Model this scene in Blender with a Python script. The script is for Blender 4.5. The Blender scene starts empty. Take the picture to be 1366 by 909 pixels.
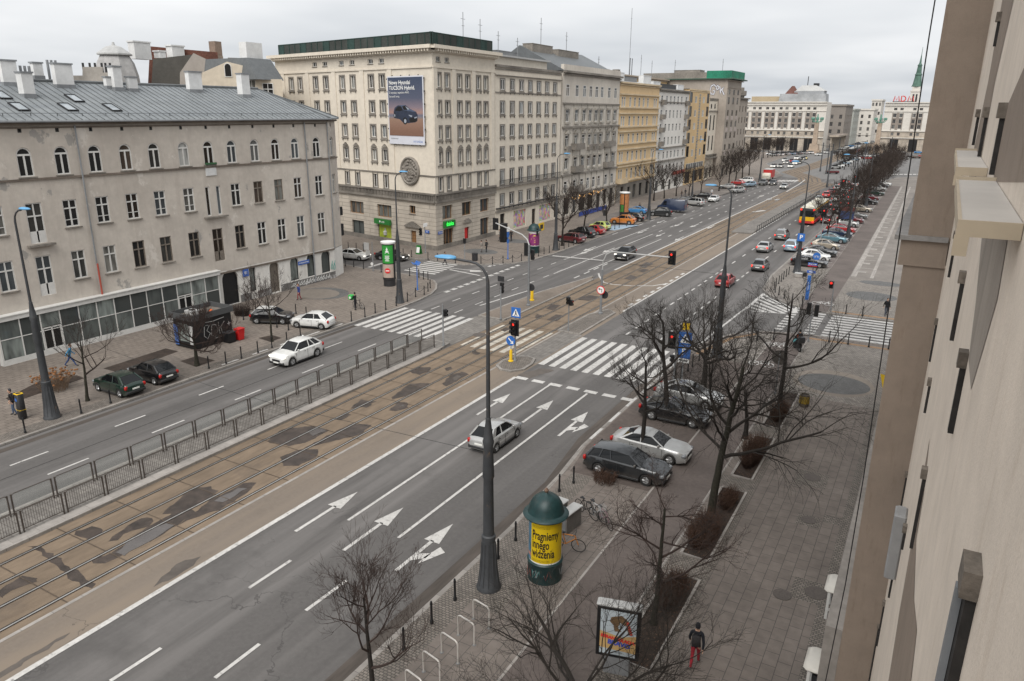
import bpy, bmesh, math, random
from math import sin, cos, pi, radians as RD
from mathutils import Vector as V, Matrix, Euler
SC = bpy.context.scene
COL = SC.collection
rnd = random.Random(7)
# ---------------------------------------------------------------- camera
YAW, PITCH, ROLL, FPX, CAMH = 0.515287, 0.300297, 0.006936, 988.9, 19.0
FWD = V((-sin(YAW)*cos(PITCH), cos(YAW)*cos(PITCH), -sin(PITCH)))
_r = V((cos(YAW), sin(YAW), 0)); _u = _r.cross(FWD)
RGT = cos(ROLL)*_r + sin(ROLL)*_u; UPV = -sin(ROLL)*_r + cos(ROLL)*_u
CAMP = V((0, 0, CAMH))
cd = bpy.data.cameras.new('camera'); cam = bpy.data.objects.new('camera', cd); COL.objects.link(cam)
cam.matrix_world = Matrix(((RGT.x, UPV.x, -FWD.x, 0), (RGT.y, UPV.y, -FWD.y, 0), (RGT.z, UPV.z, -FWD.z, CAMH), (0, 0, 0, 1)))
cd.sensor_width = 36; cd.lens = 36*FPX/1366; cd.clip_end = 6000; cd.clip_start = .05
SC.camera = cam
def ray(x, y): return RGT*((x-683)/FPX) + UPV*((454.5-y)/FPX) + FWD
def G(x, y, z=0.0):                    # survey: ground point measured off the photograph
    d = ray(x, y); return CAMP + d*((z-CAMH)/d.z)
def PX(x, y, X): d = ray(x, y); return CAMP + d*(X/d.x)
# ---------------------------------------------------------------- objects
def link(o):
    COL.objects.link(o); return o
def tag(o, label=None, cat=None, group=None, kind=None):
    if label: o['label'] = label
    if cat: o['category'] = cat
    if group: o['group'] = group
    if kind: o['kind'] = kind
    return o
def thing(name, label, cat, loc=(0, 0, 0), rz=0.0, group=None):
    o = link(bpy.data.objects.new(name, None)); o.location = loc; o.rotation_euler = (0, 0, rz); o.empty_display_size = .2
    return tag(o, label, cat, group)
KIDS = {}
def setp(o, parent):
    if parent is not None:
        o.parent = parent; KIDS.setdefault(parent.name, []).append(o)
def inst(name, me, parent=None, loc=None, rz=0.0, mat=None, scale=None, rot=None):
    o = link(bpy.data.objects.new(name, me)); setp(o, parent)
    if loc is not None: o.location = loc
    o.rotation_euler = rot if rot else (0, 0, rz)
    if scale: o.scale = scale
    if mat:
        o.material_slots[0].link = 'OBJECT'; o.material_slots[0].material = mat
    return o
def dup(root, loc=None, rz=None, label=None, group=None, parent=None, name=None):
    c = root.copy(); COL.objects.link(c)
    if parent is not None: setp(c, parent)
    if loc is not None: c.location = loc
    if rz is not None: c.rotation_euler = (0, 0, rz)
    if label: c['label'] = label
    if group: c['group'] = group
    for ch in KIDS.get(root.name, []): dup(ch, parent=c)
    return c
ORD = 'first second third fourth fifth sixth seventh eighth ninth tenth eleventh twelfth thirteenth fourteenth fifteenth sixteenth seventeenth eighteenth nineteenth twentieth'.split()
ORD += ['twenty-'+w for w in ORD[:9]] + ['thirtieth'] + ['thirty-'+w for w in ORD[:9]] + ['fortieth'] + ['forty-'+w for w in ORD[:9]]
class MB:
    """collects shapes, builds ONE mesh object"""
    def __init__(s): s.v = []; s.f = []; s.m = []; s.cur = 0; s.T = None
    def mi(s, i): s.cur = i; return s
    def pt(s, p):
        p = V(p)
        if s.T: p = s.T @ p
        s.v.append(p); return len(s.v)-1
    def face(s, ids): s.f.append(ids); s.m.append(s.cur)
    def poly(s, pts): s.face([s.pt(p) for p in pts])
    def box(s, x0, x1, y0, y1, z0, z1, taper=0.0):
        t = taper; i = [s.pt(p) for p in ((x0, y0, z0), (x1, y0, z0), (x1, y1, z0), (x0, y1, z0), (x0+t, y0+t, z1), (x1-t, y0+t, z1), (x1-t, y1-t, z1), (x0+t, y1-t, z1))]
        for q in ((3, 2, 1, 0), (4, 5, 6, 7), (0, 1, 5, 4), (1, 2, 6, 5), (2, 3, 7, 6), (3, 0, 4, 7)): s.face([i[k] for k in q])
        return s
    def cbox(s, c, sx, sy, sz): return s.box(c[0]-sx/2, c[0]+sx/2, c[1]-sy/2, c[1]+sy/2, c[2]-sz/2, c[2]+sz/2)
    def rbox(s, x0, x1, y0, y1, z0, z1, b=.03):   # box with bevelled edges
        pr = [(x0+b, y0), (x1-b, y0), (x1, y0+b), (x1, y1-b), (x1-b, y1), (x0+b, y1), (x0, y1-b), (x0, y0+b)]
        cx, cy = (x0+x1)/2, (y0+y1)/2
        def ins(p, k): return (p[0]+(b*k if p[0] < cx else -b*k), p[1]+(b*k if p[1] < cy else -b*k))
        rings = [[(*ins(p, 1), z0) for p in pr], [(*p, z0+b) for p in pr], [(*p, z1-b) for p in pr], [(*ins(p, 1), z1) for p in pr]]
        return s.loft(rings, True, True)
    def loft(s, rings, cap0=False, cap1=False, closed=True):
        ids = [[s.pt(p) for p in r] for r in rings]; n = len(ids[0])
        for a, b in zip(ids, ids[1:]):
            for k in range(n if closed else n-1):
                s.face([a[k], a[(k+1) % n], b[(k+1) % n], b[k]])
        if cap0: s.face(ids[0][::-1])
        if cap1: s.face(ids[-1])
        return s
    def lathe(s, prof, n=16, c=(0, 0, 0), cap0=True, cap1=True, a0=0.0):
        rings = [[(c[0]+r*cos(a0+2*pi*k/n), c[1]+r*sin(a0+2*pi*k/n), c[2]+z) for k in range(n)] for r, z in prof]
        return s.loft(rings, cap0, cap1)
    def tube(s, pts, rad, n=6, cap=True):
        pts = [V(p) for p in pts]
        if not hasattr(rad, '__len__'): rad = [rad]*len(pts)
        rings = []; d0 = (pts[1]-pts[0]).normalized()
        a = V((1, 0, 0)) if abs(d0.x) < .9 else V((0, 1, 0))
        x = d0.cross(a).normalized()
        for i, p in enumerate(pts):
            d = (pts[min(i+1, len(pts)-1)]-pts[max(i-1, 0)]).normalized()
            x = (x-d*x.dot(d)).normalized(); y = d.cross(x)
            rings.append([p+x*(rad[i]*cos(2*pi*k/n))+y*(rad[i]*sin(2*pi*k/n)) for k in range(n)])
        return s.loft(rings, cap, cap)
    def prism(s, poly, z0, z1, bottom=False):
        n = len(poly); a = [s.pt((p[0], p[1], z0)) for p in poly]; b = [s.pt((p[0], p[1], z1)) for p in poly]
        area = sum(poly[i][0]*poly[(i+1) % n][1]-poly[(i+1) % n][0]*poly[i][1] for i in range(n))
        if area < 0: a.reverse(); b.reverse()
        for k in range(n): s.face([a[k], a[(k+1) % n], b[(k+1) % n], b[k]])
        s.face(b)
        if bottom: s.face(a[::-1])
        return s
    def flat(s, poly, z):
        n = len(poly); area = sum(poly[i][0]*poly[(i+1) % n][1]-poly[(i+1) % n][0]*poly[i][1] for i in range(n))
        ids = [s.pt((p[0], p[1], z)) for p in poly]
        s.face(ids if area > 0 else ids[::-1]); return s
    def strip(s, pl, w, z, z0=None):   # ribbon along an XY polyline (or a low wall when z0 is given)
        L = []; R_ = []
        for i, p in enumerate(pl):
            p = V((p[0], p[1])); a = V(pl[max(i-1, 0)][:2]); b = V(pl[min(i+1, len(pl)-1)][:2])
            d = (b-a).normalized(); nn = V((-d.y, d.x)); L.append(p+nn*w/2); R_.append(p-nn*w/2)
        for i in range(len(pl)-1):
            if z0 is None: s.poly([(*R_[i], z), (*R_[i+1], z), (*L[i+1], z), (*L[i], z)])
            else: s.loft([[(*L[i], z0), (*R_[i], z0), (*R_[i], z), (*L[i], z)], [(*L[i+1], z0), (*R_[i+1], z0), (*R_[i+1], z), (*L[i+1], z)]], True, True)
        return s
    def mesh(s, name, mats, smooth=None):
        me = bpy.data.meshes.new(name); me.from_pydata(s.v, [], s.f)
        for m in (mats if isinstance(mats, (list, tuple)) else [mats]): me.materials.append(m)
        if any(s.m): me.polygons.foreach_set('material_index', s.m)
        if smooth is not None:
            me.polygons.foreach_set('use_smooth', [True]*len(me.polygons))
            if smooth < 180: me.set_sharp_from_angle(angle=RD(smooth))
        me.update(); return me
    def obj(s, name, mats, parent=None, loc=None, rz=0.0, smooth=None):
        return inst(name, s.mesh(name, mats, smooth), parent, loc, rz)
def struct(mb, name, mats, smooth=None): return tag(mb.obj(name, mats, smooth=smooth), kind='structure')
def text_mesh(txt, size, mat, name='lettering', align='CENTER', ext=.0, bold=0.0, sx=1.0):
    c = bpy.data.curves.new('t', 'FONT'); c.body = txt; c.size = size; c.align_x = align; c.align_y = 'CENTER'; c.extrude = ext; c.offset = bold; c.resolution_u = 3
    o = bpy.data.objects.new('t', c); COL.objects.link(o)
    me = bpy.data.meshes.new_from_object(o.evaluated_get(bpy.context.evaluated_depsgraph_get()))
    bpy.data.objects.remove(o); bpy.data.curves.remove(c)
    me.name = name; me.materials.clear(); me.materials.append(mat)
    for v in me.vertices: v.co.x *= sx
    return me
def face_mat(n, up=V((0, 0, 1))):
    """rotation whose local XY plane faces n (text stands upright)"""
    n = V(n).normalized(); x = up.cross(n).normalized(); y = n.cross(x)
    return Matrix(((x.x, y.x, n.x), (x.y, y.y, n.y), (x.z, y.z, n.z))).to_euler()
# ---------------------------------------------------------------- materials
def new_mat(name):
    m = bpy.data.materials.new(name); m.use_nodes = True; nt = m.node_tree
    return m, nt, nt.nodes['Principled BSDF']
def N(nt, t, **k):
    n = nt.nodes.new(t)
    for a, b in k.items():
        if a in n.inputs: n.inputs[a].default_value = b
        else: setattr(n, a, b)
    return n
def mixc(nt, f, a, b, mode='MIX'):
    n = nt.nodes.new('ShaderNodeMix'); n.data_type = 'RGBA'; n.blend_type = mode
    for s, val in ((0, f), (6, a), (7, b)):
        if hasattr(val, 'is_output'): nt.links.new(val, n.inputs[s])
        else: n.inputs[s].default_value = val if s == 0 else (*val, 1)
    return n.outputs[2]
def ramp(nt, fac, a, b):
    n = nt.nodes.new('ShaderNodeMapRange'); n.inputs[1].default_value = a; n.inputs[2].default_value = b; nt.links.new(fac, n.inputs[0]); return n.outputs[0]
def coords(nt, scale=(1, 1, 1), obj=False, rz=0.0):
    if obj: s = N(nt, 'ShaderNodeTexCoord').outputs['Object']
    else: s = N(nt, 'ShaderNodeNewGeometry').outputs['Position']
    mp = nt.nodes.new('ShaderNodeMapping'); mp.inputs['Scale'].default_value = scale; mp.inputs['Rotation'].default_value = (0, 0, rz)
    nt.links.new(s, mp.inputs['Vector']); return mp.outputs[0]
def noise(nt, vec, scale, detail=4, rough=.6):
    n = N(nt, 'ShaderNodeTexNoise', Scale=scale, Detail=detail, Roughness=rough); nt.links.new(vec, n.inputs['Vector']); return n.outputs['Fac']
def sc(c, k): return tuple(min(1, x*k) for x in c)
def M(name, col, rough=.7, var=.18, scale=3.0, big=.15, bscale=.25, stretch=(1, 1, 1), bump=0.0, metal=0.0, obj=False, spec=.4, emis=0, speck=0.0, stain=None, stain_th=(.55, .75), stain_scale=.5, stain_stretch=(1, 1, 1)):
    m, nt, b = new_mat(name); b.inputs['Roughness'].default_value = rough; b.inputs['Metallic'].default_value = metal; b.inputs['Specular IOR Level'].default_value = spec
    vec = coords(nt, stretch, obj)
    f = noise(nt, vec, scale)
    c = mixc(nt, ramp(nt, f, .3, .7), sc(col, 1-var), sc(col, 1+var))
    if big:
        g = noise(nt, vec, bscale, 3)
        c = mixc(nt, ramp(nt, g, .3, .7), c, mixc(nt, 1.0, c, (1-big*1.6,)*3, 'MULTIPLY'))
    if stain:
        g = noise(nt, coords(nt, stain_stretch, obj), stain_scale, 6, .65)
        c = mixc(nt, ramp(nt, g, *stain_th), c, stain)
    if speck:
        g = noise(nt, vec, 60, 2); c = mixc(nt, ramp(nt, g, .62, .8), c, sc(col, 1+speck))
    nt.links.new(c, b.inputs['Base Color'])
    if bump:
        bn = N(nt, 'ShaderNodeBump', Strength=bump, Distance=.02); nt.links.new(f, bn.inputs['Height']); nt.links.new(bn.outputs[0], b.inputs['Normal'])
    if emis:
        b.inputs['Emission Color'].default_value = (*col, 1); b.inputs['Emission Strength'].default_value = emis
    return m
def paving(name, cols, sx, sy, mortar, msize=.012, off=.5, rz=0.0, var=.16, rough=.8, big=.2, bias=0.0, wob=0.0):
    """slab or sett paving: brick texture in world metres"""
    m, nt, b = new_mat(name); b.inputs['Roughness'].default_value = rough; b.inputs['Specular IOR Level'].default_value = .3
    vec = coords(nt, (1, 1, 1), False, rz)
    if wob:
        nz = N(nt, 'ShaderNodeTexNoise', Scale=.8); nt.links.new(vec, nz.inputs['Vector'])
        ad = nt.nodes.new('ShaderNodeVectorMath'); ad.operation = 'MULTIPLY_ADD'; ad.inputs[1].default_value = (wob,)*3
        nt.links.new(nz.outputs['Color'], ad.inputs[0]); nt.links.new(vec, ad.inputs[2]); vec = ad.outputs[0]
    br = N(nt, 'ShaderNodeTexBrick', offset=off, Scale=1.0); br.inputs['Mortar Size'].default_value = msize; br.inputs['Brick Width'].default_value = sx; br.inputs['Row Height'].default_value = sy
    br.inputs['Color1'].default_value = (*sc(cols, 1-var), 1); br.inputs['Color2'].default_value = (*sc(cols, 1+var), 1); br.inputs['Mortar'].default_value = (*mortar, 1); br.inputs['Bias'].default_value = bias; br.inputs['Mortar Smooth'].default_value = .3
    nt.links.new(vec, br.inputs['Vector'])
    f = noise(nt, coords(nt), 2.2, 6); g = noise(nt, coords(nt), .3, 4)
    c = mixc(nt, 1.0, br.outputs['Color'], mixc(nt, ramp(nt, f, .3, .7), (.82,)*3, (1.1,)*3), 'MULTIPLY')
    c = mixc(nt, ramp(nt, g, .35, .7), c, mixc(nt, 1.0, c, (1-big,)*3, 'MULTIPLY'))
    nt.links.new(c, b.inputs['Base Color'])
    bn = N(nt, 'ShaderNodeBump', Strength=.35, Distance=.01, invert=True); nt.links.new(br.outputs['Fac'], bn.inputs['Height']); nt.links.new(bn.outputs[0], b.inputs['Normal'])
    return m
def glass_mat(name, dark=(.018, .018, .018), light=(.22, .22, .2), p=.35, rough=.06):
    """window panes: dark rooms, some with pale curtains (varies per window)"""
    m, nt, b = new_mat(name); b.inputs['Roughness'].default_value = rough; b.inputs['Specular IOR Level'].default_value = .3
    oi = N(nt, 'ShaderNodeObjectInfo').outputs['Random']
    v = coords(nt, (1, 1, .3)); f = noise(nt, v, 1.3, 2)
    ad = nt.nodes.new('ShaderNodeMath'); ad.operation = 'MULTIPLY'; nt.links.new(ramp(nt, oi, 1-p, 1), ad.inputs[0]); nt.links.new(ramp(nt, f, .3, .6), ad.inputs[1])
    c = mixc(nt, ad.outputs[0], dark, light); nt.links.new(c, b.inputs['Base Color']); return m
def facade_mat(name, col, dirt=(.16, .14, .12), amt=.6, streak=.5, pale=None, patch=None, fine=0):
    """weathered render: blotches, vertical rain streaks, missing plaster"""
    m, nt, b = new_mat(name); b.inputs['Roughness'].default_value = .88; b.inputs['Specular IOR Level'].default_value = .2
    f = noise(nt, coords(nt), 1.6, 8, .65); s = noise(nt, coords(nt, (1.2, 1.2, .09)), 1.5, 5, .65); g = noise(nt, coords(nt), .16, 5, .6)
    c = mixc(nt, ramp(nt, f, .3, .7), sc(col, .9), sc(col, 1.08))
    c = mixc(nt, ramp(nt, g, .42, .75), c, mixc(nt, amt, c, dirt))
    st = nt.nodes.new('ShaderNodeMath'); st.operation = 'MULTIPLY'; nt.links.new(ramp(nt, s, .5, .78), st.inputs[0]); st.inputs[1].default_value = streak
    c = mixc(nt, st.outputs[0], c, sc(dirt, 1.2))
    if pale:
        h = noise(nt, coords(nt, (1, 1, .8)), .45, 6, .7); c = mixc(nt, ramp(nt, h, .6, .66), c, pale)
    if patch:
        h = noise(nt, coords(nt, (1.3, 1.3, 1)), .33, 7, .62); c = mixc(nt, ramp(nt, h, .63, .65), c, patch)
    nt.links.new(c, b.inputs['Base Color'])
    bn = N(nt, 'ShaderNodeBump', Strength=.25, Distance=.03); nt.links.new(f, bn.inputs['Height']); nt.links.new(bn.outputs[0], b.inputs['Normal'])
    if fine:
        k = noise(nt, coords(nt), 55, 3, .7); c = mixc(nt, ramp(nt, k, .35, .65), mixc(nt, 1, c, (.9,)*3, 'MULTIPLY'), c); k2 = noise(nt, coords(nt, (3, 3, .5)), 2.2, 7, .7); c = mixc(nt, ramp(nt, k2, .54, .8), c, mixc(nt, 1, c, (.8, .76, .72), 'MULTIPLY'))
        nt.links.new(c, b.inputs['Base Color']); nt.links.new(k, bn.inputs['Height']); bn.inputs['Distance'].default_value = .006; bn.inputs['Strength'].default_value = .5
    return m
def banded(name, col, joint, h, var=.07, dirt=(.2, .18, .16)):
    """stone in courses (rustication): horizontal joints every h metres with broken verticals"""
    m, nt, b = new_mat(name); b.inputs['Roughness'].default_value = .85; b.inputs['Specular IOR Level'].default_value = .2
    pos = coords(nt); sp = nt.nodes.new('ShaderNodeSeparateXYZ'); nt.links.new(pos, sp.inputs[0])
    ad = nt.nodes.new('ShaderNodeMath'); nt.links.new(sp.outputs[0], ad.inputs[0]); nt.links.new(sp.outputs[1], ad.inputs[1])
    cb = nt.nodes.new('ShaderNodeCombineXYZ'); nt.links.new(ad.outputs[0], cb.inputs[0]); nt.links.new(sp.outputs[2], cb.inputs[1])
    br = N(nt, 'ShaderNodeTexBrick', Scale=1.0); br.inputs['Brick Width'].default_value = h*9; br.inputs['Row Height'].default_value = h; br.inputs['Mortar Size'].default_value = .028
    br.inputs['Color1'].default_value = (*sc(col, 1-var), 1); br.inputs['Color2'].default_value = (*sc(col, 1+var), 1); br.inputs['Mortar'].default_value = (*joint, 1); nt.links.new(cb.outputs[0], br.inputs['Vector'])
    g = noise(nt, coords(nt, (1, 1, .6)), .5, 6, .65); c = mixc(nt, ramp(nt, g, .45, .75), br.outputs['Color'], dirt)
    nt.links.new(c, b.inputs['Base Color'])
    bn = N(nt, 'ShaderNodeBump', Strength=.6, Distance=.04, invert=True); nt.links.new(br.outputs['Fac'], bn.inputs['Height']); nt.links.new(bn.outputs[0], b.inputs['Normal'])
    return m
def metal_roof(name, col, pitch, axis, ang=0.0):
    m, nt, b = new_mat(name); b.inputs['Roughness'].default_value = .5; b.inputs['Specular IOR Level'].default_value = .4
    f = noise(nt, coords(nt), .8, 6); c = mixc(nt, ramp(nt, f, .3, .7), sc(col, .85), sc(col, 1.15))
    oi = noise(nt, coords(nt, (.05, 2.2, 1) if axis == 'y' else (2.2, .05, 1)), 1, 2)
    c = mixc(nt, ramp(nt, oi, .4, .65), c, mixc(nt, 1, c, (.86, .87, .9), 'MULTIPLY')); nt.links.new(c, b.inputs['Base Color']); return m
WHITE = (.62, .61, .58)
m_white = M('white_window_paint', (.66, .65, .62), .5, .06, 4, .1)
m_oldwood = M('weathered_wood', (.2, .17, .14), .8, .25, 8, .2)
m_glass = glass_mat('window_glass')
m_glass_far = glass_mat('window_glass_far', (.05, .052, .055), (.2, .2, .19), .5, .15)
m_black = M('black_paint', (.01, .01, .011), .45, .2, 6, .1, obj=True)
m_dark = M('dark_metal', (.028, .028, .03), .5, .2, 5, .1)
m_grey = M('grey_steel', (.2, .205, .21), .55, .12, 3, .15)
m_lgrey = M('light_grey_metal', (.42, .42, .41), .5, .1, 3, .12)
m_rust = M('rusty_iron', (.16, .1, .07), .85, .3, 8, .2)
m_blue = M('sign_blue', (.03, .13, .42), .4, .06, 2, 0)
m_signw = M('sign_white', (.75, .75, .73), .4, .04, 2, 0)
m_red = M('signal_red', (.6, .03, .03), .4, .05, 2, 0)
m_yel = M('yellow_paint', (.75, .48, .02), .45, .08, 3, .1)
m_lit_red = M('red_lamp_lit', (1, .04, .025), .4, 0, 1, 0, emis=.5)
m_lit_amber = M('amber_lamp_lit', (1, .55, .2), .4, 0, 1, 0, emis=.8)
m_lit_white = M('white_lamp_lit', (1, .95, .85), .4, 0, 1, 0, emis=.45)
m_lamp_off = M('signal_lens_dark', (.03, .025, .02), .3, 0, 1, 0)
m_zinc = M('zinc_flashing', (.25, .26, .27), .5, .15, 2, .2)
m_bark = M('bark', (.02, .016, .013), .9, .35, 9, .2)
m_twig = M('twigs', (.034, .024, .019), .9, .3, 5, .2)
m_greenbark = M('mossy_bark', (.027, .025, .016), .9, .35, 9, .2)
# ================================================================ GROUND
def gp(*pts): return [tuple(G(*p)[:2]) for p in pts]
def asphalt(name, col, streak=True, tan=None):
    m, nt, b = new_mat(name); b.inputs['Roughness'].default_value = .82; b.inputs['Specular IOR Level'].default_value = .3
    f = noise(nt, coords(nt), 5, 8, .7); c = mixc(nt, ramp(nt, f, .3, .7), sc(col, .88), sc(col, 1.12))
    g = noise(nt, coords(nt, (.62, .012, 1)), 1, 3, .5); c = mixc(nt, ramp(nt, g, .45, .65), c, sc(col, 1.5) if streak else sc(col, 1.1))
    h = noise(nt, coords(nt, (.5, .05, 1)), 1.3, 5, .6); c = mixc(nt, ramp(nt, h, .52, .75), c, sc(col, .72))
    k = noise(nt, coords(nt), .35, 6, .6); c = mixc(nt, ramp(nt, k, .55, .8), c, sc(col, .8))
    if tan: c = mixc(nt, ramp(nt, noise(nt, coords(nt, (1, .12, 1)), .5, 6, .65), .4, .6), c, tan)
    vo = N(nt, 'ShaderNodeTexVoronoi', Scale=.16); vo.feature = 'DISTANCE_TO_EDGE'
    dv = nt.nodes.new('ShaderNodeVectorMath'); dv.operation = 'MULTIPLY_ADD'; nz = N(nt, 'ShaderNodeTexNoise', Scale=.9, Detail=5.0); nt.links.new(coords(nt), nz.inputs['Vector']); dv.inputs[1].default_value = (2.5,)*3
    nt.links.new(nz.outputs['Color'], dv.inputs[0]); nt.links.new(coords(nt), dv.inputs[2]); nt.links.new(dv.outputs[0], vo.inputs['Vector'])
    cr = nt.nodes.new('ShaderNodeMath'); cr.operation = 'MULTIPLY'; nt.links.new(ramp(nt, vo.outputs['Distance'], .006, .002), cr.inputs[0]); nt.links.new(ramp(nt, noise(nt, coords(nt), .12, 2), .5, .6), cr.inputs[1])
    c = mixc(nt, cr.outputs[0], c, sc(col, .68))
    sp = noise(nt, coords(nt), 28, 2); c = mixc(nt, ramp(nt, sp, .68, .76), c, sc(col, 1.8))
    nt.links.new(c, b.inputs['Base Color'])
    bn = N(nt, 'ShaderNodeBump', Strength=.15, Distance=.01); nt.links.new(f, bn.inputs['Height']); nt.links.new(bn.outputs[0], b.inputs['Normal'])
    return m
ASPH = (.1, .094, .09)
m_asph = asphalt('asphalt', ASPH)
m_asph_old = asphalt('old_asphalt', (.125, .115, .105), False)
m_tan = asphalt('dusty_asphalt', (.165, .137, .112), False, (.2, .162, .126))
m_bed = M('tram_bed_concrete', (.2, .15, .105), .9, .2, 2.5, .2, .2, (1, .25, 1), bump=.2, stain=(.11, .085, .065), stain_th=(.62, .72), stain_scale=.35, stain_stretch=(1, .4, 1))
m_wet = M('damp_patch', (.07, .053, .043), .5, .3, 2.2, .35, .8, bump=.15)
m_water = M('standing_water', (.09, .08, .075), .12, .1, 2, .1)
m_slab = paving('pavement_slabs', (.18, .154, .135), .75, .5, (.085, .076, .07), .014, .5, pi/2, .06)
m_slab_small = paving('pavement_slabs_small', (.215, .183, .156), .5, .5, (.075, .065, .058), .016, .5, RD(88), .07, wob=.15)
m_sett = paving('granite_setts', (.2, .175, .152), .17, .12, (.085, .077, .068), .02, .5, 0, .2)
m_sett_pale = paving('pale_setts', (.26, .232, .203), .22, .16, (.13, .12, .11), .022, .5, RD(12), .22)
m_conc = paving('concrete_edging', (.33, .305, .28), 1.2, .5, (.2, .185, .17), .012, .5, pi/2, .08)
m_kerb = paving('kerb_stone', (.27, .25, .228), .5, 1.0, (.13, .12, .11), .012, 0, 0, .12)
m_plat = paving('platform_slabs', (.2, .185, .168), .35, .35, (.12, .11, .1), .02, 0, 0, .14)
m_cycle = M('cycle_path_asphalt', (.128, .105, .094), .85, .12, 6, .2, .3, bump=.1, speck=.5)
m_grey_circle = paving('dark_setts', (.14, .138, .135), .11, .11, (.1, .098, .095), .012, 0, RD(30), .12)
m_paint = M('road_paint', (.52, .505, .48), .65, .14, 5, .12, stain=(.22, .21, .2), stain_th=(.55, .68), stain_scale=3.5)
m_paint_worn = M('worn_road_paint', (.5, .46, .39), .7, .2, 3, .2, stain=(.22, .18, .14), stain_th=(.52, .66), stain_scale=1.2)
m_soil = M('bare_soil', (.05, .036, .028), .95, .35, 5, .3, .6, bump=.5)
m_grit = M('gutter_grit', (.098, .082, .07), .9, .25, 4, .3, .4, (1, .12, 1), bump=.1)
m_rail = M('rail_steel', (.5, .49, .47), .25, .12, 3, .1, metal=.8)
m_groove = M('rail_groove', (.035, .028, .024), .9, .3, 3, .2)
m_tact = M('tactile_slab', (.3, .19, .11), .85, .15, 4, .2)

g = MB(); g.flat([(-1500, -300), (1500, -300), (1500, 3500), (-1500, 3500)], -.012); struct(g, 'ground', m_asph_old)
r = MB(); r.flat([(-46.4, -60), (-14.9, -60), (-14.9, 30), (-15.8, 34), (-15.8, 245), (-46.4, 245)], .0); struct(r, 'road', m_asph)
r = MB(); r.flat(gp((455, 353), (545.6, 368.8), (578.8, 375.5), (640, 402), (720, 346), (640, 353), (608, 353), (535, 345), (453, 334.5))[0:1] + [(-46.4, 62), (-46.4, 90), *gp((640, 353.9), (608, 353.9), (535, 345), (453, 334.5)), (-150, 104), (-150, 92)], .004); struct(r, 'side_street', m_asph)
r = MB(); r.flat([(-15.8, 57), (8, 57), (8, 80), (-15.8, 90)], .004); struct(r, 'side_street', m_asph)
t = MB(); t.flat([(-27.85, -60), (-25.45, -60), (-25.45, 200), (-27.85, 200)], .004); struct(t, 'tramway_margin', m_tan)
t = MB(); t.flat([(-33.9, -60), (-27.85, -60), (-27.85, 205), (-33.9, 205)], .008); struct(t, 'tram_bed', m_bed)
t = MB(); t.strip([(-27.85, -60), (-27.85, 200)], .18, .014); struct(t, 'tram_bed_edge', m_conc)
# square beyond
q = MB(); q.flat([(-140, 245), (40, 245), (40, 470), (-140, 470)], .0); struct(q, 'square', asphalt('square_asphalt', (.15, .145, .14), False))
crv = [(-30.7, 196), (-30.2, 212), (-29.2, 228)] + gp((1080, 243), (1079, 238), (1068, 234), (1056, 230.5), (1066, 227.5), (1085, 222), (1099, 217), (1120, 208.5), (1145, 199.5), (1168, 190.5))
t = MB(); t.strip(crv, 6.5, .012); struct(t, 'tram_bed', m_bed)
rails = MB(); grv = MB()
for x in (-33.0, -31.58, -29.97, -28.47):
    grv.strip([(x, -60), (x, 200)], .2, .0265); rails.strip([(x+.02, -60), (x+.02, 200)], .07, .0325)
    o = x+30.72
    pl = []
    for i, p in enumerate(crv):
        a = V(crv[max(i-1, 0)]); b = V(crv[min(i+1, len(crv)-1)]); d = (b-a).normalized(); pl.append(tuple(V(p)+V((d.y, -d.x))*o))
    grv.strip(pl, .3, .0275); rails.strip(pl, .07, .034)
jn = MB(); y = -58.3
while y < 200: jn.flat([(-33.85, y), (-27.95, y), (-27.95, y+.05), (-33.85, y+.05)], .0255); y += 2.98
struct(jn, 'bed_joint', M('bed_joint_dirt', (.1, .075, .055), .9, .3, 3, .3)); struct(grv, 'rail_bed', m_groove); struct(rails, 'tram_rail', m_rail)
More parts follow.
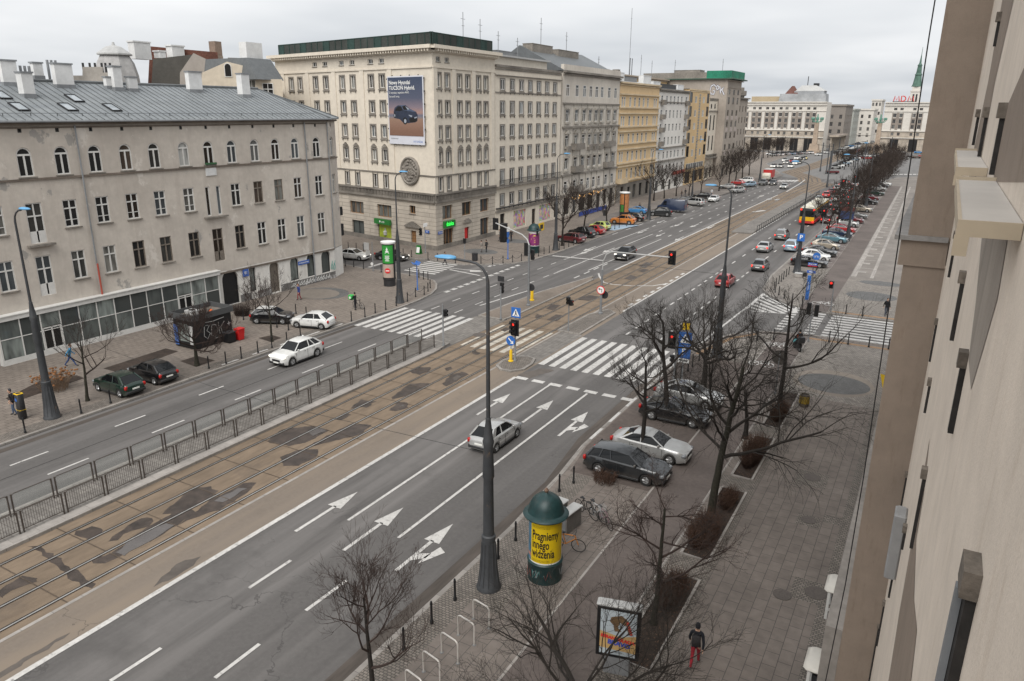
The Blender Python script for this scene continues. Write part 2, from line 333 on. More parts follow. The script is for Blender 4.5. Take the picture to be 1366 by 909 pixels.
# damp patches and puddles on the tram bed (outlines surveyed on the ground)
def blob(mb, pts, z, jag=.12, n=7):
    P = gp(*pts); out = []
    for a, b in zip(P, P[1:]+P[:1]):
        ln = math.hypot(b[0]-a[0], b[1]-a[1]); n = max(2, min(9, int(ln/.3))); jag = min(.1, ln/n*.22)
        for k in range(n):
            t_ = k/n; out.append((a[0]+(b[0]-a[0])*t_+rnd.uniform(-jag, jag), a[1]+(b[1]-a[1])*t_+rnd.uniform(-jag, jag)*1.6))
    mb.flat(out, z)
w = MB(); w2 = MB()
for ib, pts in enumerate(([(36, 728), (52, 728), (88, 752), (128, 779), (124, 785), (108, 783), (62, 745)], [(97, 710), (122, 703), (138, 705), (136, 713), (118, 720), (104, 718)],
            [(142, 724), (152, 716), (186, 692), (206, 690), (196, 703), (168, 712), (160, 720)], [(120, 748), (150, 738), (190, 708), (245, 676), (258, 684), (240, 700), (200, 722), (160, 742), (140, 753), (124, 752)],
            [(225, 677), (258, 652), (282, 649), (290, 655), (272, 672), (240, 686), (214, 688)], [(240, 700), (280, 668), (325, 645), (340, 645), (328, 660), (290, 682), (262, 690)],
            [(0, 788), (30, 768), (50, 772), (44, 778), (14, 790), (0, 800)],
            [(355, 590), (375, 574), (420, 568), (440, 574), (415, 588), (385, 596)], [(376, 610), (400, 600), (425, 600), (420, 612), (398, 622), (380, 622)],
            [(405, 598), (440, 580), (470, 565), (495, 568), (480, 580), (440, 590)], [(468, 545), (482, 533), (500, 536), (490, 544)], [(440, 560), (458, 552), (470, 553), (455, 562)],
            [(522, 530), (548, 512), (572, 512), (560, 522), (535, 530), (524, 533)], [(548, 494), (556, 490), (575, 490), (572, 496), (560, 500), (550, 498)], [(590, 512), (602, 500), (618, 496), (624, 500), (606, 511), (596, 516)],
            [(520, 547), (530, 537), (545, 537), (543, 545), (528, 549)], [(592, 492), (601, 489), (604, 493), (597, 495)], [(628, 472), (634, 468), (642, 471), (636, 474)],
            [(728, 412), (738, 406), (748, 408), (738, 414)], [(770, 400), (785, 394), (800, 396), (785, 402)], [(852, 355), (862, 350), (872, 352), (860, 358)], [(833, 372), (842, 367), (850, 370), (840, 374)],
            [(730, 427), (742, 420), (752, 422), (742, 429)], [(204+660-150, 424), (716, 419), (725, 421), (718, 426)], [(850, 362), (858, 359), (866, 360), (858, 364)], [(668, 440), (676, 437), (682, 439), (674, 443)])):
    blob(w, pts, .0112+.0004*ib)
for pts in ([(152, 740), (180, 716), (222, 698), (232, 702), (204, 720), (166, 742)], [(408, 577), (428, 571), (436, 574), (420, 582)], [(602, 506), (610, 501), (617, 502), (608, 509)], [(286, 668), (318, 652), (328, 653), (300, 670)], [(528, 543), (538, 540), (540, 543)]): blob(w2, pts, .0235, .06, 4)
struct(w, 'damp_patch', m_wet); struct(w2, 'puddle', m_water)
w = MB()
for pts in ([(205, 782), (235, 752), (265, 744), (255, 756), (225, 776)], [(0, 899), (60, 862), (92, 846), (60, 868), (0, 905)], [(690, 500), (720, 492), (740, 494), (705, 506)]): blob(w, pts, .0085, .08)
struct(w, 'damp_patch', M('damp_asphalt', (.115, .098, .085), .7, .2, 2, .2))
# ---- raised surfaces
def raised(name, poly, mat, z=.12, kerb=True, kw=.22, edge=None):
    p = MB(); p.flat(poly, z); struct(p, name, mat)
    if kerb:
        k = MB(); k.strip(edge or (list(poly)+[poly[0]]), kw, z+.004, -.01); struct(k, 'kerb', m_kerb)
lc = [(-45.7, -60), (-45.7, 52)] + gp((532, 412), (560, 400.8), (574.9, 393.4), (581.8, 386.4), (582.3, 380.5), (578.8, 375.5), (560, 369.5), (545.6, 367.4), (508.6, 362), (485, 359), (455, 353)) + [(-150, 91)]
raised('pavement', lc+[(-150, 60), (-70, 60), (-70, -60)], m_slab_small, edge=lc)
k = MB(); k.strip([(-44.9, -60), (-44.9, 50)], .5, .009); struct(k, 'gutter', m_grit)
sq = MB(); sq.strip([(-46.45, -60), (-46.45, 50)], 1.1, .125); struct(sq, 'sett_band', m_sett)
lf = [(-150, 105)] + gp((453, 334.5), (535, 345), (572, 347), (600, 352), (620, 354.3), (640.3, 353.9), (658.8, 353.2), (687.8, 351.9), (705, 349.2), (720, 344.5), (739, 339.3)) + [(-45.5, 110), (-45.6, 235)]
raised('pavement', lf+[(-52, 250), (-75, 250), (-75, 108)], m_slab_small, edge=lf)
raised('pavement', [(-52, 250.2), (-46, 258), *gp((1022, 219), (1060, 205)), (-140, 412), (-140, 250.2)], m_slab_small, edge=[(-52, 250), (-46, 258), *gp((1022, 219), (1060, 205))])
# tram-stop platform with the fences
pl_ = [(-37.1, -60), (-37.1, 47.5), (-36.2, 49.6), (-34.3, 49.6), (-33.95, 47), (-33.95, -60)]
raised('tram_platform', pl_, m_plat, .16)
c_ = MB(); c_.strip([(-34.2, -60), (-34.2, 47.8)], .62, .165); struct(c_, 'platform_edge', m_conc)
k = MB(); k.flat([(-37.2, 49.7), (-34, 49.7), (-34, 58.5), (-37.2, 58.5)], .012); k.flat([(-27.7, 47.5), (-25.6, 49), (-25.6, 58), (-27.7, 58)], .012); struct(k, 'crossing_pavers', m_plat)
raised('traffic_island', [(-36.9, 58.6), (-34.1, 58.6), (-33.95, 60.5), (-33.95, 79), (-34.6, 81), (-36.4, 70)], M('island_asphalt', (.2, .165, .135), .9, .15, 4, .2), .12)
isl = gp((663, 489), (668, 494), (681, 496.5), (698, 494), (709, 487), (713, 480), (704, 477), (690, 477), (672, 482))
raised('traffic_island', isl, m_sett, .12)
raised('traffic_island', gp((745, 442), (773, 447), (820, 418.5), (812, 414), (785, 421)), m_sett, .12)
# right-hand pavement, near part
rc = [(-15.25, -60), (-15.25, 27), (-15.6, 33), (-16.05, 37), (-16.05, 57), (-15.6, 61), (-14.2, 64.8), (-12, 67.2), (-9, 68.2), (8, 68.4)]
raised('pavement', rc+[(8, -60)], m_slab, edge=rc)
Z1 = .124
k = MB(); k.strip([(-14.5, -60), (-14.5, 33.5)], 1.25, Z1); k.flat([(-15.1, 57.2), (-14.4, 62.8), (-12, 66), (-9, 67.2), (0, 67.4), (0, 57.2)], Z1); k.strip([(-1.45, -60), (-1.45, 57)], .5, Z1)
k.flat([(-13.8, 21.2), (-12.6, 21.2), (-12.6, 24.4), (-13.8, 24.4)], Z1+.003); struct(k, 'sett_band', m_sett)
k = MB(); k.flat([(-15.8, 58.6), (-14.1, 63), (-12, 66.2), (-9, 67.3), (-.5, 67.5), (-.5, 51.8), (-7.7, 52.4), (-7.7, 57.4)], Z1+.004); struct(k, 'sett_paving', m_sett_pale)
k = MB(); k.flat([(-15.85, 37), (-15.3, 33.6), (-10.8, 33.6), (-10.8, 57), (-15.85, 57)], Z1); struct(k, 'parking_bay', M('parking_bay_asphalt', (.12, .097, .085), .9, .18, 4, .25))
k = MB(); k.flat([(-10.7, -60), (-8.05, -60), (-8.05, 67.3), (-10.7, 67.3)], Z1+.007); struct(k, 'cycle_path', m_cycle)
k = MB(); k.strip([(-10.72, -60), (-10.72, 67)], .1, Z1+.010); k.strip([(-8.02, -60), (-8.02, 67)], .1, Z1+.010); struct(k, 'path_edging', m_conc)
k = MB(); k.strip([(-15.2, 14), (-15.2, 34)], .7, .009); k.strip([(-16.6, 34), (-16.6, 57)], .9, .009); k.strip([(-14.9, -60), (-14.9, 14)], .7, .009)
k = MB(); k.strip([(-15.65, -60), (-15.65, 32), (-16.45, 38), (-16.45, 58)], .75, .009); struct(k, 'gutter', m_grit)
# planters cut into the slabs
PLANT = [(-7.6, -6.3, 12.5, 19.8), (-7.6, -6.3, 21.2, 27.3), (-7.6, -6.35, 28.9, 36.0), (-7.5, -6.4, 37.6, 43.6), (-7.5, -6.4, 45.4, 52.2)]
k = MB(); e = MB()
for x0, x1, y0, y1 in PLANT:
    k.flat([(x0, y0), (x1, y0), (x1, y1), (x0, y1)], Z1+.012)
    e.strip([(x0, y0), (x1, y0), (x1, y1), (x0, y1), (x0, y0)], .12, .19, .1)
struct(k, 'planting_bed', m_soil); struct(e, 'bed_edging', m_conc)
k = MB()
for y0, y1 in ((19.9, 21.1), (27.4, 28.8), (36.1, 37.5), (43.7, 45.3)): k.flat([(-7.95, y0), (-6.2, y0), (-6.2, y1), (-7.95, y1)], Z1+.012)
k.strip([(-6.15, -60), (-6.15, 52)], .22, Z1+.006); struct(k, 'sett_band', m_sett)
def disc(mb, cx, cy, rx, ry, z, n=40): mb.flat([(cx+rx*cos(2*pi*i/n), cy+ry*sin(2*pi*i/n)) for i in range(n)], z)
k = MB(); disc(k, -4.65, 56.0, 2.75, 2.9, Z1+.008); struct(k, 'paving_ring', M('ring_slab', (.25, .215, .18), .85, .1, 3, .15))
k = MB(); disc(k, -4.6, 55.8, 2.45, 2.1, Z1+.012); struct(k, 'paving_circle', m_grey_circle)
# far right pavement
rf = [(8, 77.2), (-7.6, 77.2)] + gp((1072, 411.4), (1055, 407.8), (1042.9, 403), (1024.7, 393.3), (1018, 387), (1024.7, 376.3)) + [(-16.2, 92), (-16.3, 235), (-12, 262), (4, 290)]
raised('pavement', rf+[(30, 290), (30, 77.2)], M('far_pavement', (.21, .188, .168), .85, .12, 3, .2), edge=rf)
k = MB(); k.flat([(-15.9, 101), (-10.6, 101), (-12.5, 235), (-16, 235)], Z1); struct(k, 'parking_bay', M('parking_bay_far', (.15, .125, .115), .9, .15, 4, .2))
k = MB(); k.flat([(-10.5, 77.4), (-7.9, 77.4), (-7.9, 98), (-9.4, 230), (-12, 230), (-10.5, 98)], Z1+.004); struct(k, 'cycle_path', m_cycle)
k = MB(); k.flat([(-7.8, 77.4), (-.5, 77.4), (-.5, 96), (-7.8, 96)], Z1+.004); k.flat([(-15.8, 90), (-12.5, 80.5), (-10.7, 78), (-10.7, 100), (-15.8, 100)], Z1+.004); struct(k, 'sett_paving', m_sett_pale)
k = MB(); disc(k, -4.7, 87, 2.5, 2.2, Z1+.01); disc(k, -4.3, 94.5, 2.3, 1.3, Z1+.01); struct(k, 'paving_circle', m_grey_circle)
k = MB()
for i, y in enumerate([100+6.2*j for j in range(20)]):
    xs = -6.9-.011*(y-100); k.flat([(xs-.5, y), (xs+.5, y), (xs+.5, y+1.1), (xs-.5, y+1.1)], Z1+.008)
    k.flat([(xs-1.0, y+3), (xs+1.5, y+3), (xs+1.5, y+3.3), (xs-1.0, y+3.3)], Z1+.008)
k.flat([(-7.8, 97), (-7.2, 97), (-8.9, 230), (-9.3, 230)], Z1+.012); k.flat([(-5.7, 97), (-5.3, 97), (-6.9, 230), (-7.2, 230)], Z1+.012)
struct(k, 'pale_slab', m_conc)
k = MB(); k.strip([(-8, 67.0), (-.6, 67.0)], .5, Z1+.012); k.strip([(-7.5, 77.9), (-.6, 77.9)], .5, Z1+.012); k.strip([(-15.2, 57.6), (-13.9, 63.5), (-12.2, 66)], .4, Z1+.012); struct(k, 'tactile_paving', m_tact)
# left pavement details
k = MB(); c0 = G(430, 393); disc(k, c0.x, c0.y, 3.0, 2.6, Z1+.004); struct(k, 'paving_ring', m_grey_circle)
k = MB(); c1 = G(422, 393.5); disc(k, c1.x, c1.y, 2.6, 2.2, Z1+.008); struct(k, 'paving_circle', M('ring_inner', (.19, .165, .14), .85, .12, 3, .15))
k = MB(); c0 = G(641, 337); disc(k, c0.x, c0.y, 2.6, 1.9, Z1+.004); c0 = G(688, 323); disc(k, c0.x, c0.y, 2.2, 1.6, Z1+.004); struct(k, 'paving_circle', m_grey_circle)
k = MB()
for p in ([(8, 534), (55, 510), (103, 503), (113, 507), (60, 525), (17, 540)], [(138, 494), (221, 467), (238, 471), (160, 500)], [(240, 484), (263, 477), (287, 483), (262, 492)], [(345, 453), (363, 449), (376, 453), (360, 458)]):
    k.flat(gp(*p), Z1+.006)
struct(k, 'planting_bed', m_soil)
k = MB(); k.flat(gp((100, 539), (190, 530), (275, 495), (215, 470), (120, 492)), Z1+.003); struct(k, 'parking_bay', M('parking_setts', (.175, .15, .13), .9, .2, 4, .25))
k = MB(); k.flat(gp((745, 320), (800, 290), (950, 250), (1040, 232), (1045, 235), (960, 262), (870, 291), (790, 320)), Z1+.003); struct(k, 'parking_bay', M('parking_strip', (.17, .15, .135), .9, .15, 4, .2))
k = MB(); k.flat(gp((802, 303), (842, 300.5), (852, 302), (820, 308.5), (805, 308)), Z1+.007); struct(k, 'disabled_bay', M('blue_bay_paint', (.3, .4, .5), .7, .12, 4, .2))
# manholes
k = MB()
for p in ((1088, 795, .5), (1043, 797, .42), (1083, 640, .5), (1078, 697, .4), (1086, 333, .5), (415, 342, .4), (640, 447, .7)):
    c = G(p[0], p[1]); k.lathe([(p[2]*.9, 0), (p[2]*.9, .012)], 20, (c.x, c.y, Z1+.006 if p[0] > 1000 else .01))
struct(k, 'manhole_cover', M('cast_iron_cover', (.1, .085, .075), .7, .2, 12, .1))
k = MB()
for p in ((1088, 795, .95, .8), (1083, 642, .8, .9), (1078, 698, .55, .55), (1110, 697, .4, .4)):
    c = G(p[0], p[1]); k.flat([(c.x-p[2], c.y-p[3]), (c.x+p[2], c.y-p[3]), (c.x+p[2], c.y+p[3]), (c.x-p[2], c.y+p[3])], Z1+.003)
struct(k, 'sett_paving', m_sett)
# ================================================================ MARKINGS
mk = MB(); ZM = .0145
def dashes(x, y0, y1, ln, gap, w=.14, x1=None):
    y = y0
    while y+ln < y1:
        xa = x if x1 is None else x+(x1-x)*(y-y0)/(y1-y0); mk.flat([(xa-w/2, y), (xa+w/2, y), (xa+w/2, y+ln), (xa-w/2, y+ln)], ZM); y += ln+gap
def line(pts, w=.14, z=ZM): mk.strip(pts, w, z)
dashes(-42.52, 17.9-12.25*5, 49, 2.1, 4.1); dashes(-39.68, 17.6-12.3*5, 49, 2.3, 4.0)
line([(-25.45, -60), (-25.45, 45.5)], .26); line([(-22.48, 23.7), (-22.48, 45.3)], .16); line([(-19.42, 23.7), (-19.42, 45.1)], .16)
for a, b in (((332, 785), (388, 748)), ((147, 909), (215, 865)), ((408, 815), (462, 775))): line([tuple(G(*a)[:2]), tuple(G(*b)[:2])], .16)
dashes(-22.48, -30, 14, 2.0, 4.2, .16); dashes(-19.42, -30, 16, 2.0, 4.2, .16)
x = -25.4
while x < -15: mk.flat([(x, 45.25), (x+.95, 45.25), (x+.95, 45.75), (x, 45.75)], ZM+.001); x += 1.4
def arrow(px, py, right=False, sgn=1, L=4.6, k=1.0):
    c = G(px, py) if px > 0 else V((-24.1, 5.3)); X, Y = c.x, c.y; s = sgn
    mk.flat([(X-.09, Y), (X+.09, Y), (X+.09, Y+s*L*.62), (X-.09, Y+s*L*.62)], ZM+.001)
    mk.flat([(X-.42*k, Y+s*L*.6), (X+.42*k, Y+s*L*.6), (X, Y+s*L)], ZM+.001)
    if right:
        mk.flat([(X+.09, Y+s*L*.22), (X+.55, Y+s*L*.32), (X+.55, Y+s*L*.42), (X+.09, Y+s*L*.36)], ZM+.001)
        mk.flat([(X+.5, Y+s*L*.2), (X+1.05, Y+s*L*.5), (X+.62, Y+s*L*.56), (X+.45, Y+s*L*.34)], ZM+.001)
for p in ((394, 709.5, 0), (458, 735, 0), (528, 762, 1), (636, 554, 0), (697, 564, 0), (745, 582, 1), (-1, 0, 0)): arrow(p[0], p[1], p[2], 1, 4.4)
def zebra_x(x0, x1, y0, y1, n, w=.5, mat=None, skew=0.0):
    m_ = mat or mk
    for i in range(n):
        xc = x0+(x1-x0)*(i+.5)/n; m_.flat([(xc-w/2, y0), (xc+w/2, y0), (xc+w/2, y1), (xc-w/2, y1)], ZM+.001)
def zebra_y(y0, y1, x0, x1, n, w=.5, dx=0.0):
    for i in range(n):
        t_ = (i+.5)/n; yc = y0+(y1-y0)*t_; a = x0+dx*t_; b = x1+dx*t_; mk.flat([(a, yc-w/2), (b, yc-w/2), (b, yc+w/2), (a, yc+w/2)], ZM+.002)
zebra_x(-45.3, -36.6, 50, 57.6, 9, .52); zebra_x(-25.6, -16.3, 49, 57.4, 10, .52)
wn = MB(); zebra_x(-33.6, -27.9, 50, 57.2, 6, .5, wn)
zebra_y(71.8, 80.6, -56.3, -51.6, 9, .5, -1.2); zebra_y(68.6, 77.1, -7.3, 1.0, 9, .5)
def blocks(a, b, n, w, l):
    a = V(a); b = V(b); d = (b-a).normalized(); nn = V((-d.y, d.x))
    for i in range(n):
        c = a+(b-a)*((i+.5)/n); mk.flat([tuple(c-d*l/2-nn*w/2), tuple(c+d*l/2-nn*w/2), tuple(c+d*l/2+nn*w/2), tuple(c-d*l/2+nn*w/2)], ZM+.002)
blocks((-10.75, 77.6), (-10.95, 68.6), 9, .75, .5); blocks((-8.35, 77.2), (-8.3, 68.6), 9, .9, .5)
blocks(G(592, 391)[:2], G(694, 353.5)[:2], 13, .5, .9)
hl = gp((1018.7, 392), (994.5, 412.6)); hr = gp((1058, 413), (1046, 419)); hb = gp((1000, 415), (1046, 418.7))
line(hl, .3); line(hb, .18)
for i in range(6):
    a = V(hl[0]).lerp(V(hl[1]), (i+.3)/6.2); b = V(hr[0]).lerp(V(hb[0] if i > 4 else hr[1]), min(1, i/3.2)) if i < 4 else V(hb[1]).lerp(V(hb[0]), (i-3)/4.0); line([tuple(a), tuple(b)], .42, ZM+.001)
line(gp((1052, 402), (1060, 407)), .3); line(gp((1058, 418), (1066, 409)), .5)
hl = gp((648, 357), (720, 343.5)); hk = gp((655, 354.6), (712, 347.2))     # hatched nose at the far-left corner
for i in range(8): a = V(hl[0]).lerp(V(hl[1]), (i+.4)/8.2); b = V(hk[0]).lerp(V(hk[1]), max(0, (i-.6))/8.2); line([tuple(a), tuple(b)], .4, ZM+.001)
line(gp((600, 360), (640, 368)), .3, ZM+.001); line(gp((600, 358), (650, 363)), .2, ZM+.001); line(gp((627, 362), (641, 362)), .9, ZM+.002)
line(gp((492, 357), (510, 351.5)), .5, ZM+.002); line(gp((527, 349), (545, 345.5)), .5, ZM+.002)
# past the crossing
dashes(-42.4, 58.4, 92, 1.5, 2.3); dashes(-39.6, 58.4, 92, 1.5, 2.3)
line(gp((640, 408), (705, 388)), .2); dashes(-36.3, 79, 92, 1.6, 1.3, .2)
line([(-42.3, 88.8), (-42.3, 122)], .16); line([(-39.5, 80), (-39.5, 116)], .16); line([(-36.7, 84), (-36.7, 112)], .16)
line(gp((737, 341.5), (806, 348)), .45, ZM+.001)
line([(-33.95, 86), (-33.9, 190)], .24); line(gp((1049, 256), (1066, 246), (1074, 240)), .3)
for X0, ys in ((-42.4, 124), (-39.5, 119), (-36.6, 115)): dashes(X0, ys, 235, 1.7, 4.2, .2)
for p in ((781, 335), (806, 337), (833, 339), (777, 339), (849, 313), (873, 317), (898, 322), (873, 300), (896, 304), (918, 305), (939, 307)):
    arrow(p[0]+14, p[1]-6, 0, -1, 4.6)
line(gp((798.5, 365), (799.6, 369), (805, 377), (816.7, 379.7), (841.8, 381.7), (870.8, 381.7), (892, 378.4)), .22, .018)
line(gp((831, 416), (945, 348.3))[0:1]+[(-25.42, 95), (-25.35, 155)], .2); dashes(-25.9, 70, 90, 1.1, 1.1, .3)
dashes(-22.35, 60, 96, 1.2, 1.3, .18); dashes(-19.2, 60, 96, 1.2, 1.3, .18); dashes(-22.3, 98, 235, 1.8, 4, .18); dashes(-19.2, 98, 235, 1.8, 4, .18)
line(gp((994, 412), (945, 450), (905, 485)), .2)
line(gp((1005, 283), (1020, 281)), .9, ZM+.001)
x = -16.05
for y in range(38, 56, 3): mk.flat([(x-.1, y), (x+.1, y), (x+.1, y+1.8), (x-.1, y+1.8)], .13)
for y in range(22, 37, 3): c = -46.1; mk.flat([(c-.1, y+14), (c+.1, y+14), (c+.1, y+15.6), (c-.1, y+15.6)], .132)
y = 102
while y < 200: mk.flat([(-10.9, y), (-15.7, y), (-15.7, y+.13), (-10.9, y+.13)], Z1+.003); y += 2.9
for k_ in range(12): mk.flat([(-45.0, 112+k_*6), (-44.85, 112+k_*6), (-44.85, 114.4+k_*6), (-45.0, 114.4+k_*6)], ZM)
# square zebra crossings
for i in range(6): c = G(1039+i*4.6, 241.5); mk.flat([(c.x-.35, c.y-3), (c.x+.35, c.y-3), (c.x+.35, c.y+3), (c.x-.35, c.y+3)], ZM)
for i in range(9): c = G(1190+i*6, 233.5); mk.flat([(c.x-.5, c.y-2), (c.x+.5, c.y-2), (c.x+.5, c.y+2), (c.x-.5, c.y+2)], .135)
def bike_sign(px, py, s=1.0, z=Z1+.016):
    c = G(px, py)
    for ox in (-.62, .62):
        pts = [(c.x+ox*s+.42*s*cos(2*pi*k/16), c.y+.6*s*sin(2*pi*k/16)) for k in range(17)]; mk.strip(pts, .1, z)
    for a, b in (((-.62, 0), (-.2, .9)), ((-.2, .9), (.45, .8)), ((.45, .8), (.0, 0)), ((0, 0), (-.2, .9)), ((.62, 0), (.42, 1.2)), ((.42, 1.2), (.75, 1.3))):
        mk.strip([(c.x+a[0]*s, c.y+a[1]*s), (c.x+b[0]*s, c.y+b[1]*s)], .1, z+.001)
bike_sign(1097, 407); bike_sign(1036, 463, .9); bike_sign(1015, 488, .9)
struct(mk, 'road_marking', m_paint); struct(wn, 'road_marking', m_paint_worn)
k = MB()
for p in ((1003, 304), (1017, 268), (1028, 272), (1039, 272.5), (1051, 258)):
    c = G(p[0]-2, p[1]-6 if p[0] > 1010 else p[1]-7); disc(k, c.x, c.y, .5, 2.0, .02, 14)
struct(k, 'puddle', M('bright_puddle', (.3, .3, .3), .08, .05, 2, 0))
# ================================================================ BUILDINGS
WCACHE = {}
def bars(mb, x0, x1, z0, z1, t, y0, y1):
    mb.box(x0, x0+t, y0, y1, z0, z1); mb.box(x1-t, x1, y0, y1, z0, z1); mb.box(x0+t, x1-t, y0, y1, z0, z0+t); mb.box(x0+t, x1-t, y0, y1, z1-t, z1)
def window_meshes(style, w, h, rev, frame, glass):
    key = (style, round(w, 2), round(h, 2), rev, frame.name, glass.name)
    if key in WCACHE: return WCACHE[key]
    f = MB(); p = MB(); s = MB(); a, b = -w/2, w/2; y0, y1 = rev-.1, rev-.01; t = .085
    arch = style.startswith('arch')
    if arch:
        r = w/2; hs = h-r; n = 10
        pts = [(r*cos(pi*k/n), hs+r*sin(pi*k/n)) for k in range(n+1)]
        for (xa, za), (xb, zb) in zip(pts, pts[1:]):
            k = 1-.1/r
            xa2, za2, xb2, zb2 = xa*k, hs+(za-hs)*k, xb*k, hs+(zb-hs)*k
            f.loft([[(xa, y0, za), (xa2, y0, za2), (xa2, y1, za2), (xa, y1, za)], [(xb, y0, zb), (xb2, y0, zb2), (xb2, y1, zb2), (xb, y1, zb)]])
        p.poly([(a, y1-.02, 0)]+[(b, y1-.02, 0)]+[(x, y1-.02, z) for x, z in pts])
        f.box(a, a+t, y0, y1, 0, hs); f.box(b-t, b, y0, y1, 0, hs); f.box(a+t, b-t, y0, y1, 0, t)
        if style == 'arch_window': f.box(a+t, b-t, y0+.01, y1, hs-.06, hs+.08); f.box(-.06, .06, y0, y1, t, hs-.06)
    else:
        bars(f, a, b, 0, h, t, y0, y1); p.poly([(a+.01, y1-.02, .01), (b-.01, y1-.02, .01), (b-.01, y1-.02, h-.01), (a+.01, y1-.02, h-.01)])
        if style in ('tenement', 'tenement_bar', 'tenement_door'):
            f.box(a+t, b-t, y0-.01, y1, h*.66, h*.66+.1); f.box(-.06, .06, y0, y1, t, h*.66); f.box(-.045, .045, y0, y1, h*.66+.1, h-t)
            if style == 'tenement_bar': f.box(a+t, b-t, y0+.02, y1, h*.25, h*.25+.05)
            if style == 'tenement_door': f.box(a+t, b-t, y0, y1, t, h*.3)
        elif style in ('casement', 'trimmed'): f.box(-.05, .05, y0, y1, t, h-t)
        elif style == 'tall': f.box(-.045, .045, y0, y1, t, h*.7); f.box(a+t, b-t, y0, y1, h*.7, h*.7+.08)
        elif style.startswith('shop'):
            k = int(style[4:] or 1)
            for i in range(1, k): x = a+w*i/k; f.box(x-.04, x+.04, y0, y1, t, h-t)
    if style in ('tenement', 'tenement_bar', 'arch_window'): s.box(a-.12, b+.12, -.14, rev*.6, -.11, -.02)
    if style == 'trimmed':
        bars(s, a-.2, b+.2, -.2, h+.2, .2, -.06, .02); s.box(a-.26, b+.26, -.16, .02, -.34, -.2); s.box(a-.12, a+.02, -.12, .02, -.62, -.34); s.box(b-.02, b+.12, -.12, .02, -.62, -.34)
    if style == 'casement': s.box(a-.08, b+.08, -.1, rev*.6, -.1, -.015)
    r_ = (f.mesh('window', frame), p.mesh('pane', glass), s.mesh('sill' if style != 'trimmed' else 'surround', m_stone_trim) if s.f else None)
    WCACHE[key] = r_; return r_
def pick(g):
    if g is None or g is m_glass: return rnd.choice((m_glass, m_glass, m_glass, m_gl2, m_gl3, m_gl4))
    return g
class Fac:
    """a facade plane: wall with real openings, a window object in each"""
    def __init__(s, wall, parent, o, u, n, base): s.wall, s.parent, s.o, s.u, s.n, s.base = wall, parent, V(o), V(u), V(n), V(base); s.cnt = 0
    def P(s, a, z, out=0.0): return s.o+s.u*a+V((0, 0, z))+s.n*out
    def build(s, W, z0, z1, ops, rev=.22):
        wm = s.wall
        zs = sorted({z0, z1} | {o['z'] for o in ops} | {o['z']+o['h'] for o in ops})
        for za, zb in zip(zs, zs[1:]):
            if zb-za < 1e-4: continue
            cur = 0.0
            for o in sorted([o for o in ops if o['z'] < zb-1e-4 and o['z']+o['h'] > za+1e-4], key=lambda o: o['u']):
                a = o['u']-o['w']/2
                if a > cur+1e-4: wm.poly([s.P(cur, za), s.P(a, za), s.P(a, zb), s.P(cur, zb)])
                cur = a+o['w']
            if cur < W-1e-4: wm.poly([s.P(cur, za), s.P(W, za), s.P(W, zb), s.P(cur, zb)])
        for o in ops:
            a, b, zl, zh = o['u']-o['w']/2, o['u']+o['w']/2, o['z'], o['z']+o['h']; R_ = -rev; st = o.get('s', 'casement')
            wm.poly([s.P(a, zl), s.P(a, zl, R_), s.P(b, zl, R_), s.P(b, zl)][::-1])
            if st.startswith('arch'):
                r = o['w']/2; n = 10; zc = zh-r
                pts = [(o['u']+r*cos(pi*k/n), zc+r*sin(pi*k/n)) for k in range(n+1)]
                for (xa, za), (xb, zb) in zip(pts, pts[1:]):
                    wm.poly([s.P(xa, za), s.P(xa, za, R_), s.P(xb, zb, R_), s.P(xb, zb)])
                    cx = b if xa+xb > 2*o['u'] else a
                    wm.poly([s.P(xb, zb), s.P(xa, za), s.P(cx, zh)])
                wm.poly([s.P(a, zl), s.P(a, zc), s.P(a, zc, R_), s.P(a, zl, R_)]); wm.poly([s.P(b, zl), s.P(b, zl, R_), s.P(b, zc, R_), s.P(b, zc)])
            else:
                wm.poly([s.P(a, zl), s.P(a, zh), s.P(a, zh, R_), s.P(a, zl, R_)]); wm.poly([s.P(b, zl), s.P(b, zl, R_), s.P(b, zh, R_), s.P(b, zh)])
                wm.poly([s.P(a, zh), s.P(b, zh), s.P(b, zh, R_), s.P(a, zh, R_)])
            s.window(st, o['u'], zl, o['w'], o['h'], rev, o.get('f', m_white), pick(o.get('g')), o.get('name', 'window'), o.get('label'))
    def window(s, st, u, z, w, h, rev=.22, frame=None, glass=None, name='window', label=None, out=0.0):
        fm, pm, sm = window_meshes(st, w, h, rev, frame or m_white, glass or m_glass)
        ang = math.atan2(s.u.y, s.u.x); o = inst(name, fm, s.parent, s.P(u, z, out)-s.base, ang); inst('pane', pm, o)
        if sm: inst(sm.name.split('.')[0], sm, o)
        if label: o['label'] = label
        return o
    def box(s, mb, a, b, z0, z1, out0, out1):
        c = [s.P(a, z0, out0), s.P(b, z0, out0), s.P(b, z0, out1), s.P(a, z0, out1)]; d = [p+V((0, 0, z1-z0)) for p in c]
        mb.loft([c, d], True, True)
def op(u, z, w, h, s='casement', **k): return dict(u=u, z=z, w=w, h=h, s=s, **k)
def building(name, label, cat, base):
    t = thing(name, label, cat, base); mb = MB(); mb.T = Matrix.Translation(-V(base)); return t, mb
def mbat(base): m = MB(); m.T = Matrix.Translation(-V(base)); return m
m_stone_trim = M('dirty_stone_trim', (.25, .225, .195), .85, .2, 3, .25)
m_gl2 = glass_mat('net_curtain_glass', (.03, .029, .027), (.3, .29, .26), .7); m_gl3 = glass_mat('brown_room_glass', (.022, .016, .012), (.12, .09, .07), .6); m_gl4 = glass_mat('sky_glint_glass', (.05, .056, .06), (.16, .18, .19), .7, .03)
m_curtain = glass_mat('curtained_glass', (.12, .12, .115), (.4, .4, .38), .5)
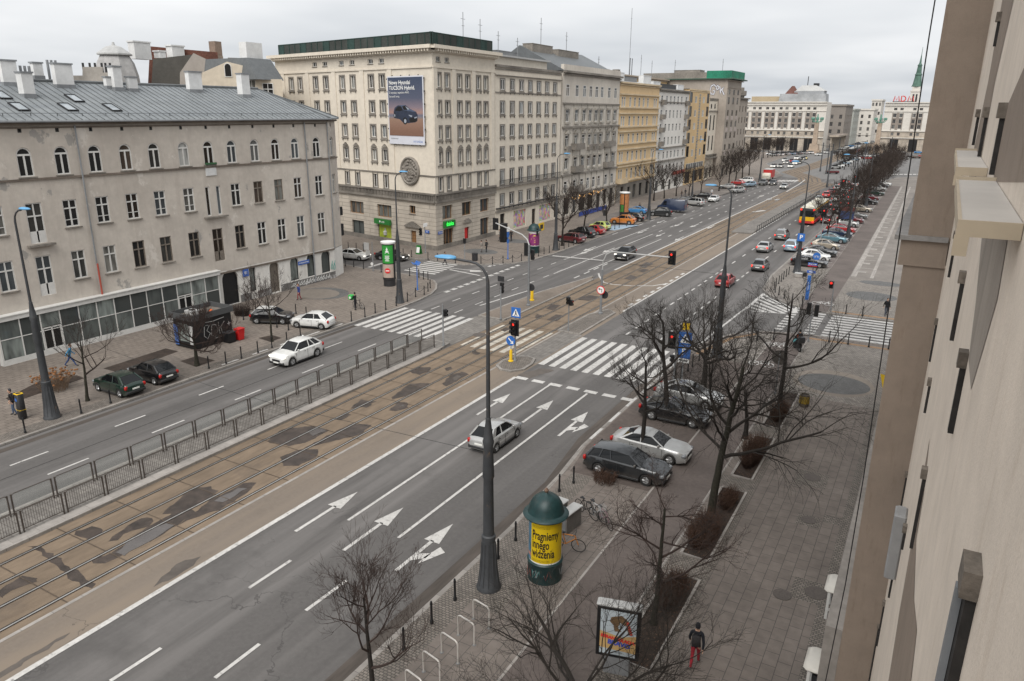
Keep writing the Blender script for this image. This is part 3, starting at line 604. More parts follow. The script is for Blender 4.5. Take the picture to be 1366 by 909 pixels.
m_blueglass = glass_mat('shop_glass', (.06, .066, .064), (.27, .3, .28), .65, .06)
XF = -60.4
def zf(x, y, X=XF): return PX(x, y, X).z
# ---------------------------------------------------------------- grey tenement
m_ten = facade_mat('tenement_render', (.53, .482, .425), (.31, .27, .235), .45, .5, (.6, .555, .5), (.33, .31, .285))
m_ten_white = facade_mat('whitewashed_ground_floor', (.68, .66, .62), (.36, .33, .29), .25, .4)
m_plinth = M('graffiti_plinth', (.2, .19, .18), .85, .3, 2, .3, stain=(.42, .41, .4), stain_th=(.56, .6), stain_scale=1.8)
m_roof = metal_roof('zinc_roof', (.2, .215, .22), .6, 'x'); m_seam = M('roof_seam', (.12, .128, .132), .5, .15, 2, .1)
m_white_ch = M('whitewashed_chimney', (.7, .7, .69), .85, .1, 2, .15)
B0 = (XF, 20, 0)
ten, w = building('tenement_house', 'long grey peeling tenement house with arched top windows and grey metal roof', 'tenement', B0)
F = Fac(w, ten, (XF, 12, 0), (0, 1, 0), (1, 0, 0), B0); O = 12
cols = [26.2, 29.0, 31.8, 34.6, 37.3, 40.0, 42.7, 45.7, 48.4, 51.1, 53.95, 56.7, 59.45]
ops = []
for i, y in enumerate([23.2, 20.2]+cols+[62.65]):
    big = m_curtain if i in (9, 12) else m_glass
    ops.append(op(y-O, 13.98, 1.12, 2.15, 'arch_window', g=big))
    if abs(y-48.4) < .1: ops += [op(y-O-.62, 9.2, .5, 2.75, 'shop1'), op(y-O+.62, 9.2, .5, 2.75, 'shop1')]
    elif abs(y-31.8) < .1: ops.append(op(y-O, 8.9, 1.25, 3.1, 'tenement_door'))
    else: ops.append(op(y-O, 9.85, 1.15, 2.15, 'tenement_bar' if i in (3, 5, 6, 7, 8, 9, 10) else 'tenement', f=m_white if i not in (12, 13) else m_oldwood))
    if abs(y-31.8) < .1 or abs(y-48.4) < .1: ops.append(op(y-O, 4.75, 1.2, 3.15, 'tenement_door', f=m_white if y < 40 else m_oldwood))
    else: ops.append(op(y-O, 5.6, 1.15, 2.3, 'tenement', f=m_oldwood if 38 < y < 53 else m_white))
for y in [23.2, 26.2, 29, 31.8, 34.6, 37.3, 40, 42.7, 45.7, 48.4, 51.1, 53.95, 56.7, 59.45, 62.65]: ops.append(op(y-O, 17.2, .3, .42, 'shop1', f=m_dark))
F.build(52.3, 3.55, 17.75, ops, .16)
# whitewashed ground floor and the chamfered corner
gf = mbat(B0); FG = Fac(gf, ten, (XF+.03, 47.9, 0), (0, 1, 0), (1, 0, 0), B0)
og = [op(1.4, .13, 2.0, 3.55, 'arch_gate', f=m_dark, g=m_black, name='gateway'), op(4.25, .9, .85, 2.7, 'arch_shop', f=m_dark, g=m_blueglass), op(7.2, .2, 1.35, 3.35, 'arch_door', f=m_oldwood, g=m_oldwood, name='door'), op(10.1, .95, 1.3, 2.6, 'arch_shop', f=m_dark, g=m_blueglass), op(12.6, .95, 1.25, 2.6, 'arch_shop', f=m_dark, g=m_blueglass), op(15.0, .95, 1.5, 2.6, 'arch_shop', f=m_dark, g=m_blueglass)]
FG.build(16.4, .12, 3.5, og, .3)
wpl = mbat(B0)
for a, b in ((2.45, 3.8), (4.7, 6.5), (7.9, 16.4)): FG.box(wpl, a, b, .1, .88, .0, .07)
bl = mbat(B0)
FG.box(bl, 0, 16.45, 3.42, 3.58, 0, .12)
F.box(bl, 8, 52.3, 13.68, 13.84, 0, .12); F.box(bl, 8, 52.3, 17.5, 17.62, 0, .08); F.box(bl, 8, 52.3, 17.75, 17.95, 0, .28)
FC = Fac(w, ten, (XF, 64.3, 0), V((-.35, .94, 0)).normalized(), V((.94, .35, 0)).normalized(), B0)
FC.build(2.6, 3.55, 17.75, [op(1.3, 13.98, .9, 2.1, 'arch_window'), op(1.3, 9.85, .9, 2.1, 'tenement'), op(1.3, 17.2, .3, .42, 'shop1', f=m_dark)])
FC2 = Fac(gf, ten, (XF, 64.3, 0), V((-.35, .94, 0)).normalized(), V((.94, .35, 0)).normalized(), B0); FC2.build(2.6, .12, 3.5, [])
FC.box(bl, 0, 2.6, 13.68, 13.84, 0, .12); FC.box(bl, 0, 2.6, 17.75, 17.95, 0, .28)
cx, cy = XF-.91, 66.74
w.poly([(cx, cy, 0), (-78, cy+.9, 0), (-78, cy+.9, 17.75), (cx, cy, 17.75)][::-1]); w.poly([(-78, 12, 0), (-78, 67.7, 0), (-78, 67.7, 17.75), (-78, 12, 17.75)]); w.poly([(XF, 12, 0), (-78, 12, 0), (-78, 12, 17.75), (XF, 12, 17.75)])
w.obj('wall', m_ten, ten); gf.obj('ground_floor_wall', m_ten_white, ten); wpl.obj('plinth', m_plinth, ten, (.004, 0, 0)); bl.obj('cornice', M('weathered_cornice', (.2, .165, .135), .85, .25, 2, .3), ten)
# loggia recess where the corner house has dark balconies
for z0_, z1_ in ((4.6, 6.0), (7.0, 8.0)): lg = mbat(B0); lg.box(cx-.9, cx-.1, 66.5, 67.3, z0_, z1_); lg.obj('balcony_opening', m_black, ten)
# roof
RX, RZ, EZ = -67.5, 21.12, 18.1
yh = 61.5
rf = mbat(B0); ex = XF+.42
def roofq(*p): rf.poly(p)
roofq((ex, 12, EZ), (ex, 64.7, EZ), (RX, yh, RZ), (RX, 12, RZ)); roofq((ex, 64.7, EZ), (cx+.35, 67.1, EZ), (RX, yh, RZ)); roofq((cx+.35, 67.1, EZ), (-78.4, 68, EZ), (RX, yh, RZ)); roofq((RX, 12, RZ), (RX, yh, RZ), (-78.4, 68, EZ), (-78.4, 12, EZ))
roofq((ex, 12, EZ-.12), (ex, 64.7, EZ-.12), (ex, 64.7, EZ), (ex, 12, EZ)); roofq((ex, 64.7, EZ-.12), (cx+.35, 67.1, EZ-.12), (cx+.35, 67.1, EZ), (ex, 64.7, EZ))
roofq((ex, 12, EZ-.12), (XF-.2, 12, EZ-.12), (XF-.2, 64.4, EZ-.12), (ex, 64.7, EZ-.12))
roof = rf.obj('roof', m_roof, ten)
sm = mbat(B0); sn = V((RZ-EZ, 0, ex-RX)).normalized()
def onroof(y, t): return V((ex+(RX-ex)*t, y, EZ+(RZ-EZ)*t))
y = 12.3
while y < 64.5:
    tm = 1.0 if y < yh else max(.05, (64.7-y)/(64.7-yh))
    a, b = onroof(y, 0), onroof(y, tm); q = V((0, .022, 0)); up_ = sn*.05
    sm.loft([[a-q, a+q, a+q+up_, a-q+up_], [b-q, b+q, b+q+up_, b-q+up_]], True, True); y += .62
for t_ in (.1,):
    y = 13.0
    while y < 63: p = onroof(y, .1); sm.cbox(p+V((0, 0, .1)), .05, .05, .22); y += 2.0
    sm.tube([onroof(13, .1)+V((0, 0, .2)), onroof(63, .1)+V((0, 0, .2))], .02, 4)
sm.tube([onroof(12, 1)+V((0, 0, .06)), onroof(yh, 1)+V((0, 0, .06))], .14, 6); sm.tube([(RX, yh, RZ+.04), (cx+.35, 67.1, EZ+.05)], .07, 5); sm.tube([(RX, yh, RZ+.04), (ex, 64.7, EZ+.05)], .07, 5)
sm.obj('roof_seams', m_seam, roof)
gt = mbat(B0); gt.tube([(ex+.06, 12, EZ-.1), (ex+.06, 64.7, EZ-.1)], .08, 6); gt.obj('gutter', m_zinc, ten)
dp = mbat(B0); dp.tube([(XF+.14, 35.95, 17.7), (XF+.14, 35.95, 3.9)], .07, 6); dp.obj('drainpipe', m_zinc, ten)
dp = mbat(B0); dp.tube([(XF+.22, 35.95, 6.6), (XF+.22, 35.95, 3.95)], .08, 6); tag(dp.obj('drainpipe', M('red_pipe', (.4, .08, .05), .6, .15, 4, .1), ten), 'red lower length of drainpipe')
dp = mbat(B0); dp.tube([(XF+.14, 60.9, 17.7), (XF+.14, 60.9, .2)], .07, 6); dp.obj('drainpipe', m_zinc, ten)
dp = mbat(B0); dp.tube([(XF+.1, 64.4, 17.7), (XF+.1, 64.4, 3.5)], .06, 6); dp.obj('drainpipe', m_zinc, ten)
def roofhit(x, y):     # survey a point on the front roof slope
    d = ray(x, y); p0 = V((ex, 30, EZ)); return CAMP+d*((p0-CAMP).dot(sn)/d.dot(sn))
for (x, yb, yt, wy, wx, pipes) in ((14, 113, 82, 1.5, .8, 1), (37, 128.5, 98, 1.1, 1.3, 0), (51, 104, 85, 1.0, .8, 1), (86, 116, 86.5, 1.9, .9, 0), (156, 119.5, 90, 1.0, 1.3, 0), (146, 117.5, 104, .9, .7, 0), (177, 121, 104, 1.1, .8, 0), (260, 122, 97, 1.9, .9, 0), (326, 128.5, 99.6, 1.3, 1.3, 0)):
    p = roofhit(x, yb); p = V((max(p.x, RX-1.5), p.y, p.z)); d = ray(x, yt); zt = CAMH+d.z*(p.x/d.x)
    c = mbat(B0); wx, wy = wx*.6, wy*.8; c.box(p.x-wx/2, p.x+wx/2, p.y-wy/2, p.y+wy/2, p.z-.8, zt); o = c.obj('chimney', m_white_ch, roof)
    c = mbat(B0); c.box(p.x-wx/2-.07, p.x+wx/2+.07, p.y-wy/2-.07, p.y+wy/2+.07, zt, zt+.12); setp(c.obj('chimney_cap', m_zinc), o); c = mbat(B0); c.box(p.x-wx/2-.05, p.x+wx/2+.05, p.y-wy/2-.05, p.y+wy/2+.05, p.z-.35, p.z+.18); setp(c.obj('chimney_flashing', m_zinc), o)
    if pipes:
        c = mbat(B0)
        for k in range(3): c.tube([(p.x-.2, p.y+1.1+.35*k, p.z-.3), (p.x-.2, p.y+1.1+.35*k, p.z+1.5)], .12, 6)
        c.obj('vent_pipe', m_zinc, roof)
for (x, yb) in ((25.5, 143.7), (90.5, 144), (99.3, 132.3), (149.4, 144.6), (2, 128), (351, 133.4)):
    p = roofhit(x, yb) if x < 300 else V((-64.5, 62.9, 19.75))
    ax = (V((RX, 0, RZ))-V((ex, 0, EZ))).normalized()
    def corner(s_, t_, k): return p+V((0, s_, 0))+ax*t_+sn*k
    c = mbat(B0)
    for s0, s1, t0, t1 in ((-.45, .45, -.75, -.68), (-.45, .45, .68, .75), (-.45, -.38, -.68, .68), (.38, .45, -.68, .68)):
        c.loft([[corner(s0, t0, 0), corner(s1, t0, 0), corner(s1, t1, 0), corner(s0, t1, 0)], [corner(s0, t0, .14), corner(s1, t0, .14), corner(s1, t1, .14), corner(s0, t1, .14)]], True, True)
    o = c.obj('skylight', m_dark, roof)
    c = mbat(B0); c.poly([corner(-.38, -.68, .09), corner(.38, -.68, .09), corner(.38, .68, .09), corner(-.38, .68, .09)]); setp(c.obj('pane', M('skylight_glass', (.3, .33, .35), .08, .1, 2, 0)), o)
# small balconies and sills with dark plant pots, plaques
bb = mbat(B0); F.box(bb, 31.8-O-1.0, 31.8-O+1.0, 8.7, 8.85, 0, .45); bb.obj('balcony_slab', m_stone_trim, ten)
bb = mbat(B0); F.box(bb, 48.4-O-1.3, 48.4-O+1.3, 9.0, 9.14, 0, .35); bb.obj('balcony_slab', m_stone_trim, ten)
bb = mbat(B0); F.box(bb, 48.4-O-.6, 48.4-O+.6, 12.95, 13.98, .01, .09); bb.obj('parapet_panel', m_white_ch, ten)
bb = mbat(B0); F.box(bb, 48.4-O-.62, 48.4-O+.62, 13.98, 14.15, .1, .24); bb.obj('window_box', M('green_box', (.04, .12, .05), .7, .2, 4, .1), ten)
# glazed shopfront
sh = thing('shopfront', 'white framed glazed shopfront along the ground floor of the grey tenement', 'shopfront', (XF, 27.3, 0))
sh_b = V((XF, 27.3, 0)); s1 = MB(); fr = m_white
L_, H_ = 20.3, 3.95; s1.box(0, .5, 0, L_, .1, .55); s1.box(0, .5, 0, .12, .55, 3.6); s1.box(0, .5, L_-.12, L_, .55, 3.6); s1.box(0, .62, -.1, L_+.1, 3.55, 3.9); s1.box(0, .7, -.15, L_+.15, 3.9, 3.97)
s1.obj('frame', fr, sh)
nb = 13; ysb = [.12+(L_-.24)*i/nb for i in range(nb+1)]
for i in range(nb):
    a, b = ysb[i]+.045, ysb[i+1]-.045
    if i in (2, 10):
        d_ = MB(); bars(d_, a, b, .55, 2.35, .09, -.04, .04); d_.box((a+b)/2-.06, (a+b)/2+.06, -.04, .04, .64, 2.26)
        # turn into the facade plane (x<->y)
        d_.v = [V((.44+p.y, p.x, p.z)) for p in d_.v]; o = d_.obj('shop_door', fr, sh); q = MB(); q.poly([(.45, a, .6), (.45, b, .6), (.45, b, 2.3), (.45, a, 2.3)]); setp(q.obj('pane', m_glass), o)
        q = MB(); q.poly([(.46, a, 2.42), (.46, b, 2.42), (.46, b, 3.52), (.46, a, 3.52)]); q.obj('shop_pane', m_blueglass, sh)
    else:
        for z0, z1 in ((.58, 2.1), (2.16, 3.52)): q = MB(); q.poly([(.46, a, z0), (.46, b, z0), (.46, b, z1), (.46, a, z1)]); q.obj('shop_pane', m_blueglass, sh)
s1 = MB()
for yy in ysb[1:-1]: s1.box(.42, .5, yy-.04, yy+.04, .55, 3.55)
s1.box(.43, .495, .12, L_-.12, 2.1, 2.16); s1.obj('mullions', fr, sh)
m_sash = M('enamel_blue', (.05, .12, .4), .35, .05, 2, 0)
def wall_sign(name, label, P_, n, w, h, mat, txt=None, tm=None, size=.3, lines=None):
    t = thing(name, label, 'sign', P_); rot = face_mat(n); b_ = MB(); b_.rbox(-w/2, w/2, -h/2, h/2, 0, .05, .012); o = b_.obj('panel', mat, t); o.rotation_euler = rot
    if txt: k = inst('lettering', text_mesh(txt, size, tm or m_signw, bold=.004), o, (0, 0, .056))
    return t
wall_sign('street_sign', 'small blue and red address plate beside the dark archway', (XF+.1, 51.2, 3.05), (1, 0, 0), .75, .8, m_sash, '81', m_signw, .4)
wall_sign('street_sign', 'long blue street name plate between the arched shop windows', (XF+.1, 59.3, 2.75), (1, 0, 0), 1.7, .42, m_sash, 'MARSZAŁKOWSKA', m_signw, .17)
def graffiti(label, P_, n, pts_list, r, mat, parent=None):
    q = MB()
    for pl in pts_list: q.tube([(x, y, 0) for x, y in pl], r, 5)
    o = q.obj('graffiti', mat, parent); o.location = P_; o.rotation_euler = face_mat(n); o.scale = (1, 1, .25)
    return o
def scrawl(seed, w, h, n):
    R2 = random.Random(seed); out = []
    for i in range(n):
        cx_ = -w/2+w*(i+.5)/n; out.append([(cx_+w/n*.45*sin(a*1.7+R2.random()), h*.5*R2.uniform(.6, 1)*cos(a)) for a in [k*.55+R2.random()*.3 for k in range(10)]])
    return out
graffiti('', V((XF+.05+.06, 63.9, 1.7))-V(B0), (1, 0, 0), scrawl(3, .8, 1.2, 2), .04, M('teal_spray', (.05, .35, .3), .6, 0, 1, 0), ten)
graffiti('', V((XF+.06+.06, 60.2, .55))-V(B0), (1, 0, 0), scrawl(5, 6.2, .6, 14), .035, m_signw, ten)
# ---------------------------------------------------------------- cream corner block
m_cream = facade_mat('cream_render', (.64, .58, .49), (.46, .41, .34), .3, .22)
m_rust_st = banded('rusticated_stone', (.47, .42, .355), (.2, .175, .15), .58, .07, (.33, .295, .25))
m_trim2 = M('grey_stone_band', (.25, .225, .195), .85, .25, 2, .35)
m_green_net = M('green_netting', (.035, .07, .06), .8, .25, 6, .3)
B1 = (XF, 84.9, 0); dL = V((-.982, .19, 0)).normalized(); nL = V((-dL.y, dL.x, 0)); LL = 36.6
blk, w = building('apartment_block', 'big cream corner apartment block with green netting round its roof and a stone base', 'apartment block', B1)
base = mbat(B1); tr = mbat(B1); cor = mbat(B1)
FL = Fac(w, blk, V(B1)+dL*LL, -dL, nL, B1); FS = Fac(w, blk, B1, (0, 1, 0), (1, 0, 0), B1)
FLb = Fac(base, blk, V(B1)+dL*LL, -dL, nL, B1); FSb = Fac(base, blk, B1, (0, 1, 0), (1, 0, 0), B1)
lc_ = [32.4, 30.0, 25.9, 23.3, 19.3, 16.8, 12.65, 10.25]; sc_ = [86.25, 88.3, 91.3, 93.4, 96.3, 98.3]
rows = [(22.0, 1.75), (18.6, 1.6), (15.25, 1.65), (11.95, 1.6)]
ol = []; os_ = []
for c in lc_:
    for z, h in rows: ol.append(op(LL-c, z, 1.05, h, 'trimmed', g=m_curtain if rnd.random() < .15 else m_glass))
    ol.append(op(LL-c, 8.05, 1.05, 1.95, 'casement'))
for c in lc_[2:]: ol.append(op(LL-c, 25.25, 1.1, .62, 'casement'))
for c in sc_:
    for z, h in rows: os_.append(op(c-84.9, z, 1.0, h, 'trimmed', g=m_curtain if rnd.random() < .15 else m_glass))
    os_.append(op(c-84.9, 8.25, 1.0, 1.95, 'casement'))
for c in sc_[:2]: os_.append(op(c-84.9, 25.2, 1.0, .62, 'casement'))
FL.build(LL, 6.7, 26.3, ol, .25); FS.build(16.0, 6.7, 26.3, os_, .25)
m_brown = M('brown_shop_frame', (.27, .145, .065), .5, .2, 4, .1)
ob = [op(LL-c, 3.75, w_, 1.85, 'shop3', f=m_brown) for c, w_ in ((28.5, 3), (23.5, 3.2), (17.5, 3.3), (11.0, 3.2))] + [op(LL-4.8, 4.85, 1.25, 1.15, 'casement', f=m_brown), op(LL-4.75, .12, 1.15, 2.3, 'tall', f=m_brown, g=m_brown, name='door'), op(LL-17.4, .5, 2.9, 2.2, 'shop2', f=m_dark, g=m_blueglass), op(LL-11.1, .5, 3.0, 2.3, 'shop3', f=m_dark), op(LL-23.4, .5, 2.8, 2.2, 'shop2', f=m_dark), op(LL-28.4, .5, 2.8, 2.2, 'shop2', f=m_dark)]
FLb.build(LL, .1, 6.7, ob, .35)
ob = [op(c-84.9, 4.2, 2.5, 1.95, 'shop2', f=m_brown) for c in (87.8, 92.8, 97.8)] + [op(3.0, .12, 2.5, 2.7, 'shop3', f=m_brown, name='shop_entrance'), op(7.9, .12, 1.35, 2.3, 'shop1', f=m_dark, g=m_red, name='door'), op(12.9, .12, 2.5, 3.1, 'shop2', f=m_brown, name='shop_entrance')]
FSb.build(16.0, .1, 6.7, ob, .35)
# pilaster strips, string courses, balustrade belt, cornice with modillions
for FF, W_, pil in ((FL, LL, [LL-34.6, LL-28, LL-21.3, LL-14.7, LL-8.6]), (FS, 16.0, [.5, 4.9, 9.95, 15.2])):
    for a in pil: FF.box(cor, a-.45, a+.45, 10.4, 24.4, 0, .12)
    FF.box(cor, 0, W_, 24.4, 24.62, 0, .16); FF.box(cor, -.2, W_+.2, 26.3, 26.55, 0, .35); FF.box(cor, -.8, W_+.6, 26.75, 27.2, 0, 1.0)
    a = .2
    while a < W_: FF.box(cor, a, a+.22, 26.42, 26.75, .3, .85); a += .55
    FF.box(tr, -.1, W_, 6.7, 7.0, 0, .3); FF.box(tr, -.05, W_, 7.75, 7.98, 0, .35); FF.box(tr, 0, W_, 7.0, 7.75, 0, .12); FF.box(tr, 0, W_, 10.25, 10.42, 0, .12)
    a = .3
    while a < W_: FF.box(tr, a, a+.16, 7.0, 7.75, .12, .28); a += .34
    FF.box(tr, 0, W_, .08, .75, 0, .14)
for FF, cs in ((FL, [LL-c for c in lc_]), (FS, [c-84.9 for c in sc_])):
    for c in cs:
        for k in range(6): FF.box(tr, c-.6+.1*k, c+.6-.1*k, 13.85+.08*k, 13.93+.08*k, 0, .16)
        FF.box(tr, c-.62, c+.62, 7.98, 8.1, 0, .14); FF.box(tr, c-.6, c-.48, 8.1, 10.25, 0, .1); FF.box(tr, c+.48, c+.6, 8.1, 10.25, 0, .1)
far = V(B1)+dL*LL; bk = far+V((0, 14, 0)); e2 = V((XF, 100.9, 0))
w.poly([far+V((0, 0, 0)), bk, bk+V((0, 0, 26.3)), far+V((0, 0, 26.3))]); w.poly([e2, e2+V((-30, 3, 0)), e2+V((-30, 3, 26.3)), e2+V((0, 0, 26.3))])
rt_ = mbat(B1); rt_.poly([V(B1)+V((.9, -1, 27.2)), e2+V((.9, 0, 27.2)), e2+V((-30, 3, 27.2)), bk+V((0, 0, 27.2)), far+V((-.5, -.8, 27.2))]); rt_.obj('roof', m_zinc, blk)
w.obj('wall', m_cream, blk); base.obj('stone_base', m_rust_st, blk); tr.obj('string_course', m_trim2, blk); cor.obj('cornice', m_cream, blk)
gf2 = mbat(B1); m_net = M('brown_green_netting', (.06, .068, .06), .8, .3, 9, .3)
for FF, a0, a1 in ((FL, 1.0, LL-.1), (FS, .1, 15.6)):
    a = a0; n_ = int((a1-a0)/1.45); k = 0
    while k < n_:
        x0 = a0+(a1-a0)*k/n_; x1 = a0+(a1-a0)*(k+1)/n_; gn = mbat(B1); FF.box(gn, x0+.02, x1-.02, 27.2, 28.75, -.35, -.28); gn.obj('parapet_netting', m_net if k % 4 else m_green_net, blk); k += 1
    FF.box(gf2, a0, a1, 28.72, 28.82, -.4, -.24)
    for k in range(n_+1): x0 = a0+(a1-a0)*k/n_; FF.box(gf2, x0-.05, x0+.05, 27.2, 28.8, -.3, -.2)
gf2.obj('parapet_frame', m_green_net, blk)
# medallion
md = MB(); md.lathe([(1.95, 0), (1.95, .25), (1.75, .34), (1.6, .2), (1.55, .14), (.01, .14)], 32, (0, 0, 0), True, False)
R5 = random.Random(5)
for k in range(46):
    a, r = R5.random()*6.28, 1.4*R5.random()**.5; md.lathe([(.26, .1), (.2, .24), (.06, .3)], 6, (r*cos(a), r*sin(a), R5.random()*.06), False, True, a)
mo = md.obj('medallion', m_stone_trim, blk, smooth=50); mo.location = FL.P(LL-4.9, 10.85, .02)-V(B1); mo.rotation_euler = face_mat(nL)
ped = mbat(B1)
for k in range(5): FL.box(ped, LL-4.75-1.5+.3*k, LL-4.75+1.5-.3*k, 3.1+.13*k, 3.23+.13*k, 0, .22)
FL.box(ped, LL-6.4, LL-3.1, 2.9, 3.1, 0, .3)
for k in range(4): FS.box(ped, 7.9-1.1+.25*k, 7.9+1.1-.25*k, 3.1+.16*k, 3.26+.16*k, 0, .2)
ped.obj('pediment', m_stone_trim, blk)
m_shopgreen = M('green_fascia', (.02, .16, .03), .4, .05, 2, 0); m_greenlit = M('green_neon', (.04, 1, .1), .4, 0, 1, 0, emis=.45)
ss = thing('shop_sign', 'dark green awning sign with white logo over the side-street shop', 'shop sign', FL.P(LL-11.1, 2.75, .2)); a_ = math.atan2(-dL.y, -dL.x)
ss.rotation_euler = (0, 0, a_); q = MB(); q.box(-1.8, 1.8, -.3, 0, 0, .75); q.obj('fascia', m_shopgreen, ss); k = inst('lettering', text_mesh('● caffè', .4, m_signw), ss, (0, -.31, .37), rot=(pi/2, 0, 0))
ss = thing('shop_sign', 'bright green lit shop sign over the brown street entrance', 'shop sign', (XF+.25, 87.9, 3.05)); q = MB(); q.box(-.2, .1, -1.35, 1.35, 0, .95); q.obj('fascia', m_shopgreen, ss); inst('lettering', text_mesh('żabka', .75, m_greenlit, bold=.02), ss, (.11, 0, .5), rot=(pi/2, 0, pi/2))
wp = thing('window_poster', 'yellow and green poster filling the side-street shop window', 'poster', FL.P(LL-11.1, .55, -.18)); wp.rotation_euler = (0, 0, a_)
q = MB(); q.box(-1.4, 1.4, -.03, 0, 0, 2.2); q.obj('sheet', M('poster_yellow_green', (.35, .42, .04), .5, .3, 1.5, .2, obj=True), wp); q = MB(); q.lathe([(.3, 0), (.35, .5), (.12, .7), (.14, 1.0)], 10, (0, -.05, .55)); q.obj('printed_bottle', m_lgrey, wp)
wall_sign('street_sign', 'blue plate on the stone corner pier of the cream block', (XF+.2, 85.6, 2.55), (1, 0, 0), 1.0, .4, m_sash, 'WILCZA', m_signw, .22)
wall_sign('street_sign', 'small blue plate left of the stone corner of the cream block', tuple(FL.P(LL-1.7, 2.6, .1)), nL, .8, .4, m_sash, '83', m_signw, .25)
# advertising banner
bn = thing('billboard_banner', 'tall banner showing a dark car at dusk, hung on the cream corner block', 'banner', FL.P(LL-5.15, 14.45, .3)); bn.rotation_euler = (0, 0, a_)
BW, BH = 7.3, 9.0
m, nt, b = new_mat('banner_print'); tc = N(nt, 'ShaderNodeTexCoord').outputs['Object']; sp = nt.nodes.new('ShaderNodeSeparateXYZ'); nt.links.new(tc, sp.inputs[0])
cr = nt.nodes.new('ShaderNodeValToRGB'); nt.links.new(ramp(nt, sp.outputs[2], 0, BH), cr.inputs[0])
els = [(.0, (.16, .085, .06)), (.2, (.2, .11, .075)), (.3, (.24, .14, .1)), (.375, (.27, .17, .12)), (.4, (.2, .17, .18)), (.43, (.13, .14, .19)), (.47, (.33, .2, .17)), (.55, (.2, .16, .19)), (.68, (.075, .085, .13)), (1, (.035, .052, .095))]
while len(cr.color_ramp.elements) < len(els): cr.color_ramp.elements.new(.5)
for e_, (p_, c_) in zip(cr.color_ramp.elements, els): e_.position = p_; e_.color = (*c_, 1)
nt.links.new(mixc(nt, .5, cr.outputs[0], mixc(nt, 1, cr.outputs[0], mixc(nt, noise(nt, coords(nt, (1, 1, 3), True), 2.5, 5), (.5,)*3, (1.4,)*3), 'MULTIPLY')), b.inputs['Base Color']); b.inputs['Roughness'].default_value = .6
q = MB(); q.box(-BW/2+.18, BW/2-.18, -.06, -.02, 1.15, BH-.16); q.obj('printed_picture', m, bn)
q = MB(); q.box(-BW/2, BW/2, -.02, .05, 0, BH); q.obj('banner_sheet', M('banner_white', (.6, .61, .66), .5, .04, 2, .05), bn)
q = MB()
for k in range(6):
    for x in (-BW/2-.12, BW/2+.12): q.box(x-.06, x+.06, -.03, .1, .3+1.65*k, .5+1.65*k)
for k in range(4):
    for z in (-.12, BH+.02): q.box(-BW/2+1+1.75*k, -BW/2+1.12+1.75*k, -.03, .1, z, z+.12)
q.obj('fixings', m_dark, bn)
# the printed car, seen three-quarter, laid flat on the sheet
cb = MB()
def lay(pts, y): cb.poly([((x-370)*.0178, y, 9.0-(z-95)*.01184) for x, z in pts])
def oval(cx_, cz_, rx, rz, y): lay([(cx_+rx*cos(k*.524), cz_+rz*sin(k*.524)) for k in range(12)], y)
cb.mi(0); lay([(232, 490), (245, 445), (285, 417), (372, 413), (425, 456), (492, 488), (507, 520), (503, 588), (478, 604), (398, 614), (340, 612), (300, 572), (236, 560)], -.066)
cb.mi(3); lay([(285, 419), (372, 415), (425, 457), (492, 489), (405, 482), (345, 470), (325, 427)], -.069)
cb.mi(1); lay([(250, 468), (285, 430), (322, 430), (338, 474), (300, 482), (252, 478)], -.072); lay([(333, 427), (372, 419), (424, 460), (352, 470)], -.072); oval(362, 590, 27, 40, -.072); oval(243, 530, 13, 32, -.072); lay([(410, 560), (498, 540), (500, 580), (478, 600), (415, 606)], -.071)
cb.mi(2); lay([(370, 425), (420, 460), (395, 464)], -.078); lay([(404, 520), (448, 530), (440, 548), (412, 534)], -.078); lay([(470, 548), (500, 540), (500, 552), (472, 562)], -.078); oval(364, 592, 14, 24, -.078); oval(244, 531, 6, 18, -.078)
cb.obj('printed_car', [M('print_navy', (.03, .04, .07), .5, .3, 1.5, .2, obj=True), m_black, M('print_pale', (.3, .33, .38), .5, .1, 2, 0), M('print_blue', (.075, .1, .16), .5, .2, 1.5, .1, obj=True)], bn)
for t_, z, s_ in (('Nowy Hyundai', 8.15, .72), ('TUCSON Hybrid.', 7.45, .72), ('Z wtyczką i napędem 4WD.', 6.85, .36), ('Sprawdź teraz.', 6.35, .36)): inst('lettering', text_mesh(t_, s_, m_signw, align='LEFT', bold=.012 if s_ > .5 else 0), bn, (-BW/2+.4, -.085, z), rot=(pi/2, 0, 0))
inst('lettering', text_mesh('HYUNDAI', .42, m_blue, align='RIGHT'), bn, (BW/2-.35, -.03, .4), rot=(pi/2, 0, 0)); inst('lettering', text_mesh('hyundai.com/pl', .25, m_dark, align='LEFT'), bn, (-BW/2+.4, -.03, .75), rot=(pi/2, 0, 0))
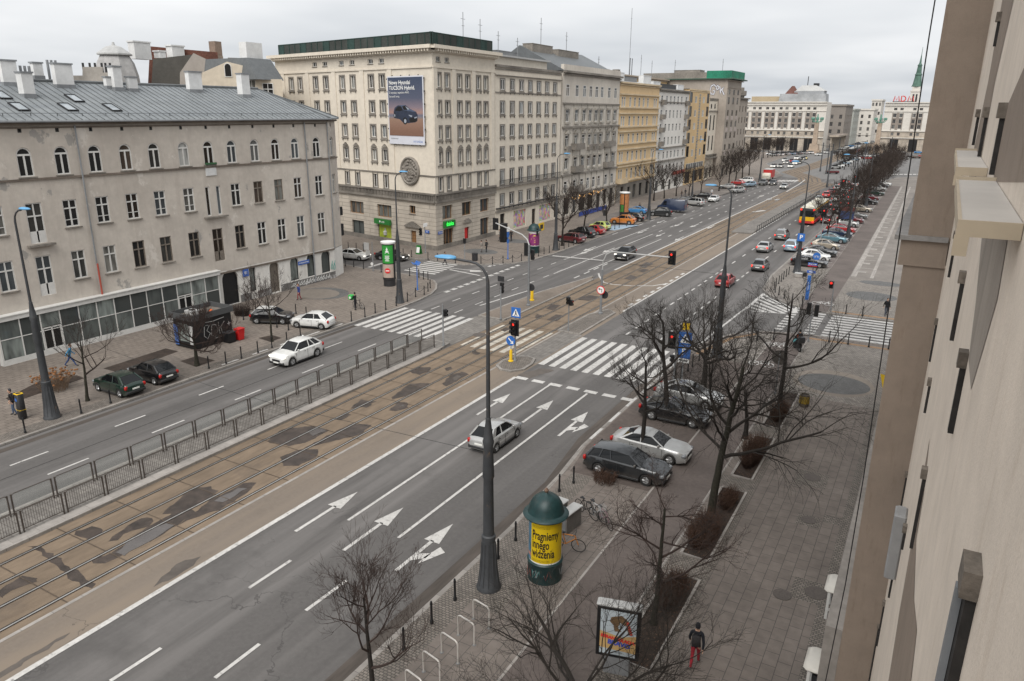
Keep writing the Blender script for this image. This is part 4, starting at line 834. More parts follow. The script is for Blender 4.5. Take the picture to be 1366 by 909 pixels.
# ---------------------------------------------------------------- generic street building
def street_block(name, label, Y0, Y1, H, wallm, cols, rows, X=XF, trimm=None, depth=16, corn=.5, shops=(), shop_h=3.6, belts=(), balc=(), roofm=None, roof_h=0, frame=None, style='tall', gmat=None, shopm=None, cat='building', win_w=1.2, extra_ops=()):
    bs = (X, Y0, 0); t, w = building(name, label, cat, bs); f = Fac(w, t, bs, (0, 1, 0), (1, 0, 0), bs); W = Y1-Y0; ops = []
    for ri, (z, h) in enumerate(rows):
        for c in cols:
            ww = win_w
            if isinstance(c, tuple): c, ww = c
            ops.append(op(c-Y0, z, ww, h, style if h > .9 else 'casement', f=frame or m_white, g=gmat or m_glass))
    ops += list(extra_ops)
    f.build(W, shop_h, H, ops, .1)
    gw = mbat(bs); g_ = Fac(gw, t, bs, (0, 1, 0), (1, 0, 0), bs)
    g_.build(W, .1, shop_h, [op(c-Y0, .45 if s_ != 'door' else .12, ww, shop_h-1.1, 'shop2' if s_ != 'door' else 'tall', f=m_dark, g=m_glass, name='shop_window' if s_ != 'door' else 'door') for c, ww, s_ in shops], .3)
    tm = mbat(bs)
    for z, hh, out in list(belts)+[(H-.1, .35, corn), (H-.45, .2, corn*.5)]: f.box(tm, 0, W, z, z+hh, 0, out)
    for c, z, ww, out in balc:
        f.box(tm, c-Y0-ww/2, c-Y0+ww/2, z-.18, z, 0, out); b_ = mbat(bs)
        f.box(b_, c-Y0-ww/2, c-Y0+ww/2, z, z+.95, out-.08, out); f.box(b_, c-Y0-ww/2, c-Y0-ww/2+.06, z, z+.95, 0, out-.08); f.box(b_, c-Y0+ww/2-.06, c-Y0+ww/2, z, z+.95, 0, out-.08); b_.obj('balcony', trimm or m_stone_trim, t)
    w.poly([(X, Y0, 0), (X-depth, Y0, 0), (X-depth, Y0, H), (X, Y0, H)]); w.poly([(X, Y1, 0), (X, Y1, H), (X-depth, Y1, H), (X-depth, Y1, 0)]); w.poly([(X-depth, Y0, 0), (X-depth, Y1, 0), (X-depth, Y1, H), (X-depth, Y0, H)])
    w.obj('wall', wallm, t); gw.obj('ground_floor_wall', shopm or wallm, t); tm.obj('cornice', trimm or m_stone_trim, t)
    r = mbat(bs); hz = H+.25
    if roof_h: r.poly([(X+.3, Y0, hz), (X+.3, Y1, hz), (X-depth*.55, Y1, hz+roof_h), (X-depth*.55, Y0, hz+roof_h)]); r.poly([(X-depth*.55, Y0, hz+roof_h), (X-depth*.55, Y1, hz+roof_h), (X-depth, Y1, hz), (X-depth, Y0, hz)]); r.poly([(X+.3, Y0, hz), (X-depth*.55, Y0, hz+roof_h), (X-depth, Y0, hz)]); r.poly([(X+.3, Y1, hz), (X-depth, Y1, hz), (X-depth*.55, Y1, hz+roof_h)])
    else: r.poly([(X, Y0, hz-.02), (X, Y1, hz-.02), (X-depth, Y1, hz-.02), (X-depth, Y0, hz-.02)])
    ro = r.obj('roof', roofm or m_zinc, t)
    return t, f, ro, bs
def rooftop(parent, bs, items, mat=None):
    for (x, y, z0, sx, sy, h, nm, mt) in items:
        q = mbat(bs)
        if nm == 'antenna': q.tube([(x, y, z0), (x, y, z0+h)], .06, 4); q.tube([(x, y-.6, z0+h*.85), (x, y+.6, z0+h*.85)], .03, 4); q.tube([(x, y-.4, z0+h*.7), (x, y+.4, z0+h*.7)], .03, 4)
        else: q.box(x-sx/2, x+sx/2, y-sy/2, y+sy/2, z0, z0+h); q.box(x-sx/2-.06, x+sx/2+.06, y-sy/2-.06, y+sy/2+.06, z0+h, z0+h+.1)
        q.obj(nm, mt or m_grey, parent)
ac = [103.15, 106.2, 109.15, 112.1, 115.1, 118.1, 121.1]
tx, fx, ro, bs = street_block('annex_building', 'plain cream five-storey annex next to the corner block, with a long balcony', 101.0, 123.5, 25.4, m_cream, ac, [(22.1, 1.5), (18.6, 1.75), (15.25, 1.6), (11.95, 1.6), (7.9, 2.2), (4.55, 1.75)], trimm=m_trim2, corn=.25, shops=[(103.3, 1.5, ''), (109.0, 4.2, ''), (114, 1.4, 'door'), (118.3, 4.5, ''), (122.4, 1.2, '')], belts=[(21.6, .18, .12), (24.1, .12, .3), (3.55, .3, .2)], style='trimmed', shop_h=3.9, roof_h=0)
q = mbat(bs); fx.box(q, .2, 22.3, 7.45, 7.65, 0, .7); q.obj('balcony_slab', m_trim2, tx)
q = mbat(bs); fx.box(q, .2, 22.3, 8.55, 8.62, .62, .68); fx.box(q, .2, 22.3, 4.15, 4.3, 0, .3)
for k in range(75): fx.box(q, .25+.296*k, .29+.296*k, 7.65, 8.55, .63, .67)
q.obj('balcony_railing', m_dark, tx)
q = mbat(bs); q.box(-69, -62, 101.5, 121, 25.6, 27.0); q.obj('attic_storey', m_cream, tx); q = mbat(bs); q.box(-69.3, -61.4, 101.2, 121.3, 27.0, 27.25); q.obj('attic_roof', m_lgrey, tx)
rooftop(ro, bs, [(-70, 108, 25.4, 3, 10, 3.6, 'plant_room', m_lgrey), (-69, 117, 25.4, 3, 7, 3.2, 'plant_room', m_grey), (-68, 104, 27, 0, 0, 6.5, 'antenna', None), (-68, 109, 27, 0, 0, 6, 'antenna', None), (-67, 113, 27, 0, 0, 4.5, 'antenna', None), (-67, 119.5, 27, 0, 0, 4, 'antenna', None)])
for c, ww, cl in ((109.0, 4.0, (.42, .2, .18)), (118.3, 4.3, (.4, .25, .2))):
    p = thing('window_poster', 'pink collage of small pictures filling the annex shop window' if c < 110 else 'shop window of the annex half covered by coloured prints', 'poster', (XF-.2, c, .5)); q = MB(); q.box(-.02, .02, -ww/2, ww/2, 0, 2.7)
    m, nt, b = new_mat('poster_collage'); vo = N(nt, 'ShaderNodeTexVoronoi', Scale=2.2); nt.links.new(coords(nt, (1, 1, 1), True), vo.inputs['Vector']); nt.links.new(mixc(nt, .55, vo.outputs['Color'], cl), b.inputs['Base Color']); q.obj('sheet', m, p)
m_orn = facade_mat('soot_grey_stucco', (.58, .535, .47), (.3, .27, .24), .45, .5)
oc = [float(PX(x, 121, XF).y) for x in (757.6, 770, 780, 788.4, 796.3, 803.5, 813, 821.4)]
def rws(x, *ys): return [(zf(x, b), zf(x, a)-zf(x, b)) for a, b in ys]
t_or, f_or, ro, bs = street_block('ornate_tenement', 'soot-grey ornate tenement with stone balconies and pedimented windows', 124.2, 151.0, 25.6, m_orn, oc, rws(790, (115, 130), (147, 162), (179, 193), (207, 221), (236, 250)), corn=.7, shops=[(127, 2.6, ''), (130.5, 1.6, ''), (134, 3, ''), (138, 3, ''), (142, 2, 'door'), (145.5, 1.5, ''), (148.8, 2, '')], belts=[(20.2, .3, .25), (16.1, .3, .4), (7.6, .3, .35), (3.9, .35, .4)], roof_h=4.4, roofm=m_seam, style='tall', shopm=m_orn, shop_h=4.3, balc=[(oc[1], 12.4, 4.0, 1.1), (oc[6], 12.4, 4.0, 1.1), (oc[0], 12.0, 1.6, .7), (oc[1], 8.3, 3.6, 1.0), (oc[6], 8.3, 3.6, 1.0), (oc[3], 12.0, 1.7, .5), (oc[4], 12.0, 1.7, .5), (oc[5], 12.0, 1.7, .5), (oc[1], 4.7, 4, 1.0)], win_w=1.35)
m_orna = M('pale_stucco_ornament', (.5, .46, .4), .85, .25, 2.5, .4)
for c in oc:
    a = c-124.2; q = mbat(bs)
    for k in range(4): f_or.box(q, a-1.0+.2*k, a+1.0-.2*k, 15.1+.16*k, 15.26+.16*k, 0, .4)
    f_or.box(q, a-.95, a-.72, 12.84, 15.1, 0, .08); f_or.box(q, a+.72, a+.95, 12.84, 15.1, 0, .08); f_or.box(q, a-1.0, a+1.0, 12.5, 12.84, 0, .4); q.obj('window_pediment', m_orna, t_or)
    for zb, zt in ((17.2, 19.35), (8.65, 10.8)): q = mbat(bs); f_or.box(q, a-.85, a+.85, zt, zt+.3, 0, .35); f_or.box(q, a-.92, a-.72, zb-.1, zt, 0, .06); f_or.box(q, a+.72, a+.92, zb-.1, zt, 0, .06); f_or.box(q, a-.9, a+.9, zb-.4, zb-.1, 0, .3); q.obj('window_surround', m_orna, t_or)
    q = mbat(bs); f_or.box(q, a-1.4, a-1.15, 16.4, 20.2, 0, .08); f_or.box(q, a-1.4, a-1.15, 4.3, 7.6, 0, .1); f_or.box(q, a-1.4, a-1.15, 7.9, 16.1, 0, .08); q.obj('pilaster', m_orna, t_or)
q = mbat(bs); f_or.box(q, .1, 26.6, 25.8, 26.9, -.5, .1); q.obj('attic_parapet', m_orn, t_or)
rooftop(ro, bs, [(-68, 129, 27.5, 2, 8, 3, 'chimney', m_stone_trim), (-67.5, 139, 27.5, 2, 9, 2.6, 'chimney', m_stone_trim), (-69, 132, 29, 0, 0, 6.5, 'antenna', None), (-69, 143, 29, 0, 0, 5, 'antenna', None)])
sl = thing('string_lights', 'garland of warm lit bulbs over the cafe terrace of the ornate tenement', 'string lights', (XF+1.2, 127, 3.5)); q = MB(); q2 = MB(); pts = []
for k in range(41): yy = 14.0*k/40; pts.append((.3*sin(k), yy, .25*cos(k*.62)-.1+.03*yy))
q.tube(pts, .02, 4); q.obj('cable', m_black, sl)
for p in pts: q2.lathe([(.02, -.09), (.1, 0), (.02, .09)], 5, p)
q2.obj('bulbs', m_lit_amber, sl)
m_yelw = facade_mat('ochre_render', (.62, .46, .27), (.4, .3, .2), .3, .3); m_yt = M('pale_ochre_trim', (.64, .51, .34), .85, .12, 2, .2)
t_y, f_y, ro, bs = street_block('ochre_tenement', 'ochre yellow tenement with long horizontal string courses', 151.2, 175.7, 24.7, m_yelw, [(152.7, .8), (154.0, .8)]+[157.3+2.75*i for i in range(5)]+[(172.6, .8), (173.9, .8)], rws(845, (130, 143), (155, 168), (178, 190.5), (201, 214), (223.5, 237)), trimm=m_yt, belts=[(zf(845, y_), .3, .35) for y_ in (127.5, 145, 152.5, 170, 176, 192, 199, 217, 221, 240)], shops=[(155, 1.6, ''), (159, 1.6, 'door'), (162.5, 1.8, ''), (166.5, 1.8, ''), (171, 2, '')], shop_h=4.0, shopm=m_stone_trim, roofm=m_lgrey, roof_h=1.2, balc=[(153.3, 4.4, 4, 1.2)], win_w=1.0)
rooftop(ro, bs, [(-62.4, 154, 24.9, 1.2, 5.5, 1.9, 'chimney', m_white_ch), (-62.4, 171, 24.9, 1.2, 5, 1.9, 'chimney', m_white_ch), (-64, 162, 25, 2, 11, 1.2, 'attic_window', m_grey), (-66, 152.5, 26, 0, 0, 4, 'antenna', None), (-66, 157, 26, 1, 1, 1.6, 'chimney', m_white_ch)])
m_whw = facade_mat('white_render', (.68, .655, .61), (.36, .33, .3), .3, .25)
t_w, f_w, ro, bs = street_block('white_tenement', 'white tenement with balcony doors at both ends, beside the ochre one', 175.9, 199.3, 24.0, m_whw, [(178.0, 1.3)]+[181.6+2.9*i for i in range(5)]+[(197.2, 1.3)], rws(880, (127, 139), (146.5, 158.5), (165.5, 176), (183.5, 194.5), (203, 213), (221, 234)), belts=[(21.2, .2, .3), (zf(880, 199), .3, .4), (zf(880, 216.5), .35, .5)], shops=[(178, 2.5, ''), (183, 3, ''), (188, 2, 'door'), (193, 3, '')], shop_h=3.6, roof_h=1.0, balc=[(c, zf(880, b), 1.8, .9) for c in (178.0, 197.2) for b in (139, 158.5, 176, 194.5)], trimm=m_stone_trim)
rooftop(ro, bs, [(-62.5, 178, 24, 1.2, 5, 1.8, 'chimney', m_white_ch), (-62.5, 196.5, 24, 1.2, 5, 1.6, 'chimney', m_white_ch), (-63, 187, 24.4, 2, 12, 1.0, 'attic_window', m_dark)])
sg = thing('shop_sign', 'red and pale shop fascia on the ground floor of the white tenement', 'shop sign', (XF+.4, 193.5, 3.6)); q = MB(); q.box(0, .15, -5, 5, 0, .9); q.obj('fascia', M('red_fascia', (.42, .06, .04), .5, .1, 2, .1), sg)
m_och = facade_mat('flat_ochre_render', (.58, .42, .235), (.36, .25, .14), .25, .2)
yr = rws(915, (125.5, 137), (144.5, 156), (162.5, 173.5), (180.5, 192), (198.5, 210))
t_o, f_o, ro, bs = street_block('ochre_flats', 'flat-roofed ochre block of flats with dark loggias and a brick strip', 199.5, 219.0, 24.6, m_och, [], [], shops=[(203, 5, ''), (210, 5, ''), (216, 3.5, '')], shop_h=4.2, corn=.15, trimm=m_yt, extra_ops=[op(c-199.5, z, ww, h*(1.25 if ww > 2 else .8), 'shop2', f=m_white if ww < 2 else m_dark, g=m_curtain if ww < 2 else m_glass) for z, h in yr for c, ww in ((201.3, 2.4), (205.8, 1.7), (213.2, 1.7), (217.4, 2.2))]+[op(9.7, zf(915, 227.5), 16.5, 1.7, 'shop8', g=m_curtain)])
q = mbat(bs)
for k in range(24): f_o.box(q, 9.3, 10.6, 6.6+.72*k, 7.12+.72*k, 0, .06)
q.obj('brick_strip', M('grey_glass_brick', (.25, .25, .24), .6, .2, 4, .1), t_o)
t_n, f_n, ro, bs = street_block('narrow_house', 'narrow cream house squeezed against the grey tower block', 219.2, 228.0, 22.6, m_cream, [221.5, 225.3], [(20.0, 1.3), (14.0, 4.2), (8.3, 4.2)], shops=[(222, 3, ''), (226, 2, '')], shop_h=4.0, corn=.2, belts=[(19.2, .3, .3), (6.2, .35, 1.2), (7.2, .12, 1.0)], frame=m_dark)
m_tow = facade_mat('grey_brown_tower_render', (.36, .315, .27), (.17, .15, .13), .5, .35)
tws = [(z, 1.7) for z in (4.8, 8.2, 11.5, 14.8, 18.0)]
t_t, f_t, ro, bs = street_block('tower_block', 'tall grey-brown block with graffiti high on its bare side wall and a green-netted roof', 228.2, 245.0, 28.3, m_tow, [(231.0, 2.0), (236.3, 2.0), (241.5, 2.0)], tws+[(21.3, 2.0), (24.0, 1.5)], X=-58.0, depth=26, corn=1.3, shops=[(231, 3, ''), (236.3, 3, ''), (241.5, 3, '')], belts=[(25.9, .2, .2), (3.7, .3, .3), (12.0-4.3, .2, .2)], frame=m_oldwood, style='shop2', trimm=m_tow)
q = mbat(bs)
for z in (7.0, 13.6, 17.0): 
    for c in (231, 236.3, 241.5): f_t.box(q, c-228.2-1.1, c-228.2+1.1, z-.1, z+1.0, 0, .12)
q.obj('spandrel_panels', M('pale_pink_panel', (.42, .36, .33), .8, .1, 2, .1), t_t)
q = mbat(bs); q.box(-58.6, -57.2, 228.6, 244.6, 28.55, 30.6); q.box(-64.5, -58.6, 228.6, 229.2, 28.55, 30.6); q.obj('roof_netting', M('bright_green_netting', (.02, .22, .13), .7, .3, 3, .3), t_t)
q = mbat(bs); q.box(-84, -64.5, 228.6, 229.2, 28.55, 30.2); q.obj('parapet', m_stone_trim, t_t); q = mbat(bs); q.box(-84, -56.6, 227.4, 246.2, 28.2, 28.5); q.obj('eaves', M('green_eaves', (.05, .1, .07), .7, .2, 2, .2), t_t)
m_gw = M('spray_white', (.55, .55, .57), .6, .1, 3, 0); m_gb = M('spray_dark', (.07, .06, .09), .6, .1, 3, 0)
R6 = random.Random(2)
for mat_, r_, dz in ((m_gb, .45, .03), (m_gw, .26, .07)):
    q = MB()
    for cx_, sh_ in ((-2.6, 'G'), (-.6, 'o'), (1.6, 'k')):
        pl = {'G': [(1.3, 1.2), (.4, 1.9), (-.9, 1.4), (-1.2, 0), (-.7, -1.3), (.6, -1.4), (1.1, -.3), (.2, -.2)], 'o': [(.8, 1.2), (0, 1.6), (-.5, .8), (0, .1), (.7, .5), (.8, 1.2)], 'k': [(-.9, 1.2), (-.5, -1.2), (-.2, .2), (.9, .9), (.1, 0), (1.3, -1.6)]}[sh_]
        q.tube([(cx_+x, y, 0) for x, y in pl], r_, 6)
    o = q.obj('graffiti', mat_, t_t); o.location = V((-60.6, 228.2-dz, 25.2))-V(bs); o.rotation_euler = face_mat((0, -1, 0)); o.scale = (.62, .8, .1)
rooftop(ro, bs, [(-72, 236, 28.5, 8, 5, 2.6, 'plant_room', m_stone_trim), (-63, 240, 28.5, 0, 0, 6, 'antenna', None), (-75, 231, 29, 0, 0, 5, 'antenna', None)])
t_r, f_r, ro, bs = street_block('grey_corner_house', 'grey corner house with a rounded drum at its roof, behind the tower block', 245.2, 258.0, 23.2, m_tow, [248, 252, 256], [(z, 1.8) for z in (5, 8.6, 12.2, 15.8, 19.2)], X=-58.6, corn=.8, shops=[(249, 3, ''), (255, 3, '')], style='shop2', frame=m_oldwood)
q = mbat(bs); q.lathe([(3.6, 22.5), (3.6, 24.0), (4.2, 24.2), (4.2, 25.6), (3.4, 25.6), (3.4, 26.6), (.4, 26.8), (.4, 28.6)], 20, (-62.5, 253.5, 0)); q.obj('roof_drum', m_stone_trim, t_r)
t_b, f_b, ro, bs = street_block('long_rear_block', 'long tan block with a flat roof rising behind the ochre and white houses', 186, 227.5, 28.0, m_och, [], [], X=-76.0, depth=14, corn=.8, trimm=M('tan_band', (.4, .33, .26), .85, .1, 2, .1), extra_ops=[op(c, 25.2, 2.2, 1.4, 'shop2') for c in (26, 30.5, 35)])
rooftop(ro, bs, [(-78, 192, 28.2, 1.5, 1.5, 1.2, 'chimney', m_stone_trim), (-78, 201.5, 28.2, .14, .14, 4.5, 'aerial_mast', m_dark), (-78, 203, 28.2, .14, .14, 4.5, 'aerial_mast', m_dark), (-78, 201, 28.2, 0, 0, 17, 'antenna', None), (-78, 210, 28.2, 0, 0, 6, 'antenna', None), (-78, 219, 28.2, 0, 0, 5, 'antenna', None)])
# ---------------------------------------------------------------- houses behind the tenement
def back_house(name, label, Xp, outline, depth, mats, roof=None, wins=(), cat='house'):
    """outline surveyed in the plane X=Xp; the house is a real block running back from it"""
    mx = sum(x for x, y in outline)/len(outline); my = sum(y for x, y in outline)/len(outline); ctr = PX(mx, my, Xp); nv = V((CAMP.x-ctr.x, CAMP.y-ctr.y, 0)).normalized(); u = V((-nv.y, nv.x, 0))
    def on(x, y): d = ray(x, y); return CAMP+d*((ctr-CAMP).dot(nv)/d.dot(nv))
    P0 = [on(x, y) for x, y in outline]; bs = (P0[0].x, P0[0].y, 0); t = thing(name, label, cat, bs); q = mbat(bs)
    n_ = len(P0); ids = [q.pt(p) for p in P0]; idb = [q.pt(p-nv*depth-V((0, 0, .12*depth*(p.z > 5)))) for p in P0]
    q.face(ids); q.face(idb[::-1])
    for k in range(n_): q.face([ids[k], idb[k], idb[(k+1) % n_], ids[(k+1) % n_]])
    q.obj('wall', mats, t)
    ff = Fac(None, t, (0, 0, 0), u, nv, bs)
    for x, y, w_, h_, st in wins: p = on(x, y); ff.o = p; ff.window(st, 0, 0, w_, h_, .16, m_white, m_glass, out=.14)
    return t, bs
m_crm2 = facade_mat('pale_cream_render', (.56, .49, .39), (.4, .34, .27), .3, .2)
back_house('gabled_house', 'cream house with a wide plain gable behind the metal roof', -92, [(262, 160), (270, 97), (303, 82.5), (345, 93), (360, 160)], 14, m_crm2, wins=[(305, 103, 1.0, 1.9, 'arch_shop'), (337, 125, 1.1, 1.9, 'casement')])
t, bs = back_house('cream_house', 'cream house with a dark mansard roof left of the corner block', -88, [(338, 165), (341, 106), (376, 106), (380, 165)], 12, m_crm2, wins=[(359, 136, 1.5, 2.6, 'tenement')])
q = mbat(bs); y0, y1, z0 = PX(341, 106, -88).y, PX(376, 106, -88).y, PX(341, 106, -88).z; q.loft([[(-87.6, y0, z0), (-87.6, y1, z0), (-100, y1, z0), (-100, y0, z0)], [(-90, y0+.5, z0+3.0), (-90, y1, z0+3.0), (-100, y1, z0+3.0), (-100, y0+.5, z0+3.0)]], True, True); q.obj('mansard_roof', m_seam, t); q = mbat(bs); q.box(-92, -90.5, y1-4, y1-1, z0+2.5, z0+5.2); q.obj('chimney', m_white_ch, t)
back_house('gabled_house', 'dark grey gabled roof house behind the white chimneys', -100, [(240, 150), (240, 97), (258, 71), (277, 80), (280, 150)], 8, facade_mat('grey_gable', (.34, .31, .28), (.2, .18, .16), .4, .3))
t, bs = back_house('dark_roof_house', 'house showing a broad dark roof slope beside the pale dome', -104, [(200, 150), (204, 79), (256, 73), (262, 150)], 10, M('dark_roof', (.085, .08, .07), .8, .15, 2, .2))
t, bs = back_house('brick_attic_house', 'red brick attic house with white chimneys on the skyline', -112, [(196, 140), (200, 62), (290, 70), (298, 140)], 10, M('red_brick', (.16, .065, .045), .85, .3, 4, .3))
q = mbat(bs)
for x0, x1, yt, yb in ((178, 203, 56, 80), (229, 247, 61.5, 78), (213, 222, 69, 78)): a = PX(x0, yt, -111); b_ = PX(x1, yb, -111); q.box(-112.5, -111, a.y, b_.y, b_.z, a.z); q.box(-112.6, -110.9, a.y-.15, b_.y+.15, a.z, a.z+.2)
q.obj('chimney', m_white_ch, t); q = mbat(bs); a = PX(286, 55, -111); b_ = PX(297, 75, -111); q.box(-112.5, -111, a.y, b_.y, b_.z-2, a.z); q.obj('chimney', M('brown_chimney', (.24, .18, .14), .85, .2, 2, .2), t); q = mbat(bs); a = PX(274, 73, -110); b_ = PX(300, 100, -110); q.box(-112.5, -110, a.y, b_.y, b_.z-5, a.z); q.obj('wall_panel', M('tan_wall', (.33, .27, .22), .85, .15, 2, .3), t)
p = PX(181, 100, -98); dm = thing('domed_house', 'house with a pale zinc mansard dome', 'house', (p.x-4, p.y, 0)); KD = .46; q = MB(); z0 = p.z
q.lathe([(6.2*KD, 0), (6.2*KD, z0-1.5), (6.0*KD, z0), (5.2*KD, z0+1.6), (4.0*KD, z0+2.6)], 8, (0, 0, 0), a0=pi/8); q.obj('dome', M('pale_zinc_dome', (.43, .42, .41), .6, .15, 1.5, .3), dm, smooth=25); q = MB(); q.lathe([(4.9*KD, z0+2.6), (4.9*KD, z0+2.8), (2.2*KD, z0+3.7), (.5*KD, z0+3.9), (.3*KD, z0+4.3)], 8, (0, 0, 0), a0=pi/8); q.obj('dome_cap', m_lgrey, dm, smooth=25)
t, bs = back_house('low_roof_house', 'low house with a pale parapet and small vents on the skyline', -96, [(92, 150), (95, 101), (110, 101), (110, 89.5), (137, 89.5), (137, 97), (158, 97), (160, 150)], 12, M('pale_parapet', (.4, .37, .33), .85, .15, 2, .3))
q = mbat(bs)
for x in (111, 120, 127, 136, 141, 147): a = PX(x, 88.5, -98); q.tube([(-98, a.y, a.z-2.5), (-98, a.y, a.z+.4)], .15, 5)
q.obj('vent_pipe', m_dark, t)
t, bs = back_house('skyline_house', 'grey house with chimneys seen between the cream gable and the corner block', -120, [(298, 140), (304, 77), (332, 78), (336, 84), (352, 86), (356, 140)], 10, M('grey_roof_house', (.25, .23, .21), .85, .2, 2, .3))
# ---------------------------------------------------------------- the square in the distance
m_mdm = facade_mat('pale_limestone', (.6, .57, .52), (.35, .32, .28), .3, .25); m_mdm_b = banded('tan_stone_base', (.42, .365, .3), (.25, .21, .18), 1.0, .08); m_mdm_in = M('brown_grey_bay', (.25, .215, .185), .85, .1, 2, .1)
def monumental(name, label, X0, X1, Y, bays, H, side=True, ext=0):
    bs = (X0, Y, 0); t, w = building(name, label, 'building', bs); f = Fac(w, t, bs, (1, 0, 0), (0, -1, 0), bs); W = X1-X0; g2 = mbat(bs); f2 = Fac(g2, t, bs, (1, 0, 0), (0, -1, 0), bs); bay = mbat(bs); tm = mbat(bs); ops = []
    for c in bays:
        for dx in (-1.45, 1.45):
            for z in (11.6, 14.3, 17.2): ops.append(op(c+dx, z, 1.5, 1.9, 'shop2', f=m_mdm_in, g=m_glass_far))
            ops.append(op(c+dx, 20.6, 1.5, 1.2, 'shop2', f=m_mdm_in, g=m_glass_far))
        f.box(bay, c-2.6, c-2.25, 11.0, 19.4, 0, .15); f.box(bay, c+2.25, c+2.6, 11.0, 19.4, 0, .15); f.box(bay, c-.65, c+.65, 11.0, 19.4, 0, .05)
        for z in (13.5, 16.2): f.box(bay, c-2.25, c-.65, z, z+.8, 0, .05); f.box(bay, c+.65, c+2.25, z, z+.8, 0, .05)
    f.build(W, 10.4, H-1.6, ops)
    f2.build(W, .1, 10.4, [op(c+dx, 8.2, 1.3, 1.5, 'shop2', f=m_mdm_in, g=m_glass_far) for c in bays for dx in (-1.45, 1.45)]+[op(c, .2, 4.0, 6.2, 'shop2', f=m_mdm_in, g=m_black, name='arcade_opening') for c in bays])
    for z, hh, o_ in ((H-1.6, 1.3, .5), (H-.3, .5, 1.0), (19.9, .25, .3), (10.3, .3, .4), (6.9, .35, .5)): f.box(tm, 0, W, z, z+hh, 0, o_)
    w.poly([(X1, Y, 0), (X1, Y+16, 0), (X1, Y+16, H), (X1, Y, H)]); w.poly([(X0, Y, 0), (X0, Y, H), (X0, Y+16, H), (X0, Y+16, 0)]); w.poly([(X0, Y, H), (X1, Y, H), (X1, Y+16, H), (X0, Y+16, H)])
    w.obj('wall', m_mdm, t); g2.obj('stone_base', m_mdm_b, t); bay.obj('bay_panels', m_mdm_in, t); tm.obj('cornice', m_mdm, t); return t, bs
t, bs = monumental('monumental_block', 'long pale monumental block on the left side of the far square', -118, -55.5, 417, [5, 13.4, 21.8, 28.5, 35.2, 41.9, 48.6, 55.4], 24.3)
q = mbat(bs); q.box(-94.5, -80, 424, 432, 24.3, 27.2); q.obj('attic', M('tan_attic', (.37, .3, .2), .85, .1, 2, .1), t); q = mbat(bs); q.box(-80, -57, 421, 432, 24.3, 28.4, .4); q.box(-73, -58.5, 423, 432, 28.4, 29.8); q.obj('attic', M('grey_attic', (.33, .34, .35), .7, .2, 1, .2), t)
q = mbat(bs); q.loft([[(-72.5, 423, 29.8), (-58, 423, 29.8), (-58, 432, 29.8), (-72.5, 432, 29.8)], [(-70, 426, 32.6), (-63, 426, 32.6), (-63, 430, 32.6), (-70, 430, 32.6)]], True, True); q.obj('roof', m_lgrey, t); q = mbat(bs); q.loft([[(-77.5, 422.8, 28.4), (-71, 422.8, 28.4), (-71, 427, 28.4), (-77.5, 427, 28.4)], [(-74.6, 424, 32.3), (-73.6, 424, 32.3), (-73.6, 426, 32.3), (-74.6, 426, 32.3)]], True, True); q.obj('roof', M('red_tiles_far', (.16, .075, .06), .85, .2, 2, .2), t); q = mbat(bs); q.box(-64.5, -62, 426, 429, 32.4, 33.6); q.tube([(-67.5, 427, 32), (-67.5, 427, 37)], .2, 5); q.obj('roof_mast', m_dark, t)
t, bs = monumental('hotel_building', 'white hotel on the far square carrying a red rooftop sign', -30.8, 14, 440, [6.5, 15.2, 23.8, 32.5, 41], 24.4)
sg = thing('rooftop_sign', 'red letters MDM on top of the white hotel', 'sign', (-22.9, 443, 24.7)); q = MB(); q.box(-5, 5, 0, .3, 0, .3)
for k in range(6): q.tube([(-4.5+1.8*k, .3, .3), (-4.5+1.8*k, 2, 0)], .08, 4)
q.obj('support_frame', m_dark, sg); m_rs = M('red_sign', (.5, .04, .035), .5, .05, 2, 0)
for ox, pl in ((-4.6, [(0, 0), (.45, 2.5), (1.3, .5), (2.15, 2.5), (2.6, 0)]), (-1.15, [(0, .0), (0, 2.45), (1.0, 2.45), (1.75, 1.95), (2.0, 1.2), (1.75, .5), (1.0, 0), (0, 0)]), (1.9, [(0, 0), (.45, 2.5), (1.3, .5), (2.15, 2.5), (2.6, 0)])):
    q = MB(); q.tube([(ox+x, -.1, .35+z_) for x, z_ in pl], .28, 5); q.obj('letter', m_rs, sg)
def plain_block(name, label, X0, X1, Y0, Y1, H, mat, face='y', ncol=5, rowz=(4, 8, 12, 16), wsz=(1.5, 2.2)):
    bs = (X0, Y0, 0); t, w = building(name, label, 'building', bs)
    f = Fac(w, t, bs, (1, 0, 0), (0, -1, 0), bs); W = X1-X0; f.build(W, .1, H, [op(W*(i+.5)/ncol, z, min(wsz[0], W/ncol*.6), wsz[1], 'shop2', f=m_mdm_in, g=m_glass_far) for i in range(ncol) for z in rowz if z+wsz[1] < H-1])
    f3 = Fac(w, t, (X1, Y0, 0), (0, 1, 0), (1, 0, 0), bs); D = Y1-Y0; n2 = max(2, int(D/6)); f3.build(D, .1, H, [op(D*(i+.5)/n2, z, 2, wsz[1], 'shop2', f=m_mdm_in, g=m_glass_far) for i in range(n2) for z in rowz if z+wsz[1] < H-1])
    w.poly([(X0, Y0, 0), (X0, Y0, H), (X0, Y1, H), (X0, Y1, 0)]); w.poly([(X0, Y0, H), (X1, Y0, H), (X1, Y1, H), (X0, Y1, H)]); w.obj('wall', mat, t)
    tm = mbat(bs); f.box(tm, -.4, W+.4, H-.8, H+.2, -.4, .5); f3.box(tm, -.4, D, H-.8, H+.2, -.3, .5); f.box(tm, 0, W, 5.2, 5.6, 0, .3); tm.obj('cornice', mat, t); return t, bs
